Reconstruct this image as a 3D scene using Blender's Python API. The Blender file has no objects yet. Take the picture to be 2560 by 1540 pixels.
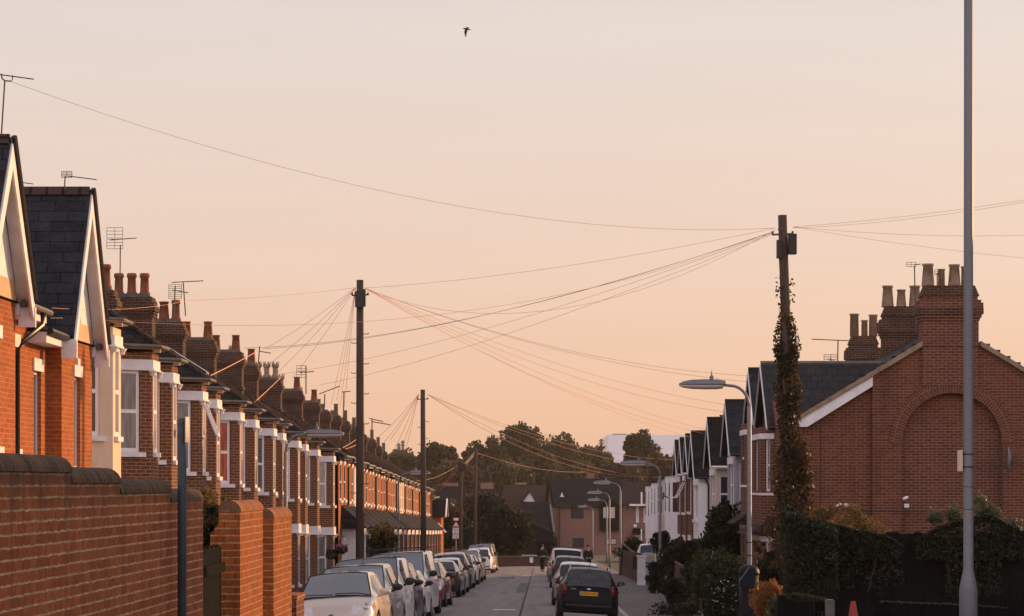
import bpy, math, random
import numpy as np
from mathutils import Vector, Matrix
R = random.Random(11)
SC = bpy.context.scene
COL = SC.collection
F, VX, VY = 7000.0, 1355.0, 1210.0     # focal length in photo pixels, vanishing point of the street
def PX(px, d): return (px - VX) * d / F
def PZ(py, d): return (VY - py) * d / F
def P(px, py, d): return Vector((PX(px, d), d, PZ(py, d)))
def tab(t, x):
    if x <= t[0][0]: return t[0][1]
    for (a, u), (b, v) in zip(t, t[1:]):
        if x <= b: return u + (v - u) * (x - a) / (b - a)
    return t[-1][1]
GT = [(-60, .2), (0, -1.45), (20, -2.05), (40, -2.65), (58, -3.2), (75, -3.64), (110, -4.31), (225, -6.53), (330, -8.2), (700, -9.5), (3000, -9.5)]
def g(y): return tab(GT, y)

# ---------------------------------------------------------------- materials
def nt(m):
    m.use_nodes = True
    n = m.node_tree; n.nodes.clear()
    return n
def N(t, kind, **kw):
    n = t.nodes.new(kind)
    for k, v in kw.items():
        if k in n.inputs: n.inputs[k].default_value = v
        else: setattr(n, k, v)
    return n
def c4(c): return (c[0], c[1], c[2], 1)
def ramp(t, stops):
    r = N(t, 'ShaderNodeValToRGB'); e = r.color_ramp.elements
    while len(e) < len(stops): e.new(.5)
    for i, (p, c) in enumerate(stops): e[i].position = p; e[i].color = c4(c)
    return r
def principled(t, rough=.8, metal=0., spec=.4, coat=0.):
    b = N(t, 'ShaderNodeBsdfPrincipled')
    b.inputs['Roughness'].default_value = rough; b.inputs['Metallic'].default_value = metal
    b.inputs['Specular IOR Level'].default_value = spec; b.inputs['Coat Weight'].default_value = coat
    b.inputs['Coat Roughness'].default_value = .05
    o = N(t, 'ShaderNodeOutputMaterial'); t.links.new(b.outputs[0], o.inputs[0])
    return b
def mat(name, col, rough=.8, var=.25, scale=6., metal=0., spec=.4, coat=0., col2=None, bump=0., detail=4., stretch=None):
    m = bpy.data.materials.new(name); t = nt(m); b = principled(t, rough, metal, spec, coat)
    tc = N(t, 'ShaderNodeTexCoord'); src = tc.outputs['Object']
    if stretch:
        mp = N(t, 'ShaderNodeMapping'); mp.inputs['Scale'].default_value = stretch
        t.links.new(src, mp.inputs[0]); src = mp.outputs[0]
    nz = N(t, 'ShaderNodeTexNoise', Scale=scale, Detail=detail, Roughness=.65)
    t.links.new(src, nz.inputs['Vector'])
    c2 = col2 or tuple(min(1, x * (1 - var)) for x in col)
    c1 = col if col2 else tuple(min(1, x * (1 + var * .6)) for x in col)
    r = ramp(t, [(.32, c2), (.68, c1)])
    t.links.new(nz.outputs['Fac'], r.inputs[0]); t.links.new(r.outputs[0], b.inputs['Base Color'])
    if bump:
        bp = N(t, 'ShaderNodeBump', Strength=bump, Distance=.02)
        t.links.new(nz.outputs['Fac'], bp.inputs['Height']); t.links.new(bp.outputs[0], b.inputs['Normal'])
    return m
def brick(name, ca, cb, mort, bw=.225, bh=.075, ms=.006, rough=.9, wob=.006, stain=(.05, .04, .035), stain_amt=.35, bump=.4, off=.5, stain_scale=.5, bias=0., streak=False, soft=None, moss=None, spec=.16):
    m = bpy.data.materials.new(name); t = nt(m); b = principled(t, rough, 0, spec); L = t.links.new
    uv = N(t, 'ShaderNodeUVMap'); tc = N(t, 'ShaderNodeTexCoord')
    nz = N(t, 'ShaderNodeTexNoise', Scale=9., Detail=3.); L(tc.outputs['Object'], nz.inputs['Vector'])
    mx = N(t, 'ShaderNodeVectorMath', operation='MULTIPLY_ADD')
    mx.inputs[1].default_value = (wob, wob, 0); L(nz.outputs['Color'], mx.inputs[0]); L(uv.outputs[0], mx.inputs[2])
    k = N(t, 'ShaderNodeTexBrick', Scale=1.)
    k.inputs['Color1'].default_value = c4(ca); k.inputs['Color2'].default_value = c4(cb); k.inputs['Mortar'].default_value = c4(mort)
    k.inputs['Brick Width'].default_value = bw; k.inputs['Row Height'].default_value = bh
    k.inputs['Mortar Size'].default_value = ms; k.inputs['Mortar Smooth'].default_value = .25; k.inputs['Bias'].default_value = bias; k.offset = off
    L(mx.outputs[0], k.inputs['Vector'])
    colr = k.outputs['Color']
    if soft:      # bed joints pale and raked, upright joints thin and dark
        k2 = N(t, 'ShaderNodeTexBrick', Scale=1.); k2.inputs['Brick Width'].default_value = 500.; k2.inputs['Row Height'].default_value = bh; k2.inputs['Mortar Size'].default_value = ms; k2.inputs['Mortar Smooth'].default_value = .3; k2.offset = 0
        k2.inputs['Color1'].default_value = (0, 0, 0, 1); k2.inputs['Color2'].default_value = (0, 0, 0, 1); k2.inputs['Mortar'].default_value = (1, 1, 1, 1); L(mx.outputs[0], k2.inputs['Vector'])
        k.inputs['Mortar'].default_value = c4(tuple(x * .6 for x in cb)); k.inputs['Mortar Size'].default_value = ms * .7
        m2 = N(t, 'ShaderNodeMix', data_type='RGBA'); nm = N(t, 'ShaderNodeTexNoise', Scale=7., Detail=6., Roughness=.8); L(tc.outputs['Object'], nm.inputs['Vector'])
        rm = N(t, 'ShaderNodeMapRange'); rm.inputs[1].default_value = .34; rm.inputs[2].default_value = .56; rm.inputs[3].default_value = .25; L(nm.outputs['Fac'], rm.inputs[0])
        mu = N(t, 'ShaderNodeMath', operation='MULTIPLY'); L(k2.outputs['Color'], mu.inputs[0]); L(rm.outputs[0], mu.inputs[1]); L(mu.outputs[0], m2.inputs[0]); L(k.outputs['Color'], m2.inputs[6]); m2.inputs[7].default_value = c4(mort); colr = m2.outputs[2]
    n2 = N(t, 'ShaderNodeTexNoise', Scale=stain_scale, Detail=6., Roughness=.7); L(tc.outputs['Object'], n2.inputs['Vector'])
    if streak:
        mp = N(t, 'ShaderNodeMapping'); mp.inputs['Scale'].default_value = (3, 9, .35)
        L(tc.outputs['Object'], mp.inputs[0]); L(mp.outputs[0], n2.inputs['Vector'])
    rr = N(t, 'ShaderNodeMapRange'); rr.inputs[1].default_value = .48; rr.inputs[2].default_value = .75; rr.inputs[4].default_value = stain_amt
    L(n2.outputs['Fac'], rr.inputs[0])
    mix = N(t, 'ShaderNodeMix', data_type='RGBA'); L(rr.outputs[0], mix.inputs[0]); L(colr, mix.inputs[6]); mix.inputs[7].default_value = c4(stain)
    if moss:
        ge = N(t, 'ShaderNodeNewGeometry'); sz = N(t, 'ShaderNodeSeparateXYZ'); L(ge.outputs['Position'], sz.inputs[0])
        n5 = N(t, 'ShaderNodeTexNoise', Scale=6., Detail=5.); L(tc.outputs['Object'], n5.inputs['Vector'])
        ad = N(t, 'ShaderNodeMath', operation='MULTIPLY_ADD'); L(n5.outputs['Fac'], ad.inputs[0]); ad.inputs[1].default_value = .5; L(sz.outputs['Z'], ad.inputs[2])
        mo = N(t, 'ShaderNodeMapRange'); mo.inputs[1].default_value = moss[0]; mo.inputs[2].default_value = moss[1]; mo.inputs[4].default_value = .8; L(ad.outputs[0], mo.inputs[0])
        mm = N(t, 'ShaderNodeMix', data_type='RGBA'); L(mo.outputs[0], mm.inputs[0]); L(mix.outputs[2], mm.inputs[6]); mm.inputs[7].default_value = (.045, .034, .022, 1); mix = mm
    n3 = N(t, 'ShaderNodeTexNoise', Scale=24., Detail=2.); L(tc.outputs['Object'], n3.inputs['Vector'])
    r3 = N(t, 'ShaderNodeMapRange'); r3.inputs[1].default_value = .3; r3.inputs[2].default_value = .7; r3.inputs[3].default_value = .78; r3.inputs[4].default_value = 1.15
    L(n3.outputs['Fac'], r3.inputs[0])
    m3 = N(t, 'ShaderNodeMix', data_type='RGBA', blend_type='MULTIPLY'); m3.inputs[0].default_value = 1.; L(mix.outputs[2], m3.inputs[6]); L(r3.outputs[0], m3.inputs[7])
    L(m3.outputs[2], b.inputs['Base Color'])
    bp = N(t, 'ShaderNodeBump', Strength=bump, Distance=.008); inv = N(t, 'ShaderNodeMath', operation='SUBTRACT'); inv.inputs[0].default_value = 1.
    L(k.outputs['Fac'], inv.inputs[1]); L(inv.outputs[0], bp.inputs['Height']); L(bp.outputs[0], b.inputs['Normal'])
    return m
def leafmat(name, cols, scale=1.2, trans=.35):
    m = bpy.data.materials.new(name); t = nt(m); L = t.links.new
    b = N(t, 'ShaderNodeBsdfPrincipled'); b.inputs['Roughness'].default_value = .55; b.inputs['Specular IOR Level'].default_value = .3
    tc = N(t, 'ShaderNodeTexCoord'); nz = N(t, 'ShaderNodeTexNoise', Scale=scale, Detail=8., Roughness=.75); L(tc.outputs['Object'], nz.inputs['Vector'])
    n = len(cols); r = ramp(t, [(.3 + .4 * i / (n - 1), c) for i, c in enumerate(cols)])
    L(nz.outputs['Fac'], r.inputs[0]); L(r.outputs[0], b.inputs['Base Color'])
    tr = N(t, 'ShaderNodeBsdfTranslucent'); L(r.outputs[0], tr.inputs[0])
    ms = N(t, 'ShaderNodeMixShader'); ms.inputs[0].default_value = trans; L(b.outputs[0], ms.inputs[1]); L(tr.outputs[0], ms.inputs[2])
    o = N(t, 'ShaderNodeOutputMaterial'); L(ms.outputs[0], o.inputs[0])
    return m
def glassmat(name, col=(.02, .025, .03), rough=.06, spec=.5, curtain=None):
    m = bpy.data.materials.new(name); t = nt(m); L = t.links.new; b = principled(t, rough, 0, spec)
    tc = N(t, 'ShaderNodeTexCoord'); nz = N(t, 'ShaderNodeTexNoise', Scale=3., Detail=3.); mp = N(t, 'ShaderNodeMapping'); mp.inputs['Scale'].default_value = (4, 4, .5)
    L(tc.outputs['Object'], mp.inputs[0]); L(mp.outputs[0], nz.inputs['Vector'])
    a, c = curtain or (col, tuple(x * 1.8 for x in col))
    r = ramp(t, [(.4, a), (.6, c)]); L(nz.outputs['Fac'], r.inputs[0]); L(r.outputs[0], b.inputs['Base Color'])
    return m
def carglass(name, tint, lo):
    m = bpy.data.materials.new(name); t = nt(m); L = t.links.new
    tr = N(t, 'ShaderNodeBsdfTransparent'); tr.inputs[0].default_value = tint
    gl = N(t, 'ShaderNodeBsdfGlossy'); gl.inputs['Roughness'].default_value = .02; gl.inputs['Color'].default_value = (.9, .9, .9, 1)
    fr = N(t, 'ShaderNodeFresnel'); fr.inputs[0].default_value = 1.5
    mr = N(t, 'ShaderNodeMapRange'); mr.inputs[1].default_value = 0; mr.inputs[2].default_value = 1; mr.inputs[3].default_value = lo; mr.inputs[4].default_value = 1.; L(fr.outputs[0], mr.inputs[0])
    ms = N(t, 'ShaderNodeMixShader'); L(mr.outputs[0], ms.inputs[0]); L(tr.outputs[0], ms.inputs[1]); L(gl.outputs[0], ms.inputs[2])
    o = N(t, 'ShaderNodeOutputMaterial'); L(ms.outputs[0], o.inputs[0])
    return m
M = {}
M['brick_orange'] = brick('brick_orange', (.44, .118, .028), (.33, .08, .02), (.46, .26, .13), stain_amt=.3, ms=.006)
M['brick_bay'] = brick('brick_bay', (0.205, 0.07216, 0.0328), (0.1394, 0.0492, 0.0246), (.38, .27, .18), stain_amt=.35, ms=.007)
M['brick_wall'] = brick('brick_wall', (.37, .112, .036), (.25, .070, .024), (.62, .40, .24), ms=.009, wob=.022, stain=(.12, .055, .03), stain_amt=.7, bh=.0765, streak=True, bump=.8, soft=True, moss=(.06, .40))
M['brick_pier'] = brick('brick_pier', (0.344, 0.0989, 0.02236), (0.2408, 0.06192, 0.01548), (.50, .30, .16), ms=.008, wob=.012, soft=True, stain=(.10, .05, .03), stain_amt=.5, streak=True, bump=.8)
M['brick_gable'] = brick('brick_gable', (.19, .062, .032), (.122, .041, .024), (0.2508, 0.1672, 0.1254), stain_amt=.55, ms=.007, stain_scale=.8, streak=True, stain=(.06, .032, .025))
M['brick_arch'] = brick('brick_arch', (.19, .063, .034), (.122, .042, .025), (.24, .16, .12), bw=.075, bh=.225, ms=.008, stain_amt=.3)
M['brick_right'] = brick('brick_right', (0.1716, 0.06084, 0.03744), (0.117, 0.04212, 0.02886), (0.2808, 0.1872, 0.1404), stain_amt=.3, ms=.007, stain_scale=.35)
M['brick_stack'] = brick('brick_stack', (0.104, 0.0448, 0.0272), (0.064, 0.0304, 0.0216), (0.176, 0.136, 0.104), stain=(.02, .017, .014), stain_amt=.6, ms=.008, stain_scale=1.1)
M['brick_far'] = brick('brick_far', (.30, .152, .115), (.23, .118, .092), (0.224, 0.152, 0.12), stain_amt=.15)
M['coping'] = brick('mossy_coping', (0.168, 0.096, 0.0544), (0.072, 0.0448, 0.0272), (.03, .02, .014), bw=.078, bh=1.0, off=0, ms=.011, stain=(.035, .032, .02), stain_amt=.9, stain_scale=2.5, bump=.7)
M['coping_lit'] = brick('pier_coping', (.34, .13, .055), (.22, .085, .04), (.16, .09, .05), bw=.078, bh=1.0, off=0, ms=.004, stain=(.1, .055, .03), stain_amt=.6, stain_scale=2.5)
M['slate'] = brick('blue_slate', (0.034, 0.0374, 0.0442), (0.02295, 0.0255, 0.03145), (0.0068, 0.0068, 0.00765), bw=.5, bh=.22, ms=.008, rough=.85, stain=(.075, .072, .06), stain_amt=.5, stain_scale=2.5, wob=.004, bump=1., spec=.05)
M['tile_dark'] = brick('dark_roof_tile', (0.0272, 0.024, 0.0224), (0.0144, 0.0136, 0.0136), (0.0056, 0.0048, 0.0048), bw=.28, bh=.16, ms=.014, rough=.75, stain=(.06, .048, .032), stain_amt=.5, stain_scale=2., bump=1., spec=.04)
M['tile_grey'] = brick('grey_pantile', (0.0432, 0.0432, 0.0448), (0.0336, 0.0336, 0.0352), (0.016, 0.016, 0.016), bw=.30, bh=.33, ms=.012, rough=.7, stain=(.1, .09, .075), stain_amt=.35, stain_scale=1.3, bump=1., spec=.06)
M['tile_black'] = brick('black_roof_tile', (0.0336, 0.032, 0.0304), (0.0224, 0.0216, 0.0216), (0.0064, 0.0064, 0.0064), bw=.33, bh=.30, ms=.045, rough=.7, stain=(.05, .05, .045), stain_amt=.3, bump=1., spec=.05)
M['tile_brown'] = brick('brown_roof_tile', (0.08, 0.0448, 0.0336), (0.0544, 0.0336, 0.028), (0.02, 0.0144, 0.0128), bw=.28, bh=.26, ms=.03, stain=(.06, .045, .035), stain_amt=.5)
M['white'] = mat('white_masonry_paint', (.82, .78, .77), .6, .14, 3.)
M['upvc'] = mat('white_frame_plastic', (.86, .84, .85), .35, .06, 3.)
M['cream'] = mat('cream_masonry_paint', (.74, .57, .40), .7, .1, 2.)
M['buffstone'] = mat('buff_stone', (.62, .42, .24), .8, .15, 4.)
M['render_grey'] = mat('grey_render', (.34, .34, .37), .95, .12, 5., bump=.4)
M['render_cream'] = mat('pebbledash', (.60, .53, .46), .98, .22, 45., bump=.8)
M['render_white'] = mat('white_render', (.84, .81, .83), .8, .08, 2.)
M['black_plastic'] = mat('black_gutter_plastic', (.015, .015, .017), .4, .2, 4.)
M['gutter_grey'] = mat('weathered_gutter', (.12, .105, .085), .6, .3, 5.)
M['terracotta'] = mat('terracotta_pot', (.25, .08, .042), .85, .35, 5.)
M['buffclay'] = mat('buff_clay_pot', (.30, .215, .14), .85, .35, 5.)
M['cement'] = mat('cement_flaunching', (.13, .115, .10), .95, .4, 6.)
M['metal'] = mat('aerial_metal', (.10, .085, .075), .45, .3, 9., metal=.6)
M['galv'] = mat('galvanised_steel', (.205, .205, .215), .5, .22, 14., metal=.35, bump=.08)
M['galv_near'] = mat('mottled_galvanised_steel', (.20, .198, .212), .55, .35, 22., metal=.3, bump=.1, col2=(.17, .175, .19), detail=8.)
M['post_blue'] = mat('blue_grey_post_paint', (.06, .075, .098), .5, .25, 5., metal=.2)
M['lampglass'] = mat('lantern_bowl', (.55, .50, .45), .15, .1, 3., spec=.6)
M['pole'] = mat('weathered_pole_wood', (0.07225, 0.0476, 0.034), .9, .5, 3., stretch=(9, 9, .5), bump=.5, detail=8.)
M['asphalt'] = mat('asphalt', (0.242, 0.2112, 0.1892), .82, .3, 1.6, col2=(0.1452, 0.1302, 0.1214), bump=.2, detail=12., stretch=(1.9, .06, 1))
M['pavement'] = mat('pavement_asphalt', (.20, .168, .15), .9, .3, 1.3, col2=(.10, .086, .078), bump=.2, detail=10., stretch=(.25, 1.0, 1))
M['tarpatch'] = mat('tar_patch', (.10, .092, .088), .8, .3, 3., bump=.2)
M['kerb'] = mat('kerb_concrete', (.44, .40, .37), .9, .3, 4.)
M['soil'] = mat('soil', (.05, .042, .03), .95, .4, 2., col2=(.035, .045, .02))
M['fence_dark'] = mat('dark_stained_timber', (.011, .0115, .012), .95, .5, 3., stretch=(14, 14, .6), spec=.04)
M['fence_brown'] = mat('brown_fence_timber', (.16, .10, .075), .9, .45, 3., stretch=(12, 12, .5))
M['concrete'] = mat('concrete', (.15, .142, .13), .95, .25, 6.)
M['cable'] = mat('sunlit_cable_sheath', (.88, .37, .17), .6, .1, 2.)  # orange sun rim and halo put into the sheath colour
M['cable_dull'] = mat('dull_sunlit_cable_sheath', (.42, .20, .11), .6, .1, 2.)  # dimmer copy, sun rim still painted into the colour
M['cable_dark'] = mat('dark_cable_sheath', (.06, .05, .045), .6, .1, 2.)
M['bin'] = mat('black_bin_plastic', (.007, .009, .012), .55, .3, 3., spec=.2)
M['navy'] = mat('navy_metal', (.010, .015, .026), .6, .3, 3., spec=.2)
M['cone_red'] = mat('cone_red', (.30, .03, .016), .5, .2, 5.)
M['cone_white'] = mat('cone_white', (.75, .70, .66), .5, .15, 5.)
M['pane'] = glassmat('window_glass')
M['pane_net'] = glassmat('net_curtain_glass', curtain=((.16, .155, .15), (.26, .25, .24)), rough=.12)
M['pane_red'] = glassmat('red_curtain_glass', curtain=((.30, .022, .018), (.50, .10, .05)), rough=.15)
M['pane_slat'] = brick('slatted_blind_glass', (.30, .28, .26), (.26, .25, .24), (.02, .02, .02), bw=3., bh=.055, ms=.014, rough=.15, stain_amt=0.)
M['pane_pale'] = glassmat('pale_curtain_glass', curtain=((.42, .36, .31), (.56, .47, .40)), rough=.15)
M['door'] = mat('dark_door_paint', (.06, .02, .02), .4, .2, 2.)
M['solar'] = mat('solar_collector', (.035, .05, .09), .15, .2, 2., spec=.8)
M['white_wh'] = mat('pale_metal_cladding', (.94, .92, .95), .6, .05, .05)
M['tyre'] = mat('tyre_rubber', (.012, .012, .012), .85, .2, 8.)
M['rim'] = mat('alloy_rim', (.30, .30, .31), .35, .1, 8., metal=.8)
M['trim'] = mat('black_car_trim', (.014, .014, .015), .5, .2, 5.)
M['seat'] = mat('grey_seat_fabric', (.03, .03, .034), .9, .2, 9.)
M['cabin'] = mat('cabin_lining', (.10, .10, .10), .9, .1, 4.)
M['headlamp'] = mat('headlamp_lens', (.74, .70, .71), .08, .2, 14., metal=.25, spec=.8, coat=1.)
M['taillamp'] = mat('tail_lamp_red', (.14, .007, .006), .2, .3, 9., spec=.25, coat=.2)
M['chrome'] = mat('chrome', (.62, .62, .64), .12, .05, 5., metal=1.)
M['mirrorglass'] = mat('mirror_glass', (.35, .42, .44), .03, .03, 3., metal=1.)
M['plate_y'] = mat('yellow_plate', (.72, .36, .02), .5, .05, 3.)
M['plate_w'] = mat('white_plate', (.7, .7, .68), .5, .05, 3.)
M['ink'] = mat('black_ink', (.012, .012, .014), .6, .05, 3.)
M['blue'] = mat('blue_band', (.03, .10, .40), .5, .05, 3.)
M['sign_white'] = mat('sign_white', (.72, .71, .72), .5, .08, 3.)
M['sign_red'] = mat('sign_red', (.42, .02, .02), .5, .08, 3.)
M['sign_lit'] = mat('sign_sunlit', (.80, .62, .46), .5, .08, 3.)  # white plate with warm sunlight put into its colour
M['carglass'] = carglass('side_glass', (.62, .70, .68, 1), .09)
M['screenglass'] = carglass('windscreen_glass', (.84, .92, .88, 1), .29)
M['rearglass'] = carglass('rear_glass', (.82, .92, .88, 1), .035)
def paint(name, col, metal=.0, coat=.75):
    if name not in M: M[name] = mat(name, col, .30, .04, 1.5, metal=metal, spec=.12 if coat > .5 else .04, coat=coat)
    return M[name]
M['leaf_dark'] = leafmat('dark_green_leaves', [(0.008, 0.0128, 0.0072), (0.0208, 0.0296, 0.0144), (0.0496, 0.056, 0.0256)])
M['leaf_ivy'] = leafmat('ivy_leaves', [(.008, .009, .006), (.024, .024, .013), (.065, .048, .022), (.13, .07, .03), (.20, .10, .04)], 2.2)
M['leaf_ivydark'] = leafmat('dark_ivy_leaves', [(0.0075, 0.01275, 0.009), (0.018, 0.0285, 0.0165), (0.04125, 0.048, 0.024), (0.09, 0.07125, 0.03375)], 2.)
M['leaf_green'] = leafmat('mid_green_leaves', [(.016, .024, .009), (.038, .052, .016), (.075, .085, .026)])
M['leaf_hedge'] = leafmat('hedge_leaves', [(0.0104, 0.0128, 0.0056), (0.0256, 0.0272, 0.0112), (0.064, 0.0496, 0.0208)])
M['leaf_gold'] = leafmat('gold_flowers_sunlit_tips', [(.06, .055, .02), (.17, .115, .04), (.34, .21, .08)], 2., .5)  # blossom and yellow leaves; also stands for sunlight on conifer tips
M['leaf_orange'] = leafmat('orange_feathery_tips', [(.12, .05, .015), (.34, .15, .05), (.48, .25, .10)], 2.5, .45)
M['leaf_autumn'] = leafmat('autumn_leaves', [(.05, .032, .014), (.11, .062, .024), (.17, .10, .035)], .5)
M['leaf_tree'] = leafmat('tree_leaves', [(0.034, 0.034, 0.0153), (0.07225, 0.068, 0.02805), (0.1275, 0.102, 0.0425)], .25)
M['leaf_tree2'] = leafmat('brown_tree_leaves', [(0.044, 0.0288, 0.0144), (0.096, 0.06, 0.0272), (0.152, 0.096, 0.04)], .25)
M['leaf_far'] = leafmat('dark_tree_leaves', [(0.0208, 0.024, 0.0128), (0.0416, 0.044, 0.0208), (0.072, 0.068, 0.032)], .25)
M['leaf_sage'] = leafmat('sage_leaves', [(.06, .07, .04), (.11, .125, .07), (.17, .18, .11)], 2.5)
M['flower_pink'] = leafmat('pink_flowers', [(.35, .05, .12), (.55, .16, .25), (.7, .4, .45)], 8.)
M['flower_dry'] = leafmat('dried_flower_heads', [(.16, .08, .045), (.28, .155, .085), (.36, .22, .13)], 6.)
M['bark'] = mat('bark', (.07, .05, .035), .95, .4, 5.)
M['skin'] = mat('skin', (.42, .25, .18), .6, .1, 9.)
M['cloth_dark'] = mat('dark_cloth', (.014, .014, .018), .9, .3, 9.)
M['cloth_navy'] = mat('navy_cloth', (.02, .022, .035), .9, .3, 9.)
M['hair'] = mat('dark_hair', (.015, .011, .009), .7, .3, 20.)
M['bird'] = mat('brown_feathers', (.075, .05, .035), .8, .4, 20.)

# ---------------------------------------------------------------- object helpers
ORI = {}
def tag(o, label=None, cat=None, group=None, kind=None):
    for k, v in (('label', label), ('category', cat), ('group', group), ('kind', kind)):
        if v: o[k] = v
    return o
def thing(name, label, cat, loc=(0, 0, 0), group=None):
    o = bpy.data.objects.new(name, None); COL.objects.link(o); o.location = loc; o.empty_display_size = .2
    ORI[o] = Vector(loc)
    return tag(o, label, cat, group)
class MB:
    def __init__(s): s.v = []; s.f = []; s.m = []
    def add(s, vs, fs, mi=0):
        k = len(s.v); s.v += [tuple(p) for p in vs]
        for f in fs: s.f.append(tuple(i + k for i in f)); s.m.append(mi)
    def face(s, *pts, mi=0): s.add(pts, [tuple(range(len(pts)))], mi)
    def box(s, x0, x1, y0, y1, z0, z1, mi=0):
        s.add([(x0, y0, z0), (x1, y0, z0), (x1, y1, z0), (x0, y1, z0), (x0, y0, z1), (x1, y0, z1), (x1, y1, z1), (x0, y1, z1)],
              [(3, 2, 1, 0), (4, 5, 6, 7), (0, 1, 5, 4), (1, 2, 6, 5), (2, 3, 7, 6), (3, 0, 4, 7)], mi)
    def obox(s, A, D, u0, u1, n0, n1, z0, z1, mi=0):    # box along wall direction D from A, n outward
        n = (D[1], -D[0])
        def q(u, w, z): return (A[0] + D[0] * u + n[0] * w, A[1] + D[1] * u + n[1] * w, z)
        s.add([q(u0, n1, z0), q(u1, n1, z0), q(u1, n0, z0), q(u0, n0, z0), q(u0, n1, z1), q(u1, n1, z1), q(u1, n0, z1), q(u0, n0, z1)],
              [(3, 2, 1, 0), (4, 5, 6, 7), (0, 1, 5, 4), (1, 2, 6, 5), (2, 3, 7, 6), (3, 0, 4, 7)], mi)
    def extr(s, poly, vec, mi=0):     # closed prism of a 3d polygon moved by vec
        n = len(poly); a = [Vector(p) for p in poly]; b = [p + Vector(vec) for p in a]
        s.add(a + b, [tuple(range(n))[::-1], tuple(range(n, 2 * n))] + [(i, (i + 1) % n, n + (i + 1) % n, n + i) for i in range(n)], mi)
    def tube(s, pts, r, seg=6, cap=True, mi=0):
        pts = [Vector(p) for p in pts]; rs = r if isinstance(r, (list, tuple)) else [r] * len(pts); rings = []
        for i, p in enumerate(pts):
            t = (pts[min(i + 1, len(pts) - 1)] - pts[max(i - 1, 0)]).normalized()
            ref = Vector((0, 0, 1)) if abs(t.z) < .9 else Vector((1, 0, 0))
            a = t.cross(ref).normalized(); b = t.cross(a)
            rings.append([p + (a * math.cos(2 * math.pi * k / seg) + b * math.sin(2 * math.pi * k / seg)) * rs[i] for k in range(seg)])
        vs = [q for rg in rings for q in rg]; fs = []
        for i in range(len(pts) - 1):
            for k in range(seg):
                k2 = (k + 1) % seg; fs.append((i * seg + k, i * seg + k2, (i + 1) * seg + k2, (i + 1) * seg + k))
        if cap: fs += [tuple(range(seg))[::-1], tuple(range((len(pts) - 1) * seg, len(pts) * seg))]
        s.add(vs, fs, mi)
    def lathe(s, prof, c=(0, 0, 0), seg=12, mi=0):  # prof [(r,z)]
        vs = [(c[0] + r * math.cos(2 * math.pi * k / seg), c[1] + r * math.sin(2 * math.pi * k / seg), c[2] + z) for r, z in prof for k in range(seg)]; fs = []
        for i in range(len(prof) - 1):
            for k in range(seg):
                k2 = (k + 1) % seg; fs.append((i * seg + k, i * seg + k2, (i + 1) * seg + k2, (i + 1) * seg + k))
        fs += [tuple(range(seg))[::-1], tuple(range((len(prof) - 1) * seg, len(prof) * seg))]
        s.add(vs, fs, mi)
    def ell(s, c, r, seg=12, rings=7, mi=0):
        pr = [(max(.001, math.cos(a)), math.sin(a)) for a in [(-.5 + i / (rings - 1)) * math.pi for i in range(rings)]]
        k = len(s.v); s.lathe(pr, (0, 0, 0), seg, mi)
        s.v[k:] = [(c[0] + p[0] * r[0], c[1] + p[1] * r[1], c[2] + p[2] * r[2]) for p in s.v[k:]]
    def build(s, name, m, parent=None, label=None, cat=None, group=None, kind=None, smooth=False, at=None):
        if parent is not None:
            o0 = ORI[parent]
        else:
            if at is None:
                v = np.array(s.v); lo, hi = v.min(0), v.max(0); at = ((lo[0] + hi[0]) / 2, (lo[1] + hi[1]) / 2, lo[2])
            o0 = Vector(at)
        me = bpy.data.meshes.new(name)
        vs = [(p[0] - o0.x, p[1] - o0.y, p[2] - o0.z) for p in s.v]
        me.from_pydata(vs, [], s.f)
        for x in (m if isinstance(m, (list, tuple)) else [m]): me.materials.append(x)
        if any(s.m): me.polygons.foreach_set('material_index', s.m)
        uvl = me.uv_layers.new(name='UVMap'); uv = np.zeros((len(me.loops), 2)); i = 0
        V = s.v
        for f in s.f:
            a, b, c = Vector(V[f[0]]), Vector(V[f[1]]), Vector(V[f[2]])
            n = (b - a).cross(c - a)
            if n.length < 1e-9 and len(f) > 3: n = (c - a).cross(Vector(V[f[3]]) - a)
            if n.length > 1e-9: n.normalize()
            else: n = Vector((0, 0, 1))
            if abs(n.z) > .985: t = Vector((1, 0, 0)); w = Vector((0, 1, 0))
            else:
                t = Vector((-n.y, n.x, 0)).normalized(); w = n.cross(t)
                if w.z < 0: w = -w
            for k in f:
                p = Vector(V[k]); uv[i] = (p.dot(t), p.dot(w)); i += 1
        uvl.data.foreach_set('uv', uv.ravel())
        if smooth: me.polygons.foreach_set('use_smooth', [True] * len(s.f))
        me.update()
        o = bpy.data.objects.new(name, me); COL.objects.link(o); ORI[o] = o0
        if parent is not None: o.parent = parent
        else: o.location = o0
        return tag(o, label, cat, group, kind)
def part(name, m, parent, fn, smooth=False, label=None):
    b = MB(); fn(b); return b.build(name, m, parent, label, smooth=smooth)
def children(o): return [c for c in ALLOBJ() if c.parent is o]
def ALLOBJ(): return list(COL.objects)
def copy_tree(o, loc=None, rz=None, label=None, group=None, parent=None):
    c = o.copy(); COL.objects.link(c); c.parent = parent
    if loc is not None: c.location = loc
    if rz is not None: c.rotation_euler = (0, 0, rz)
    if label: c['label'] = label
    if group: c['group'] = group
    for ch in list(o.children): copy_tree(ch, parent=c)
    return c
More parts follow.
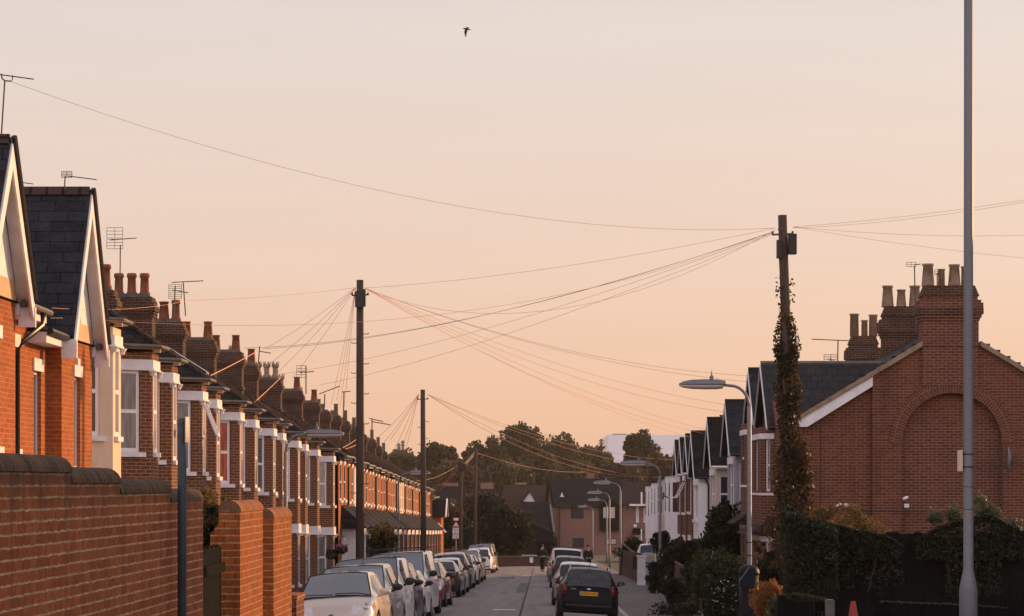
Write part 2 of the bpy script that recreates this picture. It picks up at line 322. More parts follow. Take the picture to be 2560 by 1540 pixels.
def mitre(pts, off):
    out = []
    for i, p in enumerate(pts):
        d0 = (Vector(pts[i]) - Vector(pts[i - 1])).normalized() if i else None
        d1 = (Vector(pts[i + 1]) - Vector(pts[i])).normalized() if i < len(pts) - 1 else None
        n0 = Vector((d0.y, -d0.x)) if d0 else None; n1 = Vector((d1.y, -d1.x)) if d1 else None
        if n0 is None: n = n1
        elif n1 is None: n = n0
        else:
            n = (n0 + n1).normalized(); n = n / max(.3, n.dot(n0))
        out.append((p[0] + n.x * off, p[1] + n.y * off))
    return out
def strip(mb, pts, n0, n1, z0, z1):
    a = mitre(pts, n0); b = mitre(pts, n1); k = len(pts)
    vs = [(p[0], p[1], z) for z in (z0, z1) for ring in (b, a) for p in ring]; fs = []
    for i in range(k - 1):
        fs += [(i, i + 1, 2 * k + i + 1, 2 * k + i), (k + i + 1, k + i, 3 * k + i, 3 * k + i + 1),
               (2 * k + i, 2 * k + i + 1, 3 * k + i + 1, 3 * k + i), (i + 1, i, k + i, k + i + 1)]
    fs += [(k, 0, 2 * k, 3 * k), (k - 1, 2 * k - 1, 4 * k - 1, 3 * k - 1)]
    mb.add(vs, fs)
def dirlen(A, B):
    d = Vector((B[0] - A[0], B[1] - A[1])); l = d.length; return (d.x / l, d.y / l), l
def wall_seg(mb, A, B, z0, z1, ops=(), rev=.1):
    D, L = dirlen(A, B); n = (D[1], -D[0])
    def q(u, w, z): return (A[0] + D[0] * u - n[0] * w, A[1] + D[1] * u - n[1] * w, z)
    us = sorted(set([0, L] + [u for o in ops for u in o[:2]])); zs = sorted(set([z0, z1] + [z for o in ops for z in o[2:4]]))
    for u0, u1 in zip(us, us[1:]):
        for za, zb in zip(zs, zs[1:]):
            if any(o[0] <= u0 + 1e-6 and u1 <= o[1] + 1e-6 and o[2] <= za + 1e-6 and zb <= o[3] + 1e-6 for o in ops): continue
            mb.face(q(u0, 0, za), q(u1, 0, za), q(u1, 0, zb), q(u0, 0, zb))
    for u0, u1, za, zb in [o[:4] for o in ops]:
        mb.face(q(u0, 0, za), q(u0, rev, za), q(u0, rev, zb), q(u0, 0, zb)); mb.face(q(u1, rev, za), q(u1, 0, za), q(u1, 0, zb), q(u1, rev, zb))
        mb.face(q(u0, 0, zb), q(u0, rev, zb), q(u1, rev, zb), q(u1, 0, zb)); mb.face(q(u0, rev, za), q(u0, 0, za), q(u1, 0, za), q(u1, rev, za))
def window(parent, A, B, op, frame='upvc', pane='pane', fw=.055, rec=.06, mull=(), trans=(.5,), name='window', openlight=False, flush=False):
    D, L = dirlen(A, B); u0, u1, za, zb = op[:4]; f = MB(); W = u1 - u0; H = zb - za
    f.obox(A, D, u0, u0 + fw, -rec - .05, -rec, za, zb); f.obox(A, D, u1 - fw, u1, -rec - .05, -rec, za, zb)
    f.obox(A, D, u0 + fw, u1 - fw, -rec - .05, -rec, za, za + fw * 1.3); f.obox(A, D, u0 + fw, u1 - fw, -rec - .05, -rec, zb - fw, zb)
    for t in mull: f.obox(A, D, u0 + W * t - fw * .45, u0 + W * t + fw * .45, -rec - .045, -rec - .003, za + fw * 1.3, zb - fw)
    for t in trans: f.obox(A, D, u0 + fw, u1 - fw, -rec - .05, -rec + .006, za + H * t - fw * .55, za + H * t + fw * .55)
    if openlight:     # a top-hung light pushed open
        n = (D[1], -D[0]); zt = zb - .06; zl = za + H * .52; out = .3
        def q(u, w, z): return (A[0] + D[0] * u + n[0] * w, A[1] + D[1] * u + n[1] * w, z)
        for a, b in ((u0 + .01, u0 + .07), (u1 - .07, u1 - .01)):
            f.add([q(a, 0, zt), q(b, 0, zt), q(b, .05, zt), q(a, .05, zt), q(a, out, zl), q(b, out, zl), q(b, out + .05, zl), q(a, out + .05, zl)],
                  [(0, 1, 2, 3), (7, 6, 5, 4), (0, 4, 5, 1), (1, 5, 6, 2), (2, 6, 7, 3), (3, 7, 4, 0)])
        f.obox(A, D, u0 + .07, u1 - .07, out, out + .05, zl - .03, zl + .04)
    w = f.build(name, M[frame], parent)
    p = MB(); po = .019 if flush else 0; p.obox(A, D, u0 + fw * .9, u1 - fw * .9, -rec - .035 + po, -rec - .022 + po, za + fw, zb - fw * .9); p.build('pane', M[pane], w)
    return w
def leaves(parent, name, m, cen, size, rs, label=None, cat=None, group=None, kind=None, aspect=.6, at=None, up=0.):
    cen = np.asarray(cen); n = len(cen); rng = np.random.default_rng(rs)
    a = rng.normal(size=(n, 3)); a[:, 2] += up; a /= np.linalg.norm(a, axis=1)[:, None]
    b = np.cross(a, rng.normal(size=(n, 3))); b /= np.linalg.norm(b, axis=1)[:, None] + 1e-9
    s = (size * rng.uniform(.6, 1.4, n))[:, None]
    o0 = np.array(ORI[parent] if parent is not None else (at if at is not None else (cen[:, 0].mean(), cen[:, 1].mean(), cen[:, 2].min())))
    c = cen - o0
    V = np.stack([c - a * s, c + b * s * aspect, c + a * s, c - b * s * aspect], 1).reshape(-1, 3)
    me = bpy.data.meshes.new(name); me.vertices.add(4 * n); me.vertices.foreach_set('co', V.ravel())
    me.loops.add(4 * n); me.loops.foreach_set('vertex_index', np.arange(4 * n)); me.polygons.add(n)
    me.polygons.foreach_set('loop_start', np.arange(n) * 4)
    me.materials.append(m); me.update(); me.validate()
    o = bpy.data.objects.new(name, me); COL.objects.link(o); ORI[o] = Vector(o0)
    if parent is not None: o.parent = parent
    else: o.location = o0
    return tag(o, label, cat, group, kind)
def clumps(c, r, n, per, cr, rs, shell=.55, zmin=None):
    rng = np.random.default_rng(rs); d = rng.normal(size=(n, 3)); d /= np.linalg.norm(d, axis=1)[:, None]
    rad = (shell + (1 - shell) * rng.uniform(0, 1, n))[:, None]; cc = np.array(c) + d * rad * np.array(r)
    k = rng.normal(size=(n, per, 3)); k /= np.linalg.norm(k, axis=2)[:, :, None]; k *= (rng.uniform(.35, 1, (n, per, 1)) ** .6) * cr * rng.uniform(.4, 1.4, (n, 1, 1))
    p = (cc[:, None, :] + k).reshape(-1, 3)
    if zmin is not None: p = p[p[:, 2] > zmin]
    return p
def tree(name, label, c, r, m, rs, leaf, n=70, per=110, cr=None, group=None, base=None, cat='tree'):
    bz = g(c[1]) - .1 if base is None else base
    t = thing(name, label, cat, (c[0], c[1], bz), group)
    rr = random.Random(rs)
    def trunk(b):
        h = c[2] - bz; R0 = max(.08, r[0] * .09)
        b.tube([(c[0], c[1], bz), (c[0] + .1, c[1], bz + h * .5), (c[0], c[1], c[2])], [R0, R0 * .7, R0 * .35], 7)
        for k in range(6):
            a = rr.uniform(0, 6.28); q = (c[0] + math.cos(a) * r[0] * .7, c[1] + math.sin(a) * r[1] * .7, c[2] + rr.uniform(-.2, .7) * r[2])
            b.tube([(c[0], c[1], bz + h * rr.uniform(.45, .8)), ((c[0] + q[0]) / 2, (c[1] + q[1]) / 2, (c[2] + q[2]) / 2 - .1 * r[2]), q], [R0 * .45, R0 * .3, R0 * .1], 5)
    part('trunk', M['bark'], t, trunk, True)
    cr = cr or r[0] * .33
    pts = clumps(c, r, n, per, cr, rs)
    leaves(t, 'crown', M[m], pts, leaf, rs)
    return t
def shrub(name, label, c, r, m, rs, leaf, n=40, per=90, cr=None, group=None, cat='shrub', up=0., aspect=.6, extra=None):
    bz = g(c[1])
    t = thing(name, label, cat, (c[0], c[1], bz), group); rr = random.Random(rs)
    def st(b):
        for k in range(7):
            a = rr.uniform(0, 6.28); q = (c[0] + math.cos(a) * r[0] * .6, c[1] + math.sin(a) * r[1] * .6, c[2] + r[2] * rr.uniform(0, .7))
            b.tube([(c[0] + math.cos(a) * .08, c[1] + math.sin(a) * .08, bz - .05), q], [.025, .008], 5)
    part('stem', M['bark'], t, st)
    leaves(t, 'foliage', M[m], clumps(c, r, n, per, cr or r[0] * .35, rs, .45, bz), leaf, rs, up=up, aspect=aspect)
    if extra:
        mm, pts, sz = extra; leaves(t, 'flowers', M[mm], pts, sz, rs + 1)  # for the conifers this holds gold tips painted as sunlit
    return t
# ---------------------------------------------------------------- ground, road, pavements
YS = sorted(set([-60, -30, 0, 10, 20, 30, 40, 49, 58, 66, 75, 85, 95, 110, 140, 170, 200, 225, 260, 300, 330, 400, 500, 700, 1200, 3000]))
def sheet(name, m, x0, x1, ya, yb, dz, step=None):
    b = MB(); ys = [ya] + [y for y in YS if ya < y < yb] + [yb]
    for a, c in zip(ys, ys[1:]):
        b.face((x0, a, g(a) + dz), (x1, a, g(a) + dz), (x1, c, g(c) + dz), (x0, c, g(c) + dz))
        if step:
            for x in (x0, x1): b.face((x, a, g(a) + dz), (x, c, g(c) + dz), (x, c, g(c) + dz - step), (x, a, g(a) + dz - step))
    if step: b.face((x0, ya, g(ya) + dz), (x1, ya, g(ya) + dz), (x1, ya, g(ya) + dz - step), (x0, ya, g(ya) + dz - step))
    return b.build(name, M[m], None, kind='structure', at=(0, 0, 0))
sheet('ground', 'soil', -880, 880, -60, 840, -.25)
b = MB(); ys = [-60] + [y for y in YS if -60 < y < 330] + [330]; xs = [-4.85 + .45 * k for k in range(17)]
def cam_(x): return -.16 * ((x + 1.25) / 3.6) ** 2
for a, c in zip(ys, ys[1:]):
    for x0, x1 in zip(xs, xs[1:]): b.face((x0, a, g(a) + cam_(x0)), (x1, a, g(a) + cam_(x1)), (x1, c, g(c) + cam_(x1)), (x0, c, g(c) + cam_(x0)))
b.build('road', M['asphalt'], None, kind='structure', at=(0, 0, 0), smooth=True)
sheet('side_road', 'asphalt', -60, -4.85, 217.5, 224, -.165)
sheet('pavement', 'pavement', 2.49, 5.0, 58, 330, -.035, .2)
sheet('pavement', 'pavement', -7.0, -4.99, 35, 217, -.035, .2)
sheet('front_garden', 'soil', 5.0, 60, -60, 330, -.05); sheet('front_garden', 'soil', -60, -7.0, -60, 217, -.05); sheet('verge', 'soil', 2.36, 5.0, -60, 58, -.055); sheet('verge', 'soil', -7.0, -4.86, -60, 35, -.055)
sheet('kerb', 'kerb', 2.35, 2.488, 58, 330, -.03, .2)
sheet('kerb', 'kerb', -4.988, -4.85, 35, 217, -.03, .2)
b = MB()
for y, x, w in ((85.5, -1.15, .35), (163, -.9, .3)): b.face((x - w, y - .35, g(y - .35) + .004), (x + w, y - .35, g(y - .35) + .004), (x + w, y + .35, g(y + .35) + .004), (x - w, y + .35, g(y + .35) + .004))
b.build('road_marking', M['sign_white'], None, kind='structure')
def rsheet(nm, m, x0, x1, ya, yb):
    b = MB(); ys = [ya] + [y for y in YS if ya < y < yb] + [yb]
    for a, c in zip(ys, ys[1:]): b.face((x0, a, g(a) + cam_(x0) + .005), (x1, a, g(a) + cam_(x1) + .005), (x1, c, g(c) + cam_(x1) + .005), (x0, c, g(c) + cam_(x0) + .005))
    b.build(nm, M[m], None, kind='structure')
rsheet('road_seam', 'tyre', -.66, -.60, 60, 205); rsheet('road_patch', 'tarpatch', -1.05, -.68, 112, 136); rsheet('road_patch', 'tarpatch', -2.3, -1.5, 150, 158)
b = MB(); b.face((-.3, 70, g(70) + .004), (-.2, 70, g(70) + .004), (-.2, 70.3, g(70.3) + .004), (-.3, 70.3, g(70.3) + .004))
b.build('road_marking', M['sign_white'], None, kind='structure')

# ---------------------------------------------------------------- near brick boundary wall with stepped round coping
def wx(d): return -3.27 + .012 * (d - 16.9)
WT = .22
wall = thing('brick_wall', 'long shaded brick boundary wall with four steps of mossy rounded coping', 'wall', (wx(18), 18, g(18)))
SECT = [(9.5, 19.28, .195), (19.28, 21.35, .122), (21.35, 24.0, .043), (24.0, 26.1, -.042)]
def f(b):
    for a, c, zt in SECT:
        za = g(a) - .3; x0, x1 = wx(a), wx(c); z = zt - .115
        b.extr([(x0, a, za), (x1, c, za), (x1 - WT, c, za), (x0 - WT, a, za)], (0, 0, z - za))
part('masonry', M['brick_wall'], wall, f)
def coping(b, x0, x1, a, c, zt, wt, over=.012, h=.115, segs=10):
    def ring(x, y): return [(x + over - (wt + 2 * over) * (.5 - .5 * math.cos(math.pi * k / segs)), y, zt - h + h * math.sin(math.pi * k / segs)) for k in range(segs + 1)]
    A, B = ring(x0, a), ring(x1, c); n = segs + 1
    vs = A + B; fs = [(i, n + i, n + i + 1, i + 1) for i in range(segs)] + [tuple(range(n)), tuple(range(2 * n - 1, n - 1, -1))]
    b.add(vs, fs)
def uvcope(o, x):     # run the brick-on-edge joints along the wall
    me = o.data; uv = me.uv_layers[0].data
    for l in me.loops:
        v = me.vertices[l.vertex_index].co; uv[l.index].uv = (v.y, .5)
for k, (a, c, zt) in enumerate(SECT):
    b = MB(); coping(b, wx(a), wx(c), a, c - .002, zt, WT); uvcope(b.build('coping', M['coping'], wall, smooth=False), 0)
# two brick piers beyond the gateway, then a low wall
def pier(label, x0, x1, ya, yb, zt, wt, butt=None):
    t = thing('brick_pier', label, 'brick pier', (x0 - wt / 2, ya, g(ya)))
    def f(b):
        b.extr([(x0, ya, g(ya) - .3), (x1, yb, g(ya) - .3), (x1 - wt, yb, g(ya) - .3), (x0 - wt, ya, g(ya) - .3)], (0, 0, zt - .115 - g(ya) + .3))
        if butt:
            e = butt[0]
            b.extr([(x0 - wt, ya + .02, g(ya) - .3), (x0 - wt - e, ya + .02, g(ya) - .3), (x0 - wt - e, ya + .02, butt[1] - .12), (x0 - wt, ya + .02, butt[1])], (0, 1.2, 0))
    part('masonry', M['brick_pier'], t, f)
    b = MB(); coping(b, x0, x1, ya, yb, zt, wt, .01); uvcope(b.build('coping', M['coping_lit'], t), 0)
pier('sunlit brick pier with round top standing first beyond the gateway', -3.105, -3.1, 28.8, 31.1, -.17, .22, (.09, -.40))
pier('shorter sunlit brick pier with round top just behind the taller one', -3.045, -3.035, 31.75, 33.95, -.275, .215)
t = thing('low_brick_wall', 'low plain brick wall ending beside the champagne hatchback', 'wall', (-3.1, 35, g(35)))
part('masonry', M['brick_right'], t, lambda b: b.extr([(-3.0, 34.2, -3), (-2.985, 35.15, -3), (-3.2, 35.15, -3), (-3.22, 34.2, -3)], (0, 0, 1.58)))
part('coping', M['brick_wall'], t, lambda b: b.extr([(-2.99, 34.19, -1.42), (-2.975, 35.16, -1.42), (-3.21, 35.16, -1.42), (-3.23, 34.19, -1.42)], (0, 0, .06)))
t = thing('garden_gate', 'black timber gate in the gap between brick wall and pier', 'gate', (-3.25, 27.4, g(27)))
def f(b):
    for k in range(14): b.box(-3.33, -3.29, 26.2 + k * .18, 26.2 + k * .18 + .17, g(27), -.62 - .02 * (k % 2))
    for z in (-2.1, -.9): b.box(-3.29, -3.25, 26.2, 28.7, z, z + .1)
part('boards', M['fence_dark'], t, f)
part('latch', M['sign_white'], t, lambda b: b.box(-3.25, -3.19, 26.3, 26.36, -.53, -.515))
shrub('conifer_shrub', 'dark conifer shrub with sunlit tips showing above the gateway', (-3.95, 33.5, -.75), (.42, .5, .62), 'leaf_dark', 5, .035, 50, 120, .16, up=1.2,
      extra=('leaf_gold', clumps((-3.98, 33.5, -.28), (.28, .4, .22), 26, 60, .07, 9), .022))  # gold leaf clusters stand for sun on the dark tips
shrub('conifer_shrub', 'small golden tipped conifer squeezed beside the end of the mossy wall', (-3.62, 29.5, -.9), (.22, .4, .8), 'leaf_dark', 6, .03, 40, 110, .12, up=1.2,
      extra=('leaf_gold', clumps((-3.54, 29.4, -.28), (.10, .3, .22), 16, 60, .05, 10), .02))  # sunlight on the tips put in as gold leaves
# sign post in front of the wall
t = thing('sign_post', 'blue grey tubular post before the mossy wall with a small plate seen edge-on', 'sign post', (-3.086, 24, g(24)))
part('post', M['post_blue'], t, lambda b: b.lathe([(.038, g(24)), (.038, .55), (.034, .565), (.0, .567)], (-3.086, 24, 0), 20), True)
part('bracket', M['metal'], t, lambda b: [b.lathe([(.041, z), (.041, z + .022)], (-3.086, 24, 0), 20) for z in (.50, .40)])
part('sign_plate', M['sign_lit'], t, lambda b: b.box(-3.042, -3.036, 23.86, 24.12, .355, .575))

# ---------------------------------------------------------------- two gabled houses
def gable_house(label, ya, yb, yg0, yg1, zap, zeave, group):
    """projecting front gable between yg0..yg1, main wall ya..yb"""
    t = thing('gabled_house', label, 'house', (-9.5, (ya + yb) / 2, g(ya)), group); zb = g(ya) - .6; ym = (yg0 + yg1) / 2
    xf, xm = -7.9, -8.14
    ops_g = [(ym - yg0 - .30, ym - yg0 + .30, zeave - 2.2, zeave - .62)]
    w = MB()
    wall_seg(w, (xf, yg0), (xf, yg1), zb, zeave, ops_g, .09)
    wall_seg(w, (xm, yg0), (xf, yg0), zb, zeave); wall_seg(w, (xf, yg1), (xm, yg1), zb, zeave)
    segs = []
    if ya < yg0: segs.append((ya, yg0, True))
    if yg1 < yb: segs.append((yg1, yb, False))
    wins = [((xf, yg0), (xf, yg1), ops_g[0])]
    for a, c, lo in segs:
        mid = (c - a) * .5
        op = [(mid - .32, mid + .32, zeave - 2.2, zeave - .62)] if c - a > 1.4 else []
        wall_seg(w, (xm, a), (xm, c), zb, zeave + .1, op, .09)
        for o in op: wins.append(((xm, a), (xm, c), o))
    w.box(-15, xm - .35, ya + .01, yb - .01, zb, zeave)
    w.build('wall', M['brick_orange'], t)
    for A, B, o in wins:
        window(t, A, B, o, mull=(.5,), trans=(), fw=.05)
        D, L = dirlen(A, B); u0, u1, za, zt = o
        part('sill', M['white'], t, lambda b: b.obox(A, D, u0 - .1, u1 + .1, .002, .06, za - .13, za + .003))
        part('keystone', M['white'], t, lambda b: [b.obox(A, D, u0 - .12, u1 + .12, .003, .03, zt + .0, zt + .19), b.obox(A, D, (u0 + u1) / 2 - .11, (u0 + u1) / 2 + .11, .0, .034, zt + .19, zt + .31)] if A[0] == xf else [b.obox(A, D, u0 - .1, u1 + .1, .003, .03, zt + .0, zt + .2)])
    # gable triangle: cream band, white panel, timber trim
    hw = (yg1 - yg0) / 2; pz = zap - .28
    part('gable_band', M['buffstone'], t, lambda b: b.extr([(xf + .02, yg0, zeave), (xf + .02, yg1, zeave), (xf + .02, yg1, zeave + .3), (xf + .02, yg0, zeave + .3)], (-.2, 0, 0)))
    part('gable_panel', M['white'], t, lambda b: b.extr([(xf + .01, yg0 + .1, zeave + .3), (xf + .01, yg1 - .1, zeave + .3), (xf + .01, ym, pz)], (-.2, 0, 0)))
    part('gable_trim', M['fence_dark'], t, lambda b: b.extr([(xf + .05, ym - .04, zeave + .3), (xf + .05, ym + .04, zeave + .3), (xf + .05, ym + .03, pz - .2), (xf + .05, ym - .03, pz - .2)], (-.03, 0, 0)))
    xo = -7.67; ov = .17; sl = (zap - zeave - .02) / (hw + ov); ze = zeave - .06; zr = ze + sl * (hw + ov)
    # steep cross gable roof
    r = MB(); th = .09
    for s in (-1, 1):
        e = ym + s * (hw + ov)
        A_ = [(xo, e, ze), (xo, ym, zr), (-11.5, ym, zr), (-9.6 if s < 0 else -9.6, e, ze)]
        r.add([*A_, *[(p[0], p[1], p[2] + th) for p in A_]], [(0, 1, 2, 3), (7, 6, 5, 4), (0, 4, 5, 1), (1, 5, 6, 2), (2, 6, 7, 3), (3, 7, 4, 0)])
    rf = r.build('roof', M['slate'], t)
    part('ridge_tile', M['tile_brown'], rf, lambda b: b.extr([(xo - .02, ym - .13, zr + th - .10), (xo - .02, ym - .03, zr + th + .045), (xo - .02, ym + .03, zr + th + .045), (xo - .02, ym + .13, zr + th - .10)], (-3.9, 0, 0)))
    for s in (-1, 1):
        e = ym + s * (hw + ov)
        def bb(b):
            b.add([(xo + .03, e, ze - .30), (xo + .03, e, ze + .02), (xo + .03, ym, zr), (xo + .03, ym, zr - .36), (xo - .002, e, ze - .30), (xo - .002, e, ze + .02), (xo - .002, ym, zr), (xo - .002, ym, zr - .36)],
                  [(0, 1, 2, 3), (7, 6, 5, 4), (0, 4, 5, 1), (1, 5, 6, 2), (2, 6, 7, 3), (3, 7, 4, 0)])
        part('bargeboard', M['white'], t, bb)
        def sof(b):   # white soffit under the verge
            d = .03
            b.add([(xo - .004, e, ze - .05), (xo - .004, ym, zr - .05), (xf + .02, ym, zr - .05), (xf + .02, e, ze - .05), (xo - .004, e, ze - .05 + d), (xo - .004, ym, zr - .05 + d), (xf + .02, ym, zr - .05 + d), (xf + .02, e, ze - .05 + d)],
                  [(3, 2, 1, 0), (4, 5, 6, 7), (0, 1, 5, 4), (1, 2, 6, 5), (2, 3, 7, 6), (3, 0, 4, 7)])
        part('soffit', M['white'], t, sof)
        part('box_end', M['white'], t, lambda b: b.box(xf + .025, xo + .05, e - .06 if s > 0 else e - .02, e + .02 if s > 0 else e + .06, ze - .32, ze - .02))
        if s > 0: part('verge', M['black_plastic'], t, lambda b: b.tube([(xo + .045, e, ze + .09), (xo + .045, ym, zr + .1)], .045, 6))
    # main roof behind
    part('main_roof', M['tile_dark'], t, lambda b: b.extr([(xm + .30, ya, zeave - .02), (-11.6, ya, zeave + 2.3), (-15.2, ya, zeave - .02)], (0, yb - ya - .01, 0)))
    for a, c, lo in segs:
        part('gutter', M['gutter_grey'] if not lo else M['black_plastic'], t, lambda b: b.tube([(xm + .36, a, zeave - .02), (xm + .36, c, zeave - .04)], .055, 8))
        part('fascia', M['white'], t, lambda b: b.box(xm + .005, xm + .30, a, c, zeave - .2, zeave - .03))
    return t, (xf, xm)
gh1, _ = gable_house('brick house with white gable, tall aerial and black drainpipe, cut by the picture edge', 37.2, 44.3, 38.9, 42.0, 5.0, 2.74, 'gabled houses before the bay terrace')
part('downpipe', M['black_plastic'], gh1, lambda b: b.tube([(-7.74, 43.4, 2.66), (-7.74, 43.4, 2.46), (-7.98, 43.1, 2.2), (-8.06, 43.0, 2.05), (-8.06, 43.0, -3)], .045, 8), True)
gh2, _ = gable_house('brick house with slate covered cross gable and white bargeboards next to the cream bay', 44.3, 49.6, 46.05, 49.15, 5.0, 2.44, 'gabled houses before the bay terrace')
part('meter_cowl', M['cream'], gh2, lambda b: b.extr([(-7.89, 48.0, .1), (-7.89, 48.7, .1), (-7.7, 48.5, -.22), (-7.7, 48.2, -.22)], (-.02, 0, .12)))

# ---------------------------------------------------------------- pots and chimney stacks
POTS = {'tall': [(.15, 0), (.17, .06), (.135, .12), (.12, .52), (.15, .54), (.15, .60), (.13, .66), (.09, .66)],
        'plain': [(.165, 0), (.165, .05), (.125, .52), (.15, .53), (.15, .58), (.11, .58)],
        'crown': [(.17, 0), (.17, .12), (.11, .2), (.11, .45), (.16, .5), (.16, .6), (.12, .6)],
        'slim': [(.12, 0), (.11, .55), (.13, .56), (.13, .6), (.09, .6)]}
def pot(parent, x, y, z, kind, m, s=1.):
    b = MB(); b.lathe([(r * s, h * s) for r, h in POTS[kind]], (x, y, z), 12)
    if kind == 'crown':
        for k in range(6):
            a = k * math.pi / 3; b.extr([(x + math.cos(a - .3) * .15, y + math.sin(a - .3) * .15, z + .58), (x + math.cos(a + .3) * .15, y + math.sin(a + .3) * .15, z + .58), (x + math.cos(a) * .155, y + math.sin(a) * .155, z + .72)], (-.03 * math.cos(a), -.03 * math.sin(a), 0))
    return b.build('chimney_pot', M[m], parent, smooth=kind != 'crown')
def stack(parent, xr, yc, w, dp, zbase, ztop, pots, m='brick_stack', label=None):
    """xr = street-side face, w across the street, dp along it"""
    b = MB(); y0, y1 = yc - dp / 2, yc + dp / 2
    def lay(e, z0, z1): b.box(xr - w - e, xr + e, y0 - e, y1 + e, z0, z1)
    h = ztop
    lay(0, zbase, h - 1.42); lay(.045, h - 1.42, h - 1.30); lay(0, h - 1.30, h - .62)
    lay(.03, h - .62, h - .54); lay(.065, h - .54, h - .46); lay(.10, h - .46, h - .30); lay(.055, h - .30, h - .20); lay(.01, h - .20, h - .06)
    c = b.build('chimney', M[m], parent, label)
    f_ = MB(); f_.extr([(xr - w + .02, y0 + .02, h - .06), (xr - .02, y0 + .02, h - .06), (xr - .16, y0 + .02, h + .05), (xr - w + .16, y0 + .02, h + .05)], (0, dp - .04, 0)); f_.build('flaunching', M['cement'], c)
    for fx, kind, pm, s in pots: pot(c, xr - w * fx, yc + (.13 if (int(fx * 100) % 2) else -.1), h + .0, kind, pm, s)
    return c

# ---------------------------------------------------------------- bay-fronted terrace
LT = [(50, 2.72), (53, 2.55), (58.4, 2.30), (66.8, 1.94), (75, 1.66), (84.2, 1.42), (92.7, 1.18), (100.7, .99), (109, .825)]
XF, XB = -8.65, -8.0
BAYS = [  # d of far corner, house extents, label, options
    (53.2, 49.6, 55.25, 'cream painted bay house beside the slate gabled house', dict(paint='cream', pane='pane')),
    (58.4, 55.25, 59.4, 'bay house with net curtains, next after the cream painted one', dict(pane='pane_net')),
    (61.5, 59.4, 63.55, 'bay house between the net curtains and the pushed-open window', dict()),
    (66.8, 63.55, 67.7, 'bay house with a window pushed open and a solar strip on its roof', dict(openlight=True, solar=True, pane='pane_net')),
    (69.7, 67.7, 71.9, 'bay house between the open window and the red curtains', dict()),
    (75.0, 71.9, 76.0, 'bay house with red curtains in its upper bay', dict(pane='pane_red')),
    (78.9, 76.0, 80.2, 'bay house between the red curtains and the slatted blinds', dict()),
    (84.2, 80.2, 85.2, 'bay house with slatted blinds in its upper bay', dict(pane='pane_slat')),
    (87.2, 85.2, 89.6, 'bay house just past the slatted blinds, beside the grey lantern column', dict()),
    (92.7, 89.6, 93.7, 'second bay house past the slatted blinds, behind the lantern column', dict(pane='pane_pale')),
    (95.6, 93.7, 97.9, 'third bay house past the slatted blinds, with a plain brown pier', dict()),
    (100.7, 97.9, 104.0, 'last bay house but one before the flat-fronted terrace', dict(pane='pane_net')),
    (108.2, 104.0, 110.0, 'last bay house, touching the flat-fronted terrace behind the hanging baskets', dict(pane='pane_pale')),
]
BH = {}
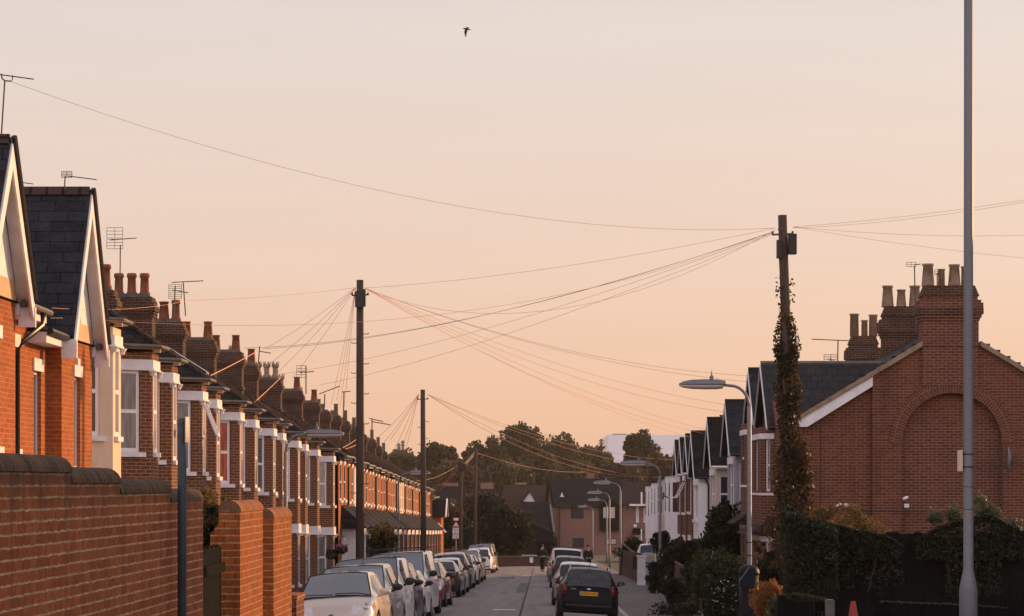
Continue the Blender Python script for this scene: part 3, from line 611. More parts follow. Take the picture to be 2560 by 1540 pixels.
for i, (dc, ya, yb, lab, op) in enumerate(BAYS):
    yc = dc - .5; zL = tab(LT, yc); t = thing('terraced_house', lab, 'house', (-9, yc, zL - 5.2), 'bay-fronted terraced houses'); BH[i] = t
    zb = zL - 6.0; zt = zL + .36; P0, P1, P2, P3 = (XF, yc - 1.05), (XB, yc - .5), (XB, yc + .5), (XF, yc + 1.05)
    wm = 'cream' if op.get('paint') else 'brick_bay'; pane = op.get('pane', 'pane')
    w = MB(); cl = math.hypot(.65, .55); wins = []
    up = (zL - 1.68, zL); lo = (zL - 4.5, zL - 2.8)
    def seg(A, B, u0, u1, doors=()):
        ops = [(u0, u1, *up), (u0, u1, *lo)] if u1 > u0 else []
        ops += list(doors); wall_seg(w, A, B, zb, zt, ops, .1)
        for q in ops: wins.append((A, B, q))
    seg(P0, P1, .03, .57); seg(P1, P2, .22, .78); seg(P2, P3, cl - .57, cl - .03)
    for A, B in (((XF, ya), P0), (P3, (XF, yb))):
        L = B[1] - A[1]
        if L > 1.35: seg(A, B, L / 2 - .42, L / 2 + .42)
        elif L > .01: seg(A, B, 0, 0)
    w.box(-15.8, XF - .3, ya + .01, yb - .01, zb, zt - .05)
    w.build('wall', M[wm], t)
    for k, (A, B, q) in enumerate(wins):
        upper = q[2] > zL - 2
        if q[1] - q[0] > .7 and not upper:
            d = MB(); D, _ = dirlen(A, B); d.obox(A, D, q[0], q[1], -.1, -.05, q[2], q[3]); d.build('door', M['door'], t); continue
        window(t, A, B, q, pane=pane if upper else ('pane_net' if k % 2 else 'pane'), openlight=bool(op.get('openlight')) and upper and k == 2, fw=.07, rec=.04 if A[0] != B[0] else .0, flush=A[0] == B[0])
    poly = [P0, P1, P2, P3]
    for z0, z1, nm in ((zL, zL + .22, 'lintel_band'), (zL - 2.8, zL - 2.5, 'lintel_band')):
        part(nm, M['white'], t, lambda b: (strip(b, poly, .003, .035, z0, z1), strip(b, poly, .035, .055, z0 - .0, z0 + .04)))
    for z in (zL, zL - 2.8):
        for q in (P1, P2): part('capital', M['white'], t, lambda b: b.lathe([(.055, -.11), (.06, -.09), (.075, -.05), (.10, -.015), (.10, .0)], (q[0] + .015, q[1], z), 8))
    for A, B, q in wins:
        if q[1] - q[0] > .7 and q[2] < zL - 2: continue
        D, L = dirlen(A, B); part('sill', M['white'], t, lambda b: b.obox(A, D, q[0] - .05, q[1] + (.05 if L > .95 else .1), .002, .075, q[2] - .09, q[2] + .004))
    # bay roof and main roof
    ze = zt + .15; Q = mitre(poly, .14); E = (-8.78, yc, ze + .66); T = (-9.75, yc, ze + .66)
    r = MB(); q3 = [(p[0], p[1], ze) for p in Q]
    r.face(q3[0], q3[1], E); r.face(q3[1], q3[2], E); r.face(q3[2], q3[3], E); r.face(q3[0], E, T); r.face(q3[3], T, E)
    r.face(*[(p[0], p[1], ze - .03) for p in Q][::-1])
    br = r.build('bay_roof', M['tile_dark'], t)
    part('hip_tile', M['tile_brown'], br, lambda b: [b.tube([q3[k], E], .055, 6) for k in (1, 2)] + [b.tube([E, T], .06, 6)])
    part('main_roof', M['tile_dark'], t, lambda b: b.extr([(-8.45, ya, ze), (-12.2, ya, ze + 2.36), (-15.95, ya, ze)], (0, yb - ya - .012, 0)))
    part('verge_tile', M['tile_brown'], t, lambda b: (b.tube([(-8.42, yb - .06, ze + .06), (-12.2, yb - .06, ze + 2.42)], .07, 6), b.tube([(-12.2, ya, ze + 2.4), (-12.2, yb - .02, ze + 2.4)], .09, 6)))
    part('gutter', M['gutter_grey'], t, lambda b: b.tube([(p[0], p[1], ze - .02) for p in mitre(poly, .19)], .04, 8))
    part('gutter_stop', M['buffstone'], t, lambda b: b.box(-7.98, -7.83, yc - .48, yc - .40, ze - .14, ze - .07))
    part('soffit', M['buffstone'] if i % 2 else M['white'], t, lambda b: strip(b, poly, .004, .13, ze - .075, ze - .035))
    if op.get('solar'): part('solar_collector', M['solar'], t, lambda b: [b.extr([(-7.98, yc + .25 + .3 * k, ze + .13), (-9.25, yc + .25 + .3 * k, ze + .93), (-9.25, yc + .25 + .3 * k, ze + 1.0), (-7.98, yc + .25 + .3 * k, ze + .2)], (0, .27, 0)) for k in range(2)])
    if i % 2 == 0: part('downpipe', M['black_plastic'], t, lambda b: b.tube([(XF + .06, yb - .12, zt), (XF + .06, yb - .12, zb)], .04, 6))

# ---------------------------------------------------------------- flat-fronted terrace
ET = [(110, 1.15), (184, -.16), (206, -.52)]
FLAT_N, FW = 19, 4.75
DESC = ['first flat-fronted house, black drainpipes on orange brick', 'flat-fronted house behind the yellowing garden bush', 'white rendered flat-fronted house with a rounded eave', 'flat-fronted brick house just past the white rendered one']
FH = {}
for j in range(FLAT_N):
    ya = 110 + j * FW; yb = ya + FW; yc = (ya + yb) / 2; e = tab(ET, yc); zb = e - 6
    lab = DESC[j] if j < 4 else None
    if j == 10: lab = 'cream rendered flat-fronted house seen just past the middle telegraph pole'
    if j == 18: lab = 'last flat-fronted house, against the taller end house'
    if not lab: lab = 'sunlit flat-fronted brick house in the run of alike houses past the white rendered one'
    t = thing('terraced_house', lab, 'house', (-9, yc, e - 5.4), 'flat-fronted terraced houses'); FH[j] = t
    wm = 'render_white' if j == 2 else ('cream' if j in (10,) else 'brick_orange')
    A, B = (-8.0, ya), (-8.0, yb); w = MB()
    o1 = [(.75, 1.6, e - 1.75, e - .3), (3.0, 3.85, e - 1.75, e - .3)]; o2 = [(.6, 1.5, zb + .6, e - 2.95), (2.4, 3.9, zb + 1.4, e - 3.05)]
    wall_seg(w, A, B, zb, e, o1 + o2, .1); w.box(-15, -8.35, ya + .01, yb - .01, zb, e - .05); w.build('wall', M[wm], t)
    for q in o1:
        window(t, A, B, q, pane='pane_net' if j % 3 else 'pane', rec=.0, flush=True); D = (0, 1)
        part('sill', M['white'], t, lambda b: b.obox(A, D, q[0] - .06, q[1] + .06, .002, .08, q[2] - .1, q[2] + .003))
        part('lintel', M['white'], t, lambda b: b.obox(A, D, q[0] - .08, q[1] + .08, .002, .03, q[3] - .003, q[3] + .2))
    d = MB(); d.obox(A, (0, 1), .6, 1.5, -.1, -.05, zb + .6, e - 2.95); d.build('door', M['door'], t)
    # ground floor bay with lean-to roof
    x1 = -7.2; ba, bb_ = ya + 1.9, yb - .35; v = MB()
    op = (.25, bb_ - ba - .25, e - 4.6, e - 3.15)
    wall_seg(v, (x1, ba), (x1, bb_), zb, e - 2.9, [op], .1); wall_seg(v, (-8.0, ba), (x1, ba), zb, e - 2.9); wall_seg(v, (x1, bb_), (-8, bb_), zb, e - 2.9)
    v.build('bay', M['white' if j in (0, 2) else 'brick_bay'], t)
    window(t, (x1, ba), (x1, bb_), op, mull=(.33, .67), pane='pane_net')
    part('lintel_band', M['white'], t, lambda b: strip(b, [(-7.99, ba), (x1, ba), (x1, bb_), (-7.99, bb_)], .003, .04, e - 3.15, e - 2.88))
    part('porch_roof', M['slate'], t, lambda b: b.extr([(-8.0, ya + 1.5, e - 1.95), (-7.02, ya + 1.5, e - 2.8), (-7.02, ya + 1.5, e - 2.87), (-8.0, ya + 1.5, e - 2.87)], (0, FW - 1.6, 0)))
    part('main_roof', M['tile_dark'], t, lambda b: b.extr([(-7.75, ya, e), (-11.6, ya, e + 2.35), (-15.2, ya, e)], (0, FW - .012, 0)))
    part('ridge_tile', M['tile_brown'], t, lambda b: (b.tube([(-11.6, ya, e + 2.38), (-11.6, yb - .02, e + 2.38)], .09, 6), b.tube([(-7.75, yb - .06, e + .05), (-11.6, yb - .06, e + 2.38)], .05, 5)))
    part('gutter', M['gutter_grey'], t, lambda b: b.tube([(-7.7, ya, e - .03), (-7.7, yb, e - .04)], .06, 8))
    part('fascia', M['white'] if j % 2 else M['black_plastic'], t, lambda b: b.box(-7.99, -7.76, ya, yb - .01, e - .14, e - .02))
    if j % 2 == 0: part('downpipe', M['black_plastic'], t, lambda b: b.tube([(-7.7, yb - .1, e - .06), (-7.7, yb - .1, e - .2), (-7.92, yb - .1, e - .45), (-7.92, yb - .1, e - 2)], .05, 8))
# taller end house closing the row
t = thing('end_house', 'dark side-on brick house with scalloped bargeboards closing the row', 'house', (-9, 212, g(212)))
def f(b): b.box(-15, -8.3, 205.5, 216, g(212) - .5, -.9); b.box(-8.3, -7.5, 208, 213, g(212) - .5, -2.4)
part('wall', M['brick_orange'], t, f)
part('roof', M['tile_black'], t, lambda b: b.extr([(-8.0, 205.3, -1.0), (-11.6, 205.3, 1.6), (-15.3, 205.3, -1.0)], (0, 10.9, 0)))
part('porch_roof', M['tile_black'], t, lambda b: b.extr([(-7.2, 207.7, -2.45), (-7.2, 210.5, -1.2), (-7.2, 213.3, -2.45)], (-1.2, 0, 0)))
part('bargeboard', M['white'], t, lambda b: [b.tube([(-7.15, 207.6, -2.45), (-7.15, 210.5, -1.12)], .06, 5), b.tube([(-7.15, 213.4, -2.45), (-7.15, 210.5, -1.12)], .06, 5), b.tube([(-7.1, 207.0, -3.6), (-7.7, 207.0, -2.9)], .07, 5)])
part('gutter', M['gutter_grey'], t, lambda b: b.tube([(-7.95, 205.3, -1.02), (-7.95, 216, -1.02)], .07, 6))

# chimney stacks of the rows on the left
ST = [(71.6, 4.98, 'tt'), (78.6, 5.28, 'ttt'), (85.3, 4.97, 'tpp'), (93.5, 4.84, 'pp'), (102, 4.84, 'pp'), (107.4, 4.6, 'pc'), (117.1, 4.4, 'ccc'), (127.4, 4.29, 'pc'), (137, 4.04, 'pc'), (144.2, 3.78, 's'), (151.5, 3.74, 'ss'), (158.6, 3.58, 'ss'),
      (166, 3.35, 'ss'), (174, 3.1, 'sc'), (183.5, 2.95, 'ss'), (190.5, 2.6, 'ss'), (197, 2.3, 'ss')]
KP = {'t': ('tall', 'terracotta', .95), 'p': ('plain', 'terracotta', 1.), 'c': ('crown', 'buffclay', 1.), 's': ('slim', 'buffclay', 1.)}
for d, zt, ps in ST:
    ow = None
    for i, (dc, ya, yb, *_r) in enumerate(BAYS):
        if ya <= d < yb: ow = BH[i]
    if ow is None: ow = FH[min(FLAT_N - 1, int((d - 110) / FW))]
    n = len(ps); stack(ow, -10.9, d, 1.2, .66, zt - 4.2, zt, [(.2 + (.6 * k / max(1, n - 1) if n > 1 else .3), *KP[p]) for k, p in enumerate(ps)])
stack(gh2, -10.35, 50.5, .9, .5, 2, 3.95 + .9, [(.75, 'plain', 'buffclay', 1.0)])
# ---------------------------------------------------------------- parked cars
CARS = {  # profile keypoints (y from tail, z) roughly: tail bottom lip, tail, rear window base, roof rear, windscreen top, cowl, hood front, nose
    'hatch':  dict(L=3.99, W=1.70, top=[(0, .60), (.03, .92), (.14, 1.0), (.52, 1.40), (1.2, 1.475), (2.3, 1.46), (3.14, 1.0), (3.72, .83), (3.93, .66), (3.99, .56)], rb=.14, rt=.52, wt=2.3, cw=3.14, belt=.94, roof=.70, wf=.62, pil=[(.75, .83), (1.52, 1.62), (2.62, 2.68)]),
    'small':  dict(L=3.6, W=1.62, top=[(0, .60), (.03, .90), (.12, .98), (.36, 1.33), (1.0, 1.40), (2.0, 1.39), (2.75, .98), (3.35, .84), (3.55, .66), (3.6, .55)], rb=.12, rt=.36, wt=2.0, cw=2.75, belt=.92, roof=.70, wf=.60, pil=[(.62, .7), (1.35, 1.44), (2.25, 2.3)]),
    'mpv':    dict(L=4.3, W=1.76, top=[(0, .62), (.03, 1.0), (.08, 1.06), (.36, 1.53), (1.1, 1.63), (2.5, 1.60), (3.42, 1.04), (4.0, .88), (4.22, .70), (4.3, .58)], rb=.08, rt=.36, wt=2.5, cw=3.42, belt=.99, roof=.74, wf=.64, pil=[(.75, .83), (1.65, 1.75), (2.85, 2.92)]),
    'smallvan': dict(L=4.3, W=1.80, top=[(0, .6), (.02, 1.05), (.03, 1.14), (.08, 1.66), (.3, 1.74), (2.55, 1.76), (3.32, 1.10), (4.0, .94), (4.24, .72), (4.3, .58)], rb=.03, rt=.08, wt=2.55, cw=3.32, belt=1.06, roof=.80, wf=.66, pil=[(.3, 1.9), (2.72, 2.8)]),
    'van':    dict(L=4.78, W=1.90, top=[(0, .6), (.02, 1.1), (.03, 1.2), (.07, 1.80), (.3, 1.89), (3.45, 1.88), (4.14, 1.16), (4.55, .98), (4.72, .74), (4.78, .58)], rb=.03, rt=.07, wt=3.45, cw=4.14, belt=1.12, roof=.80, wf=.68, pil=[(.3, 2.6), (3.62, 3.72)]),
    'saloon': dict(L=4.5, W=1.74, top=[(0, .58), (.03, .88), (.1, .98), (.62, 1.03), (1.3, 1.37), (1.8, 1.42), (2.5, 1.41), (3.3, .99), (4.1, .84), (4.42, .66), (4.5, .55)], rb=.66, rt=1.3, wt=2.5, cw=3.3, belt=.94, roof=.68, wf=.62, pil=[(1.0, 1.2), (1.9, 2.0), (2.72, 2.78)]),
    'estate': dict(L=4.45, W=1.70, top=[(0, .56), (.02, .86), (.10, .95), (.48, 1.40), (.9, 1.455), (2.5, 1.45), (3.3, .98), (4.1, .82), (4.38, .66), (4.45, .55)], rb=.10, rt=.48, wt=2.5, cw=3.3, belt=.93, roof=.66, wf=.62, pil=[(.8, .92), (1.8, 1.9), (2.72, 2.78)]),
    'suv':    dict(L=4.4, W=1.82, top=[(0, .66), (.03, 1.02), (.09, 1.08), (.36, 1.56), (1.0, 1.655), (2.4, 1.64), (3.25, 1.12), (4.05, 1.0), (4.33, .78), (4.4, .62)], rb=.09, rt=.36, wt=2.4, cw=3.25, belt=1.04, roof=.72, wf=.68, pil=[(.75, .85), (1.6, 1.7), (2.62, 2.7)]),
}
def lin(k, y):
    return tab(k, y)
def make_car(kind, pm, label, group, detail=True, name='parked_car', cat='car', rear_text=None, rails=False, rack=False, tail='tall', bump_col=None, screen='screenglass'):
    S = CARS[kind]; L, W = S['L'], S['W']; wr = S['wf'] * .5 if False else .305
    wy = [.78, L - .82]; belt = S['belt']; H = max(z for _, z in S['top'])
    t = thing(name, label, cat, (0, 0, 0), group)
    def zt(y): return sum(lin(S['top'], y + k * .025) for k in (-2, -1, 0, 1, 2)) / 5 if .12 < y < L - .12 else lin(S['top'], y)
    ys = {0, .03, .08, .16, .28, L, L - .02, L - .07, L - .15, L - .28, S['rb'], S['rt'], S['wt'], S['cw']}
    ys |= {p for q in S['pil'] for p in q}; ys |= {round(k * .3, 2) for k in range(2, int(L / .3))}
    for w in wy: ys |= {w + .37 * math.cos(a * math.pi / 8) for a in range(9)}
    ys |= {S['wt'] + (S['cw'] - S['wt']) * k / 4 for k in range(1, 4)} | {S['rb'] + (S['rt'] - S['rb']) * k / 3 for k in range(1, 3)}
    keep = {S['rb'], S['rt'], S['wt'], S['cw']} | {p for q in S['pil'] for p in q}; out = []
    for y in sorted(ys):
        if out and y - out[-1] < .022:
            if y in keep: out[-1] = y
            continue
        out.append(y)
    ys = out
    def zbot(y):
        z = .20 + .10 * max(0, 1 - y / .5) ** 2 + .06 * max(0, 1 - (L - y) / .5) ** 2
        for w in wy:
            if abs(y - w) < .37: z = max(z, .32 + math.sqrt(max(0, .37 ** 2 - (y - w) ** 2)) - .02)
        return z
    def hw(y):
        u = abs(y - L / 2) / (L / 2); return W / 2 * (1 - .16 * u ** 7 - .04 * u ** 2)
    def sec(y):
        w = hw(y); T = zt(y); zb = zbot(y); be = min(belt + .03 * (1 - y / L), T - .05)
        G = max(0, min(1, (T - be - .05) / max(.1, H - be - .05)))
        wr_ = w * .90 * (1 - G) + S['roof'] * W / 2 * 1.02 * G
        zr = be + .03 + (T - .085 - be - .03) * G
        mid = max(zb + .05, .52); up = max(mid + .04, be - .12)
        return [(0, zb), (w * .8, zb), (w * .975, zb + .035), (w, max(mid, zb + .04)), (w * .99, max(up, mid + .03)), (w * .955, max(be, up + .02)), (wr_, max(zr, be + .025)), (wr_ - .055, T - .035), (wr_ * .55, T - .006), (0, T)]
    secs = [sec(y) for y in ys]; nr = 10
    regs = {'body': MB(), 'windscreen': MB(), 'rear_window': MB(), 'side_window': MB(), 'lower_trim': MB()}
    def inp(y0, y1, a, b): return y0 >= a - 1e-4 and y1 <= b + 1e-4
    for j in range(len(ys) - 1):
        y0, y1 = ys[j], ys[j + 1]
        for i in range(nr - 1):
            a, b_, c, d = secs[j][i], secs[j][i + 1], secs[j + 1][i + 1], secs[j + 1][i]
            reg = 'body'
            if inp(y0, y1, S['wt'], S['cw']) and i in (7, 8): reg = 'windscreen'
            elif inp(y0, y1, S['rb'], S['rt']) and i in (7, 8): reg = 'rear_window'
            elif i == 5 and y0 > S['rb'] + .2 and y1 < S['cw'] - .12 and not any(inp(y0, y1, p, q) for p, q in S['pil']):
                if secs[j][6][1] - secs[j][5][1] > .12 or secs[j + 1][6][1] - secs[j + 1][5][1] > .12: reg = 'side_window'
            elif y0 > L - .60 and (i in (4, 5) or i in (6, 7) and y0 > L - .30 and zt(y1) > .60): reg = 'headlight'
            elif i <= 1 or (i == 2 and bump_col): reg = 'lower_trim'
            for s in (1, -1):
                if reg == 'headlight': reg = ('headlight', s); regs.setdefault(reg, MB())
                if reg == 'side_window': reg = ('side_window', s, sum(y0 >= p[1] - 1e-4 for p in S['pil'])); regs.setdefault(reg, MB())
                q = [(s * a[0], y0, a[1]), (s * b_[0], y0, b_[1]), (s * c[0], y1, c[1]), (s * d[0], y1, d[1])]
                regs[reg].face(*(q if s < 0 else q[::-1]))
                if isinstance(reg, tuple): reg = reg[0]
    for j, s in ((0, 1), (len(ys) - 1, -1)):     # tail and nose caps
        q = [(p[0], ys[j], p[1]) for p in secs[j]] + [(-p[0], ys[j], p[1]) for p in secs[j][::-1]]
        regs['body'].face(*(q if s > 0 else q[::-1]))
    def weld(o):
        import bmesh
        bm = bmesh.new(); bm.from_mesh(o.data); bmesh.ops.remove_doubles(bm, verts=bm.verts, dist=.0008); bmesh.ops.recalc_face_normals(bm, faces=bm.faces) if o.name.startswith('body') else None
        bm.to_mesh(o.data); bm.free(); o.data.polygons.foreach_set('use_smooth', [True] * len(o.data.polygons))
        try: o.data.set_sharp_from_angle(angle=math.radians(38))
        except Exception: pass
    body = regs['body'].build('body', pm, t); weld(body)
    for k in [k for k in regs if isinstance(k, tuple)]: weld(regs[k].build(k[0], M['carglass' if k[0] == 'side_window' else 'headlamp'], t))
    for k, m in (('windscreen', screen), ('rear_window', 'rearglass' if kind not in ('van', 'smallvan') else 'trim'), ('lower_trim', 'trim')):
        if regs[k].f: weld(regs[k].build(k, M[m], t))
    # window seals, wipers
    def at(y, i, s=1, e=.004):
        p = sec(y)[i]; return (s * p[0], y, p[1] + e)
    for s in (1, -1): part('window_seal', M['trim'], t, lambda b: b.tube([at(y, 7, s) for y in np.linspace(S['wt'], S['cw'], 6)], .014, 5)); part('window_seal', M['trim'], t, lambda b: b.tube([at(y, 7, s) for y in np.linspace(S['rb'], S['rt'], 4)], .012, 5))
    part('cowl_panel', M['trim'], t, lambda b: b.tube([at(S['cw'] + .015, 7, -1), at(S['cw'] + .035, 8, -1), at(S['cw'] + .04, 9), at(S['cw'] + .035, 8), at(S['cw'] + .015, 7)], .022, 6))
                                                     
    part('window_seal', M['trim'], t, lambda b: b.tube([at(S['wt'], 7, -1), at(S['wt'], 8, -1), at(S['wt'], 8), at(S['wt'], 7)], .009, 5)); part('window_seal', M['trim'], t, lambda b: b.tube([at(S['rb'], 7, -1), at(S['rb'], 8, -1), at(S['rb'], 8), at(S['rb'], 7)], .014, 5))
    part('wiper', M['trim'], t, lambda b: (b.tube([at(S['cw'], 7, -1, .02), at(S['cw'] - .04, 8, -1, .03), (0, S['cw'] - .06, zt(S['cw'] - .06) + .02)], .01, 5), b.tube([(0.03, S['cw'] - .02, zt(S['cw'] - .02) + .02), at(S['cw'] - .05, 8, 1, .03), (sec(S['cw'])[7][0] - .05, S['cw'] - .08, zt(S['cw'] - .08))], .01, 5)))
    for s in (1, -1):
        def bowls(b):
            for yy, rr in ((L - .40, .075), (L - .22, .06)):
                p, q = sec(yy)[6], sec(yy)[7]; b.ell((s * (p[0] * .45 + q[0] * .55), yy, (p[1] + q[1]) / 2 - .012), (rr, rr * 1.3, .034), 12, 7)
        part('lamp_reflector', M['chrome'], t, bowls, True)
    # wheels
    for w in wy:
        for s in (1, -1):
            b = MB(); x = s * (W / 2 - .11); R0 = .31
            for k, (r0, xx) in enumerate(()): pass
            prof = [(.20, -.085), (.285, -.095), (R0, -.07), (R0, .07), (.285, .095), (.20, .085)]
            seg = 20; vs = [(x + xx, w + r * math.cos(2 * math.pi * q / seg), R0 + r * math.sin(2 * math.pi * q / seg)) for r, xx in prof for q in range(seg)]
            fs = [(i * seg + q, i * seg + (q + 1) % seg, (i + 1) * seg + (q + 1) % seg, (i + 1) * seg + q) for i in range(5) for q in range(seg)]
            b.add(vs, fs); wh = b.build('wheel', M['tyre'], t, smooth=True)
            r = MB(); xo = x + s * .07
            for q in range(5):
                a = q * 2 * math.pi / 5
                r.tube([(xo + s * .012, w, R0), (xo, w + .2 * math.cos(a), R0 + .2 * math.sin(a))], [.045, .028], 5)
            seg = 18
            r.tube([(xo - s * .14, w, R0), (xo - s * .10, w, R0)], .2, seg)
            ring = [(xo, w + .195 * math.cos(q * 2 * math.pi / seg), R0 + .195 * math.sin(q * 2 * math.pi / seg)) for q in range(seg + 1)]
            r.tube(ring, .014, 5, cap=False); r.build('rim', M['rim'], wh)
    # lamps
    hx = hw(L - .2)
    for s in (1, -1):
        yy = L - .22; zz = min(.70, zt(L - .3) - .12) + (.06 if kind in ('van', 'smallvan', 'suv', 'mpv') else 0)
        if tail == 'tall': part('taillight', M['taillamp'], t, lambda b: b.ell((s * (hw(.1) - .075), .115, .81 if H < 1.6 else .98), (.085, .12, .17), 12, 9), True)
        else: part('taillight', M['taillamp'], t, lambda b: b.ell((s * (hw(.1) - .19), .08, .80), (.21, .10, .10), 12, 7), True)
        my = S['cw'] - .30; mx = hw(my) + .10; mz = belt + .10; big = 1.35 if kind in ('van', 'smallvan') else 1.
        mo = part('wing_mirror', pm if pm is PC['champagne'] and s < 0 else M['trim'], t, lambda b: (b.ell((s * mx, my + .02, mz), (.115, .06, .068 * big), 12, 9), b.tube([(s * (mx - .14), my, mz - .08), (s * mx, my, mz - .04)], .025, 5)), True)
        part('mirror_glass', M['mirrorglass'], mo, lambda b: b.tube([(s * mx, my - .062, mz), (s * mx, my - .054, mz)], .075 * (1 if big == 1 else 1.1), 12))
        part('door_handle', pm if kind != 'van' else M['trim'], t, lambda b: [b.box(min(s * hw(y) * .985, s * (hw(y) * .985 + .03)), max(s * hw(y) * .985, s * (hw(y) * .985 + .03)), y, y + .17, belt - .14, belt - .105) for y in (1.25, 2.15)])
    # plates, grille, bumpers
    part('number_plate', M['plate_w'], t, lambda b: b.box(-.26, .26, L + .002, L + .012, .38, .49))
    rp = part('number_plate', M['plate_y'], t, lambda b: b.box(-.26, .26, -.014, -.003, .70 if kind != 'saloon' else .62, .81 if kind != 'saloon' else .73))
    part('grille', M['trim'], t, lambda b: (b.box(-.42, .42, L - .02, L + .006, .52, .58), b.box(-.5, .5, L - .03, L + .004, .24, .34)))
    part('badge', M['chrome'], t, lambda b: b.tube([(0, L - .05, .635), (0, L - .005, .62)], .06, 14))
    if tail == 'tall' and kind != 'van': part('bumper_strip', M['trim'], t, lambda b: b.box(-hw(.02) * .9, hw(.02) * .9, -.02, .03, .40, .46))
    # cabin
    def seat(b, x, y):
        b.box(x - .24, x + .24, y - .25, y + .28, .36, .56); b.extr([(x - .23, y - .25, .5), (x + .23, y - .25, .5), (x + .2, y - .42, 1.05), (x - .2, y - .42, 1.05)], (0, .13, .02)); b.ell((x, y - .41, 1.17), (.14, .06, .10), 10, 6)
    for s in (-.36, .36): part('seat', M['seat'], t, lambda b: seat(b, s, 2.1 + (.9 if kind == 'van' else 0)), label=None)
    if kind not in ('van', 'smallvan'): part('rear_seat', M['seat'], t, lambda b: (b.box(-.6, .6, .95, 1.3, .4, .58), b.extr([(-.6, .95, .5), (.6, .95, .5), (.56, .82, .98), (-.56, .82, .98)], (0, .12, 0)), [b.ell((q, .86, 1.04), (.12, .05, .07), 8, 5) for q in (-.36, .36)]))
    else: part('bulkhead', M['cabin'], t, lambda b: b.box(-W * .36, W * .36, S['wt'] - 1.25, S['wt'] - 1.2, .5, H - .12))
    part('dashboard', M['trim'], t, lambda b: b.box(-W * .42, W * .42, S['cw'] - .45, S['cw'] - .12, .55, belt - .02))
    part('steering_wheel', M['trim'], t, lambda b: b.tube([(.36 + .17 * math.cos(a), S['cw'] - .62 - .05 * math.sin(a), .93 + .17 * math.sin(a)) for a in np.linspace(0, 2 * math.pi, 15)], .014, 5, cap=False))
    part('rear_view_mirror', M['trim'], t, lambda b: b.box(-.11, .11, S['wt'] + .14, S['wt'] + .17, H - .19, H - .13))
    part('aerial_rod', M['trim'], t, lambda b: b.tube([(0, S['rt'] + .35 if kind in ('estate', 'mpv') else S['wt'] - .2, H - .03), (0, (S['rt'] if kind in ('estate', 'mpv') else S['wt'] - .5) - .05, H + .26)], .008, 5))
    if rails:
        for s in (1, -1): part('roof_rail', M['chrome'], t, lambda b: b.tube([(s * S['roof'] * W * .47, .62, H - .09), (s * S['roof'] * W * .47, .72, H + .02), (s * S['roof'] * W * .47, 2.2, H + .02), (s * S['roof'] * W * .47, 2.32, H - .09)], .02, 6))
    if rack:
        part('roof_rack', M['trim'], t, lambda b: [(b.tube([(-W * .46, y, H + .10), (W * .46, y, H + .10)], .022, 6), [b.tube([(s * W * .38, y, H - .08), (s * W * .38, y, H + .1)], .02, 5) for s in (1, -1)]) for y in rack])
    if rear_text:
        def txt(body, size, x, z, m, y=-.0165):
            cu = bpy.data.curves.new('txt', 'FONT'); cu.body = body; cu.size = size; cu.align_x = 'CENTER'; cu.align_y = 'CENTER'; cu.extrude = .001
            o = bpy.data.objects.new('txt', cu); COL.objects.link(o)
            me = bpy.data.meshes.new_from_object(o.evaluated_get(bpy.context.evaluated_depsgraph_get())); bpy.data.objects.remove(o)
            v = np.empty(len(me.vertices) * 3); me.vertices.foreach_get('co', v); v = v.reshape(-1, 3)
            b = MB(); b.add([(p[0] * .82 + x, y - p[2], p[1] + z) for p in v], [tuple(f.vertices) for f in me.polygons]); bpy.data.meshes.remove(me); return b, m
        for (body, size, x, z, m, nm, par) in ((rear_text, .115, .03, .755, 'ink', 'plate_lettering', rp), ('Zetec', .085, -.42, .875, 'chrome', 'model_lettering', t)):
            b, m = txt(body, size, x, z, m, -.0165 if par is rp else .022); b.build(nm, M[m], par)
        part('country_band', M['blue'], rp, lambda b: b.box(-.26, -.222, -.0165, -.0142, .70, .81))
        part('rear_badge', M['chrome'], t, lambda b: b.ell((0, .015, .875), (.065, .012, .025), 12, 6), True)
    return t
PC = {'champagne': paint('champagne_paint', (.60, .53, .45), .25), 'silver': paint('silver_paint', (.48, .47, .47), .45), 'white': paint('white_paint', (.76, .75, .76)), 'navy': paint('navy_paint', (.016, .02, .036), .1, .45),
      'black': paint('black_paint', (.004, .005, .009), 0, .12), 'green': paint('dark_green_paint', (.02, .028, .022), .2), 'red': paint('dark_red_paint', (.26, .03, .025)), 'beige': paint('beige_paint', (.36, .28, .19), .2), 'grey': paint('grey_paint', (.12, .12, .13), .4), 'blue': paint('pale_blue_paint', (.30, .36, .46), .3)}
def place(t, xc, d, front, dz=0.):
    """d = nearer end of the car"""
    L = 4.3
    for c in t.children:
        if c.name.startswith('body'): L = max(v.co.y for v in c.data.vertices)
    e = math.atan2(g(d + L) - g(d), L); ro = math.atan(2 * .16 * (xc + 1.25) / 12.96) * (abs(dz) < .01); yw = .04 * (xc < -1); dz -= .16 * ((xc + 1.25) / 3.6) ** 2 * (abs(dz) < .01)
    z = g(d) + dz
    if front: t.location = (xc + .06 * (xc < -1), d + L, g(d + L) + dz); t.rotation_euler = (Matrix.Rotation(ro, 3, 'Y') @ Matrix.Rotation(math.pi - yw, 3, 'Z') @ Matrix.Rotation(-e, 3, 'X')).to_euler()
    else: t.location = (xc - .05 * (xc < -1), d, z); t.rotation_euler = (Matrix.Rotation(ro, 3, 'Y') @ Matrix.Rotation(-yw * .6, 3, 'Z') @ Matrix.Rotation(e, 3, 'X')).to_euler()
    return t
GL, GR = 'cars parked nose to tail along the terrace kerb', 'cars parked along the kerb of the gabled houses'
XL = -3.0
def left(kind, col, d, front, label, **k): return place(make_car(kind, PC[col], label, GL, **k), XL - CARS[kind]['W'] / 2 - k.get('dx', 0), d, front)
left('hatch', 'champagne', 53.0, True, 'champagne hatchback facing out, first in the row beside the brick piers')
left('mpv', 'silver', 58.0, True, 'silver people carrier parked right behind the champagne hatchback')
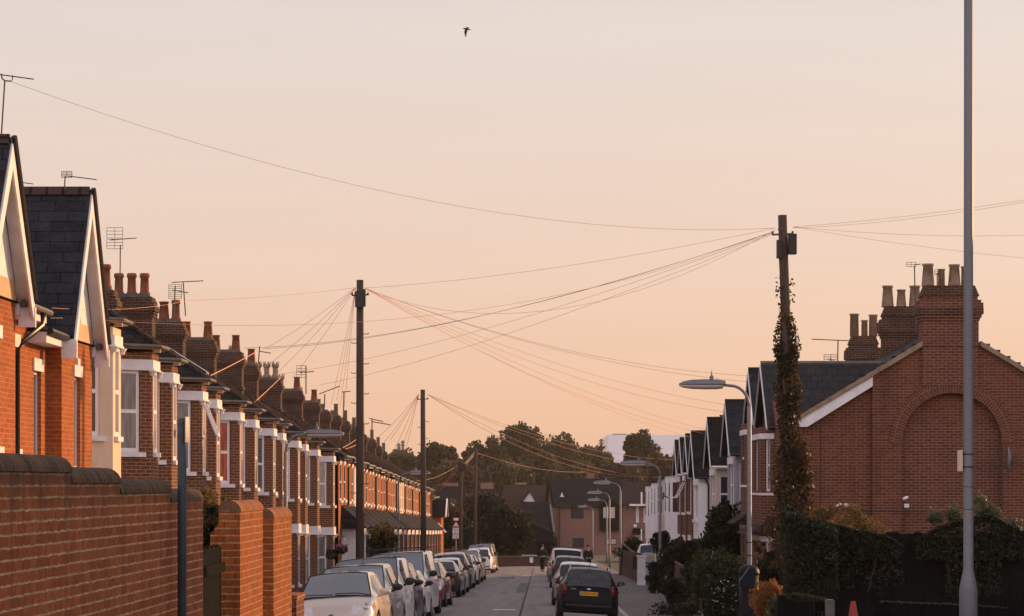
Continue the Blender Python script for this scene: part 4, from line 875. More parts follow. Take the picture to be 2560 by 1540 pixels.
left('smallvan', 'white', 63.2, True, 'small white high-roofed van behind the silver people carrier', name='parked_van', cat='van')
left('mpv', 'navy', 68.3, True, 'dark people carrier with sunlit flank behind the small white van')
left('small', 'white', 73.6, True, 'little white hatchback tucked in front of the large white van')
left('van', 'white', 79.0, True, 'large white van with a dark windscreen and roof bar', name='parked_van', cat='van', rack=[2.6])
left('hatch', 'red', 90.2, True, 'red hatchback just behind the large white van', )
left('saloon', 'green', 105.0, False, 'dark green saloon seen from behind, low tail lamps', tail='wide')
left('hatch', 'silver', 112.0, False, 'silver hatchback in front of the dark green saloon')
left('suv', 'grey', 121.0, False, 'dark off-roader with a wide black rear window', )
left('hatch', 'white', 131.0, True, 'white hatchback facing out beyond the dark off-roader')
left('saloon', 'red', 138.5, False, 'red saloon between two pale cars', tail='wide')
left('mpv', 'silver', 146.0, True, 'tall silver people carrier facing out, far along the row')
left('suv', 'white', 177.0, False, 'white off-roader seen from behind near the junction', )
left('van', 'beige', 187.0, True, 'beige van with a roof rack, last in the row at the junction', name='parked_van', cat='van', rack=[1.2, 3.2])
def right(kind, col, d, front, label, xo=.37, **k): return place(make_car(kind, PC[col], label, GR, **k), xo + CARS[kind]['W'] / 2, d, front)
right('estate', 'black', 76.0, False, 'black estate car with yellow plate DN04 HAU and roof rails', rear_text='DN04 HAU', rails=True, screen='rearglass')
right('hatch', 'silver', 91.5, False, 'silver hatchback directly ahead of the black estate', .30)
right('hatch', 'navy', 124.0, False, 'dark hatchback between the silver hatchback and the white van', .32)
right('smallvan', 'white', 141.0, False, 'white panel van with a tall rounded tail', .30, name='parked_van', cat='van')
right('mpv', 'silver', 158.0, False, 'silver car carrying a wide roof rack, last along that kerb', .28, rack=[.6, 2.2])
c = make_car('hatch', PC['blue'], 'pale car on a driveway half hidden by the dark bush', None); place(c, 5.9, 150, False, .42)
# ---------------------------------------------------------------- right: end-of-row house with the big arched gable
D0 = 74.0
def X(px): return PX(px, D0)
def Zz(py): return PZ(py, D0)
t = thing('gable_end_house', 'big brick gable end with a blind arch and a tall chimney on its peak', 'house', (10, 76, g(76)), None)
zb = g(D0) - .6
RX, RZ = X(2378), Zz(822)            # ridge
SL = (RZ - Zz(1052)) / (RX - X(1997))  # roof slope
xk = X(2181)                          # where the flush gable starts
xc, rO, rI = X(2380), 150 * D0 / F, 125 * D0 / F; zs = Zz(1107)
xr_end = RX + (RX - X(1997))
def zroof(x): return RZ - SL * abs(x - RX)
b = MB()
# flush gable with arch opening: columns of quads either side of the arch
segs = 24; arc = [(xc - rI * math.cos(math.pi * k / segs), zs + rI * math.sin(math.pi * k / segs)) for k in range(segs + 1)]
xs = [xk, X(2260) if False else (xk + xc - rI) / 2, xc - rI]
for a, c in zip(xs, xs[1:]): b.face((a, D0, zb), (c, D0, zb), (c, D0, zroof(c)), (a, D0, zroof(a)))
for (xa, za), (xd, zd) in zip(arc, arc[1:]):
    if xa < RX < xd: b.face((xa, D0, za), (xd, D0, zd), (xd, D0, zroof(xd)), (RX, D0, RZ), (xa, D0, zroof(xa)))
    else: b.face((xa, D0, za), (xd, D0, zd), (xd, D0, zroof(xd)), (xa, D0, zroof(xa)))
    b.face((xa, D0, za), (xa, D0 + .20, za), (xd, D0 + .20, zd), (xd, D0, zd))
for a, c in ((xc + rI, xr_end),): b.face((a, D0, zb), (c, D0, zb), (c, D0, zroof(c)), (a, D0, zroof(a)))
b.face((xc - rI, D0, zb), (xc - rI, D0 + .20, zb), (xc - rI, D0 + .20, zs), (xc - rI, D0, zs)); b.face((xc + rI, D0 + .20, zb), (xc + rI, D0, zb), (xc + rI, D0, zs), (xc + rI, D0 + .20, zs))
b.face(*([(xc - rI, D0 + .20, zb), (xc + rI, D0 + .20, zb)] + [(p[0], D0 + .20, p[1]) for p in arc[::-1]]))
b.face((xk, D0, zb), (xk, D0, zroof(xk)), (xk, D0 + .14, zroof(xk)), (xk, D0 + .14, zb))
x0 = X(1997) + .05
b.face((x0, D0 + .14, zb), (xk, D0 + .14, zb), (xk, D0 + .14, zroof(xk)), (x0, D0 + .14, zroof(x0)))
b.face((xr_end, D0, zb), (xr_end, 84, zb), (xr_end, 84, zroof(xr_end)), (xr_end, D0, zroof(xr_end)))
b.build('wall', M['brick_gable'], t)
# arch ring, pilaster of the chimney breast
b = MB(); ro = rO + .06
for k in range(segs):
    a0, a1 = math.pi * k / segs, math.pi * (k + 1) / segs
    q = lambda r, a, y: (xc - r * math.cos(a), y, zs + r * math.sin(a))
    b.face(q(rI - .004, a0, D0 - .03), q(rI - .004, a1, D0 - .03), q(ro, a1, D0 - .03), q(ro, a0, D0 - .045)); b.face(q(ro, a0, D0 - .03), q(ro, a1, D0 - .03), q(ro, a1, D0 + .01), q(ro, a0, D0 + .01)); b.face(q(rI - .004, a1, D0 - .03), q(rI - .004, a0, D0 - .03), q(rI - .004, a0, D0 + .1), q(rI - .004, a1, D0 + .1))
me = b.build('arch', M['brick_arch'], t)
_u = me.data.uv_layers[0].data; _o = ORI[t]
for l in me.data.loops:
    v = me.data.vertices[l.vertex_index].co + _o; dx, dz = v.x - xc, v.z - zs; _u[l.index].uv = (math.atan2(dz, dx) * (rI + .1), math.hypot(dx, dz) - rI + .01)
def stain(b):     # soot shadow boards where old flashing ran
    pass
part('chimney_breast', M['brick_gable'], t, lambda b: b.box(X(2307), X(2445), D0 - .044, D0 + .3, zs + rO + .10, zroof(X(2447)) + .1))
part('wall_cable', M['cable_dark'], t, lambda b: (b.tube([(x0 + .55, D0 + .12, 1.6), (x0 + .55, D0 + .12, -1.1)], .012, 5), b.tube([(x0 + .7, D0 + .12, -.66), (X(2180), D0 + .12, -.70), (X(2181), D0 - .012, -.71), (X(2500), D0 - .012, -.72)], .013, 5), b.tube([(X(2505), D0 - .015, -.72), (X(2505), D0 - .015, .25)], .013, 5)))
# roof
rf = MB(); th = .10
for s in (-1, 1):
    xe = RX + s * (RX - X(1997) + .12)
    A_ = [(xe, D0 + .02, zroof(xe)), (RX, D0 + .02, RZ), (RX, 84, RZ), (xe, 84, zroof(xe))]
    rf.add([*A_, *[(p[0], p[1], p[2] + th) for p in A_]], [(0, 1, 2, 3), (7, 6, 5, 4), (0, 4, 5, 1), (1, 5, 6, 2), (2, 6, 7, 3), (3, 7, 4, 0)])
roof = rf.build('roof', M['tile_grey'], t)
part('verge_tile', M['buffclay'], roof, lambda b: [b.extr([(RX + s * (RX - X(1997) + .13), D0 - .13, zroof(X(1997)) - .06), (RX + s * (RX - X(1997) + .13), D0 - .13, zroof(X(1997)) + .06), (RX + s * .765, D0 - .13, RZ + .14 - SL * .765), (RX + s * .765, D0 - .13, RZ + .0 - SL * .765)], (0, .20, 0)) for s in (-1, 1)])
part('verge_tile', M['tile_brown'], roof, lambda b: [b.box(RX + s * (.9 + .27 * k) - .12, RX + s * (.9 + .27 * k) + .12, D0 - .05, D0 + .22, zroof(RX + .9 + .27 * k) + .09, zroof(RX + .9 + .27 * k) + .15) for s in (-1, 1) for k in range(14)])
part('bargeboard', M['white'], t, lambda b: b.extr([(X(1997) - .05, D0 - .09, zroof(X(1997)) - .16), (X(1997) + .22, D0 - .09, zroof(X(1997)) - .16), (xk, D0 - .09, zroof(xk) - .26), (xk, D0 - .09, zroof(xk) - .01), (X(1997) - .05, D0 - .09, zroof(X(1997)) - .01)], (0, .06, 0)))
# chimney on the peak
def bigstack(parent, xl, xr, y0, y1, ztop, zbase, pots, m='brick_right'):
    b = MB()
    def lay(e, a, c): b.box(xl - e, xr + e, y0 - e, y1 + e, a, c)
    lay(0, zbase, ztop - 1.62); lay(.035, ztop - 1.62, ztop - 1.52); lay(0, ztop - 1.52, ztop - .95); 
    lay(.03, ztop - .95, ztop - .87); lay(.07, ztop - .87, ztop - .78); lay(.11, ztop - .78, ztop - .48); lay(.06, ztop - .48, ztop - .40); lay(-.02, ztop - .40, ztop - .3)
    c = b.build('chimney', M[m], parent)
    part('capping', M['brick_stack'], c, lambda b: (b.box(xl - .115, xr + .115, y0 - .115, y1 + .115, ztop - .782, ztop - .62), b.extr([(xl - .02, y0 - .01, ztop - .3), (xr + .02, y0 - .01, ztop - .3), (xr - .1, y0 - .01, ztop - .02), (xl + .1, y0 - .01, ztop - .02)], (0, y1 - y0 + .02, 0))))
    for px_, y_, k, m_, s in pots: pot(c, px_, y_, ztop - .03, k, m_, s)
    return c
bigstack(t, X(2305), X(2446), D0 - .05, D0 + .7, PZ(712, D0), 2.6, [(X(2324), D0 + .3, 'plain', 'buffclay', 1.05), (X(2357), D0 + .25, 'slim', 'buffclay', .78), (X(2390), D0 + .3, 'plain', 'buffclay', 1.02), (X(2417), D0 + .3, 'slim', 'buffclay', .9)])
def wallcam(px, py, lab, y=D0):
    q = P(px, py, y); c = thing('security_camera', lab, 'security camera', (q.x, y - .1, q.z))
    part('housing', M['white'], c, lambda b: b.tube([(q.x + .07, y - .16, q.z + .03), (q.x - .05, y - .24, q.z - .01)], [.042, .038], 10))
    part('bracket', M['metal'], c, lambda b: b.tube([(q.x + .07, y, q.z - .02), (q.x + .06, y - .1, q.z), (q.x + .06, y - .17, q.z + .02)], .015, 6))
def junction(px, py, lab, y=D0, m='white'):
    q = P(px, py, y); MBx = MB(); MBx.box(q.x - .062, q.x + .062, y - .062, y - .002, q.z - .05, q.z + .05); MBx.tube([(q.x, y - .063, q.z), (q.x, y - .07, q.z)], .02, 8); MBx.build('junction_box', M[m], None, lab, 'junction box')
wallcam(2094, 1264, 'white camera under the bare brick strip above the golden bush', D0 + .14); junction(2115, 1263, 'white box right beside the camera above the golden bush', D0 + .14)
wallcam(2260, 1246, 'white camera at the inner foot of the blind arch'); junction(2266, 1264, 'white box below the camera at the foot of the arch')
junction(2384, 1266, 'small black box low on the arch wall behind the leafy bush', D0 + .20, 'black_plastic')
q = P(2524, 1146, D0); sd = thing('satellite_dish', 'grey satellite dish on the wall beside the tall lamp column', 'satellite dish', (q.x, D0, q.z - .2))
b = MB(); rings = []
for k in range(5):
    r = .05 + .075 * k * 1.0; rings.append([(q.x - .02 + .10 * (k / 4) ** 2 * -1 + .0, D0 - .32 + r * .55 * math.cos(a), q.z + r * math.sin(a)) for a in np.linspace(0, 2 * math.pi, 17)[:-1]])
vs = [p for rg in rings for p in rg] + [(p[0] + .015, p[1], p[2]) for rg in rings for p in rg]; fs = []
for k in range(4):
    for i in range(16):
        i2 = (i + 1) % 16; f_ = (k * 16 + i, k * 16 + i2, (k + 1) * 16 + i2, (k + 1) * 16 + i); fs += [f_, tuple(80 + z for z in f_[::-1])]
fs += [(64 + i, 64 + (i + 1) % 16, 144 + (i + 1) % 16, 144 + i) for i in range(16)] + [tuple(range(15, -1, -1)), tuple(range(80, 96))]
b.add(vs, fs); b.build('dish', M['galv'], sd, smooth=True)
part('arm', M['metal'], sd, lambda b: (b.tube([(q.x + .05, D0 - .02, q.z - .15), (q.x, D0 - .3, q.z)], .02, 6), b.tube([(q.x - .05, D0 - .3, q.z - .28), (q.x - .36, D0 - .34, q.z - .12)], .012, 5), b.box(q.x - .42, q.x - .35, D0 - .37, D0 - .31, q.z - .16, q.z - .08)))

# ---------------------------------------------------------------- right terrace: houses with front cross gables
EAV = 6.1
RH = [  # apex distance, apex pixel y, wall kind, half width, label
    (77.0, 916, 'brick_right', 2.15, 'brick house with grey pantiled cross gable behind the ivy pole'),
    (81.6, 931, 'brick_right', 1.9, 'brick house squeezed behind the first grey lantern, narrow slate cross gable'),
    (92.0, 1009, 'render_grey', 2.1, 'grey rendered house with a tall black drainpipe and slate gable roof'),
    (102.0, 1052, 'render_cream', 2.1, 'pebbledashed cream house with brown tiled gable roof'),
    (113.0, 1085, 'render_white', 2.2, 'white rendered gable house with black drainpipe'),
    (117.6, 1092, 'brick_right', 1.8, 'brick gable house right after the white rendered one'),
    (122.3, 1101, 'brick_right', 1.8, 'second brick gable house past the white rendered one'),
    (127.0, 1107, 'brick_right', 1.8, 'last gabled brick house before the white bay terrace')]
tiles = ['tile_grey', 'slate', 'slate', 'tile_dark', 'tile_dark', 'tile_dark', 'tile_dark', 'tile_dark']
RT = []
for i, (d, py, wm, hw_, lab) in enumerate(RH):
    za = PZ(py, d); t2 = thing('front_gabled_house', lab, 'house', (7, d, g(d)), 'houses with front gables'); RT.append(t2); zb = g(d) - .5
    ze = za - hw_ * .78; xf = EAV + .12; xm = 6.95 if i > 1 else 6.75
    y0, y1 = d - hw_ + .18, d + hw_ - .18; w = MB()
    ya = 74.16 if i == 0 else (RH[i - 1][0] + d) / 2; yb = (RH[i + 1][0] + d) / 2 if i < len(RH) - 1 else d + 2.4
    if i == 0: y0 = ya + .25
    ops = [(.7, y1 - y0 - .7, ze - 1.75, ze - .35), (.7, y1 - y0 - .7, ze - 4.4, ze - 2.95)]
    wall_seg(w, (xf, y1), (xf, y0), zb, ze, ops, .1)
    side_op = [(.12, .52, ze - 1.7, ze - .35)] if i in (2, 3) else []
    wall_seg(w, (xf, y0), (xm, y0), zb, ze, side_op, .08); wall_seg(w, (xm, y1), (xf, y1), zb, ze)
    w.extr([(xf, y0, ze), (xf, y1, ze), (xf, d, za - .2)], (.2, 0, 0))
    if y0 - ya > .05: wall_seg(w, (xm, y0), (xm, ya), zb, ze + .1)
    if yb - y1 > .05: wall_seg(w, (xm, yb), (xm, y1), zb, ze + .1)
    w.box(xm + .4, 14, ya + .02, yb - .02, zb, ze)
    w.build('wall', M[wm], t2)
    if side_op: window(t2, (xf, y0), (xm, y0), side_op[0])
    for k, o in enumerate(ops):
        window(t2, (xf, y1), (xf, y0), o, mull=(.5,), openlight=(i in (1, 6) and k == 0), pane='pane_net')
        part('sill', M['white'], t2, lambda b: b.obox((xf, y1), (0, -1), o[0] - .1, o[1] + .1, .002, .09, o[2] - .1, o[2] + .003))
        part('lintel', M['white'], t2, lambda b: b.obox((xf, y1), (0, -1), o[0] - .1, o[1] + .1, .002, .05, o[3] - .003, o[3] + .22))
    r = MB(); xo = EAV - .08; th = .08
    for s in (-1, 1):
        e = d + s * (hw_ + .08)
        A_ = [(xo, e, ze - .05), (xo, d, za), (9.6 if i > 1 else RX - (RX - 6.8) * .15, d, za), (9.0 if i > 1 else 8.6, e, ze - .05)]
        r.add([*A_, *[(p[0], p[1], p[2] + th) for p in A_]], [(0, 1, 2, 3), (7, 6, 5, 4), (0, 4, 5, 1), (1, 5, 6, 2), (2, 6, 7, 3), (3, 7, 4, 0)])
    ro_ = r.build('roof', M[tiles[i]], t2)
    part('ridge_tile', M['tile_brown' if i > 0 else 'concrete'], ro_, lambda b: b.tube([(xo - .01, d, za + .09), (9.5, d, za + .09)], .07, 6))
    if i > 1: part('main_roof', M['tile_dark'], t2, lambda b: b.extr([(xm - .2, ya, ze - .02), (10.6, ya, ze + 2.25), (14.4, ya, ze - .02)], (0, yb - ya - .02, 0)))
    part('bargeboard', M['white'], t2, lambda b: [b.add([(xo - .005, d + s * (hw_ + .08), ze - .10), (xo - .005, d + s * (hw_ + .08), ze - .03), (xo - .005, d, za + .02), (xo - .005, d, za - .05), (xo - .04, d + s * (hw_ + .08), ze - .10), (xo - .04, d + s * (hw_ + .08), ze - .03), (xo - .04, d, za + .02), (xo - .04, d, za - .05)],
         [(0, 1, 2, 3), (7, 6, 5, 4), (0, 4, 5, 1), (1, 5, 6, 2), (2, 6, 7, 3), (3, 7, 4, 0)]) for s in (-1, 1)])
    part('gutter', M['black_plastic'] if i in (0, 1, 2, 4) else M['white'], t2, lambda b: b.tube([(xo + .02, d - hw_ - .12, ze - .06), (9.0, d - hw_ - .12, ze - .06)], .055, 6))
    if i in (2, 4): part('downpipe', M['black_plastic'], t2, lambda b: b.tube([(xf + .25, d - hw_ - .1, ze - .1), (xf + .38, y0 - .06, ze - .35), (xf + .38, y0 - .06, zb)], .045, 6))
    if i < 2: # projecting two-storey bay on the street front
        v = MB(); bx = 5.72; ba, bb_ = y0 + .45, y1 - .45; bx = 5.86; pl = [(xf, bb_), (bx, bb_ - .25), (bx, ba + .25), (xf, ba)]; L1 = 0
        for A, B in zip(pl, pl[1:]):
            L = math.hypot(A[0] - B[0], A[1] - B[1]); o = [(L * .33, L * .67, ze - 1.75, ze - .35), (L * .33, L * .67, ze - 4.6, ze - 3.1)]; wall_seg(v, A, B, zb, ze - .02, o, .08)
            for q_ in o: window(t2, A, B, q_, pane='pane_net', fw=.045)
        v.build('bay', M['brick_right'], t2)
        for z0, z1 in ((ze - .35, ze - .2), (ze - 3.1, ze - 2.95), (ze - 1.86, ze - 1.80)): part('lintel_band', M['white'], t2, lambda b: strip(b, pl, .004, .03, z0, z1))
        part('bay_canopy', M['tile_brown'], t2, lambda b: b.extr([(5.45, ba - .1, ze - 2.92), (xf, ba - .1, ze - 2.4), (xf, ba - .1, ze - 2.9)], (0, bb_ - ba + .2, 0)))
for own, xl, xr, d, zt, ps in ((RT[1], 10.05, 11.2, 82.5, PZ(764, 82.5), [(.15, 'plain', 1.1), (.5, 'plain', .9), (.85, 'plain', 1.1)]), (RT[2], 10.05, 11.0, 91.5, PZ(838, 91.5), [(.2, 'slim', 1.25), (.55, 'slim', .9), (.85, 'slim', 1.2)])):
    bigstack(own, xl, xr, d, d + .6, zt, zt - 4, [(xl + (xr - xl) * f_, d + .3, k, 'buffclay', s) for f_, k, s in ps], 'brick_stack')
# white two-storey bay terrace further on
for i in range(4):
    ya = 129.6 + i * 8.6; yb = ya + 8.6; yc = ya + 4.3; e = g(yc) + 5.15
    lab = ['white bay-fronted house nearest the gabled brick ones, satellite dish on its front', 'second white bay-fronted house past the gabled brick ones', 'third white bay-fronted house past the gabled brick ones', 'last white bay-fronted house, beside the distant brick house'][i]
    t3 = thing('white_bay_house', lab, 'house', (7, yc, g(yc)), 'white bay-fronted houses'); w = MB(); zb = g(yc) - .6
    wall_seg(w, (6.6, yb), (6.6, ya), zb, e)
    w.box(6.9, 14, ya + .02, yb - .02, zb, e - .1); wins = []
    for c in (ya + 2.15, ya + 6.45):
        pl = [(6.6, c + 1.3), (6.0, c + .75), (6.0, c - .75), (6.6, c - 1.3)]
        for A, B in zip(pl, pl[1:]):
            L = math.hypot(A[0] - B[0], A[1] - B[1]); o = [(L * .12, L * .88, e - 1.75, e - .25), (L * .12, L * .88, e - 4.5, e - 3.0)]; wall_seg(w, A, B, zb, e, o, .06); wins += [(A, B, q_) for q_ in o]
    w.build('wall', M['render_white' if i != 1 else 'render_cream'], t3)
    for A, B, q_ in wins: window(t3, A, B, q_, pane='pane', fw=.05, rec=-.004, flush=True, mull=())
    part('roof', M['tile_dark'], t3, lambda b: (b.extr([(6.3, ya, e), (10.4, ya, e + 2.3), (14.4, ya, e)], (0, yb - ya - .02, 0)), [b.add([(6.6, c + 1.4, e + .02), (5.9, c + .8, e + .02), (5.9, c - .8, e + .02), (6.6, c - 1.4, e + .02), (6.9, c, e + .42)], [(0, 1, 4), (1, 2, 4), (2, 3, 4), (3, 2, 1, 0)]) for c in (ya + 2.15, ya + 6.45)]))
    part('gutter', M['white'], t3, lambda b: b.tube([(6.25, ya, e - .03), (6.25, yb, e - .04)], .06, 6))
    if i == 0: part('satellite_dish', M['metal'], t3, lambda b: (b.tube([(5.76, ya + 3.2, e - .95), (5.70, ya + 3.19, e - .94)], [.2, .17], 14), b.tube([(6.2, ya + 3.6, e - 1.1), (5.8, ya + 3.2, e - .95)], .03, 5)))
    if i in (1, 3): stack(t3, 11.2, yc + 20 * (i == 1), 1.0, .6, e, PZ(1062 if i == 1 else 1090, yc + 20 * (i == 1)), [(.2, 'plain', 'terracotta', 1.), (.75, 'plain', 'terracotta', 1.)])

# ---------------------------------------------------------------- right gardens: fences, hedges, shrubs, bin
def board_fence(label, x0, y0, x1, y1, h, m, wn=.14, n0=None, name='timber_fence', zdrop=0):
    t = thing(name, label, 'fence', ((x0 + x1) / 2, (y0 + y1) / 2, g((y0 + y1) / 2)))
    D, L = dirlen((x0, y0), (x1, y1)); n = int(L / wn); rr = random.Random(int(x0 * 10 + y0))
    def f(b):
        for k in range(n):
            y = y0 + D[1] * k * wn; b.obox((x0, y0), D, k * wn, k * wn + wn * 1.0, -.012 - .008 * (k % 2), .012 - .008 * (k % 2), g(y) - .05, g(y) + h + rr.uniform(-.03, .02) - zdrop * k / n)
        for zz in (.3, h - .3): b.obox((x0, y0), D, 0, L, -.06, -.014, g(y0) + zz, g(y0) + zz + .08)
    part('boards', M[m], t, f)
    for k in range(int(L / 1.8) + 1): part('fence_post', M[m], t, lambda b: b.obox((x0, y0), D, min(L - .1, k * 1.8), min(L, k * 1.8 + .1), -.12, -.015, g(y0) - .1, g(y0 + D[1] * k * 1.8) + h + .02))
    return t
board_fence('tall dark timber fence under heavy ivy below the brick gable', 5.2, 56, 14, 56, 2.16, 'fence_dark')
board_fence('low dark boarded fence with a ragged top edge, beside the concrete post', 3.55, 42.2, 4.2, 42, 1.02, 'fence_dark', name='low_fence', zdrop=.1)
board_fence('low dark boarded fence with a ragged top edge, behind the tall lamp column', 5.0, 42, 9, 41.5, 1.05, 'fence_dark', name='low_fence', zdrop=.12)
t = thing('concrete_post', 'squat concrete gatepost at the end of the low dark fence', 'post', (4.31, 42, g(42)))
part('post', M['concrete'], t, lambda b: b.box(4.25, 4.38, 41.9, 42.05, g(42), -1.77)); part('cap', M['concrete'], t, lambda b: b.extr([(4.24, 41.89, -1.77), (4.39, 41.89, -1.77), (4.36, 41.89, -1.73), (4.27, 41.89, -1.73)], (0, .17, 0)))
board_fence('brown board fence along the pavement past the white pillar', 4.75, 133, 4.9, 176, 1.45, 'fence_brown', .3)
board_fence('weathered boarded fence under the dark hedge', 4.95, 84, 4.95, 104, 1.2, 'fence_brown', .22)
t = thing('white_pillar', 'white painted gate pillar at the end of the brown fence', 'pillar', (4.64, 130, g(130)))
part('shaft', M['white'], t, lambda b: b.box(4.42, 4.80, 129.8, 130.2, g(130), g(130) + 1.3)); part('cap', M['white'], t, lambda b: b.box(4.38, 4.84, 129.76, 130.24, g(130) + 1.3, g(130) + 1.37)); part('number_board', M['ink'], t, lambda b: b.box(4.2, 4.4, 129.74, 129.78, g(130) + .75, g(130) + 1.35))
t = thing('brick_gate_pillar', 'slim brick gate pillar among the mixed shrubs', 'pillar', (4.9, 72, g(72)))
part('shaft', M['brick_right'], t, lambda b: b.box(4.76, 5.02, 78, 78.26, g(78), PZ(1416, 78))); part('cap', M['concrete'], t, lambda b: b.box(4.73, 5.05, 77.97, 78.29, PZ(1416, 78), PZ(1412, 78)))
# cone
q = P(2133, 1503, 53); t = thing('traffic_cone', 'orange red traffic cone with a white sleeve behind the low dark fences', 'traffic cone', (q.x, 53, q.z - .78)); zc = q.z - .78
part('body', M['cone_red'], t, lambda b: b.lathe([(.17, .04), (.045, .78), (.03, .78)], (q.x, 53, zc), 20), True); part('sleeve', M['cone_white'], t, lambda b: b.lathe([(.120, .30), (.081, .52), (.078, .52)], (q.x, 53, zc), 20), True); part('base', M['trim'], t, lambda b: b.box(q.x - .2, q.x + .2, 52.8, 53.2, zc, zc + .04))
# litter bin strapped behind the lamp column
bx, bd = PX(1872, 63.4), 63.4; zb = g(bd) - .04; t = thing('litter_bin', 'black domed litter bin standing behind the first lamp column', 'bin', (bx, bd, zb)); zt = PZ(1434, bd)
part('body', M['bin'], t, lambda b: b.lathe([(.21, 0), (.225, zt - zb), (.2, zt - zb)], (bx, bd, zb), 24), True)
part('hood', M['bin'], t, lambda b: b.lathe([(.245, zt - zb - .02), (.245, zt - zb + .02), (.235, zt - zb + .08), (.2, zt - zb + .14), (.13, zt - zb + .185), (.02, zt - zb + .2)], (bx, bd, zb), 24), True)
bx2 = PX(1872, 62.3); t = thing('cabinet', 'narrow dark cabinet with a slanted top in front of the domed bin', 'cabinet', (bx2, 62.3, zb))
part('pedestal', M['navy'], t, lambda b: b.box(bx2 - .16, bx2 + .095, 62.18, 62.42, g(62.3) - .04, PZ(1463, 62.3)))
part('hopper', M['navy'], t, lambda b: b.extr([(bx2 - .215, 62.1, PZ(1467, 62.3)), (bx2 + .10, 62.1, PZ(1467, 62.3)), (bx2 + .10, 62.1, PZ(1420, 62.3)), (bx2 + .0, 62.1, PZ(1418, 62.3)), (bx2 - .21, 62.1, PZ(1452, 62.3))], (0, .36, 0)))
# ivy: pole sleeve and fence cover
def sleeve(n, rs, z0, z1, d, fat, xa, xb):
    rng = np.random.default_rng(rs); u = rng.uniform(0, 1, n) ** 1.15; z = z0 + (z1 - z0) * u; a = rng.uniform(0, 6.28, n); bump_ = .72 + .5 * np.sin(z * 3.1 + 1.3) * np.sin(a * 2 + z * 1.7)
    r = 1.2 * fat(u) * bump_ * rng.uniform(.5, 1.3, n); return np.stack([xa + (xb - xa) * u + np.cos(a) * r, d + np.sin(a) * r, z], 1)
PD = 60.0
pxl = lambda py: PX(1985 - (1985 - 1956) * (1400 - py) / 860, PD)   # leaning pole axis
ivy = thing('climbing_ivy', 'dense ivy swallowing the lower half of the leaning pole', 'ivy', (pxl(1400), PD, g(PD)))
pts = sleeve(15000, 3, PZ(1420, PD), PZ(860, PD), PD, lambda u: .12 + .26 * np.clip(1 - u * .85, 0, 1) ** .8, pxl(1420), pxl(860))
pts2 = np.concatenate([sleeve(1500, 4, PZ(900, PD), PZ(790, PD), PD, lambda u: .17 - .03 * u, pxl(900), pxl(790)), sleeve(260, 44, PZ(800, PD), PZ(690, PD), PD, lambda u: .125 + 0 * u, pxl(800), pxl(690))])
leaves(ivy, 'foliage', M['leaf_ivy'], np.concatenate([pts, pts2]), .036, 31)
part('stem', M['bark'], ivy, lambda b: [b.tube([(pxl(1400) + .12 * math.cos(k), PD + .12 * math.sin(k), g(PD)), (pxl(1200) + .12 * math.cos(k + 2), PD + .12 * math.sin(k + 2), 0), (pxl(900) + .11 * math.cos(k + 3), PD + .11 * math.sin(k + 3), PZ(900, PD))], .02, 5) for k in (0, 2, 4)])
part('tendril', M['bark'], ivy, lambda b: [b.tube([P(1962, 905, PD), P(1945, 895, PD), P(1936, 875, PD), P(1944, 862, PD)], .008, 4), b.tube([P(1978, 868, PD), P(1990, 850, PD), P(1986, 825, PD), P(1981, 800, PD)], .007, 4), b.tube([P(1972, 885, PD), P(1990, 905, PD), P(2000, 925, PD)], .007, 4)])
leaves(ivy, 'tendril_leaves', M['leaf_ivy'], np.array([P(px + R.uniform(-4, 4), py + R.uniform(-4, 4), PD) for px, py in ((1945, 895), (1938, 880), (1946, 862), (1952, 898), (1988, 850), (1986, 832), (1990, 905), (1998, 922), (1948, 915), (1940, 905)) for _ in range(5)]), .035, 8)
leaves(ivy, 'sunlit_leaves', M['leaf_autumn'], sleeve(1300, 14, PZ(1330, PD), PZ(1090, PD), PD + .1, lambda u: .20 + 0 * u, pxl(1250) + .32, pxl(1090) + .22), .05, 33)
def drape(px0, px1, top, n, rs, d=55.85, bot=1470, dens=1.4, spread=.22):
    rng = np.random.default_rng(rs); px = rng.uniform(px0, px1, n); tp = np.array([tab(top, p) for p in px]); py = tp + (bot - tp) * rng.uniform(0, 1, n) ** dens
    y = d - rng.uniform(-.02, spread, n); return np.stack([(px - VX) * d / F, y, (VY - py) * d / F], 1)
t = thing('ivy_hedge', 'thick dark ivy heaped over the tall fence next to the pole', 'ivy', (PX(2060, 55.8), 55.8, g(55.8)))
leaves(t, 'foliage', M['leaf_ivydark'], np.concatenate([drape(1950, 2240, [(1950, 1250), (2010, 1292), (2060, 1305), (2140, 1325), (2200, 1335), (2240, 1352)], 5200, 5, dens=1.8, bot=1400), drape(2080, 2260, [(2080, 1330), (2260, 1362)], 900, 66, dens=1.3, bot=1470, spread=.2), drape(1955, 2090, [(1955, 1270), (2010, 1290), (2090, 1320)], 7000, 6, dens=1., bot=1500, spread=.5)]), .036, 41)
leaves(t, 'flower_tips', M['leaf_gold'], np.concatenate([clumps(P(px, py, 56.2), (w * .008, .25, h * .008), 11, 34, .12, 50 + px) for px, py, w, h in ((2045, 1292, 22, 18), (2066, 1284, 30, 20), (2092, 1280, 30, 26), (2122, 1290, 34, 30), (2146, 1300, 24, 24), (2160, 1312, 24, 14), (2195, 1325, 30, 8))]), .026, 42)
part('stem', M['bark'], t, lambda b: [b.tube([P(px, 1480, 55.7), P(px + R.uniform(-30, 30), 1380, 55.75), P(px + R.uniform(-60, 60), 1325, 55.9)], .012, 4) for px in (1960, 2000, 2050, 2100, 2170)])
t = thing('ivy_hedge', 'second heap of ivy over the tall fence behind the thick lamp column', 'ivy', (PX(2450, 55.8), 55.8, g(55.8)))
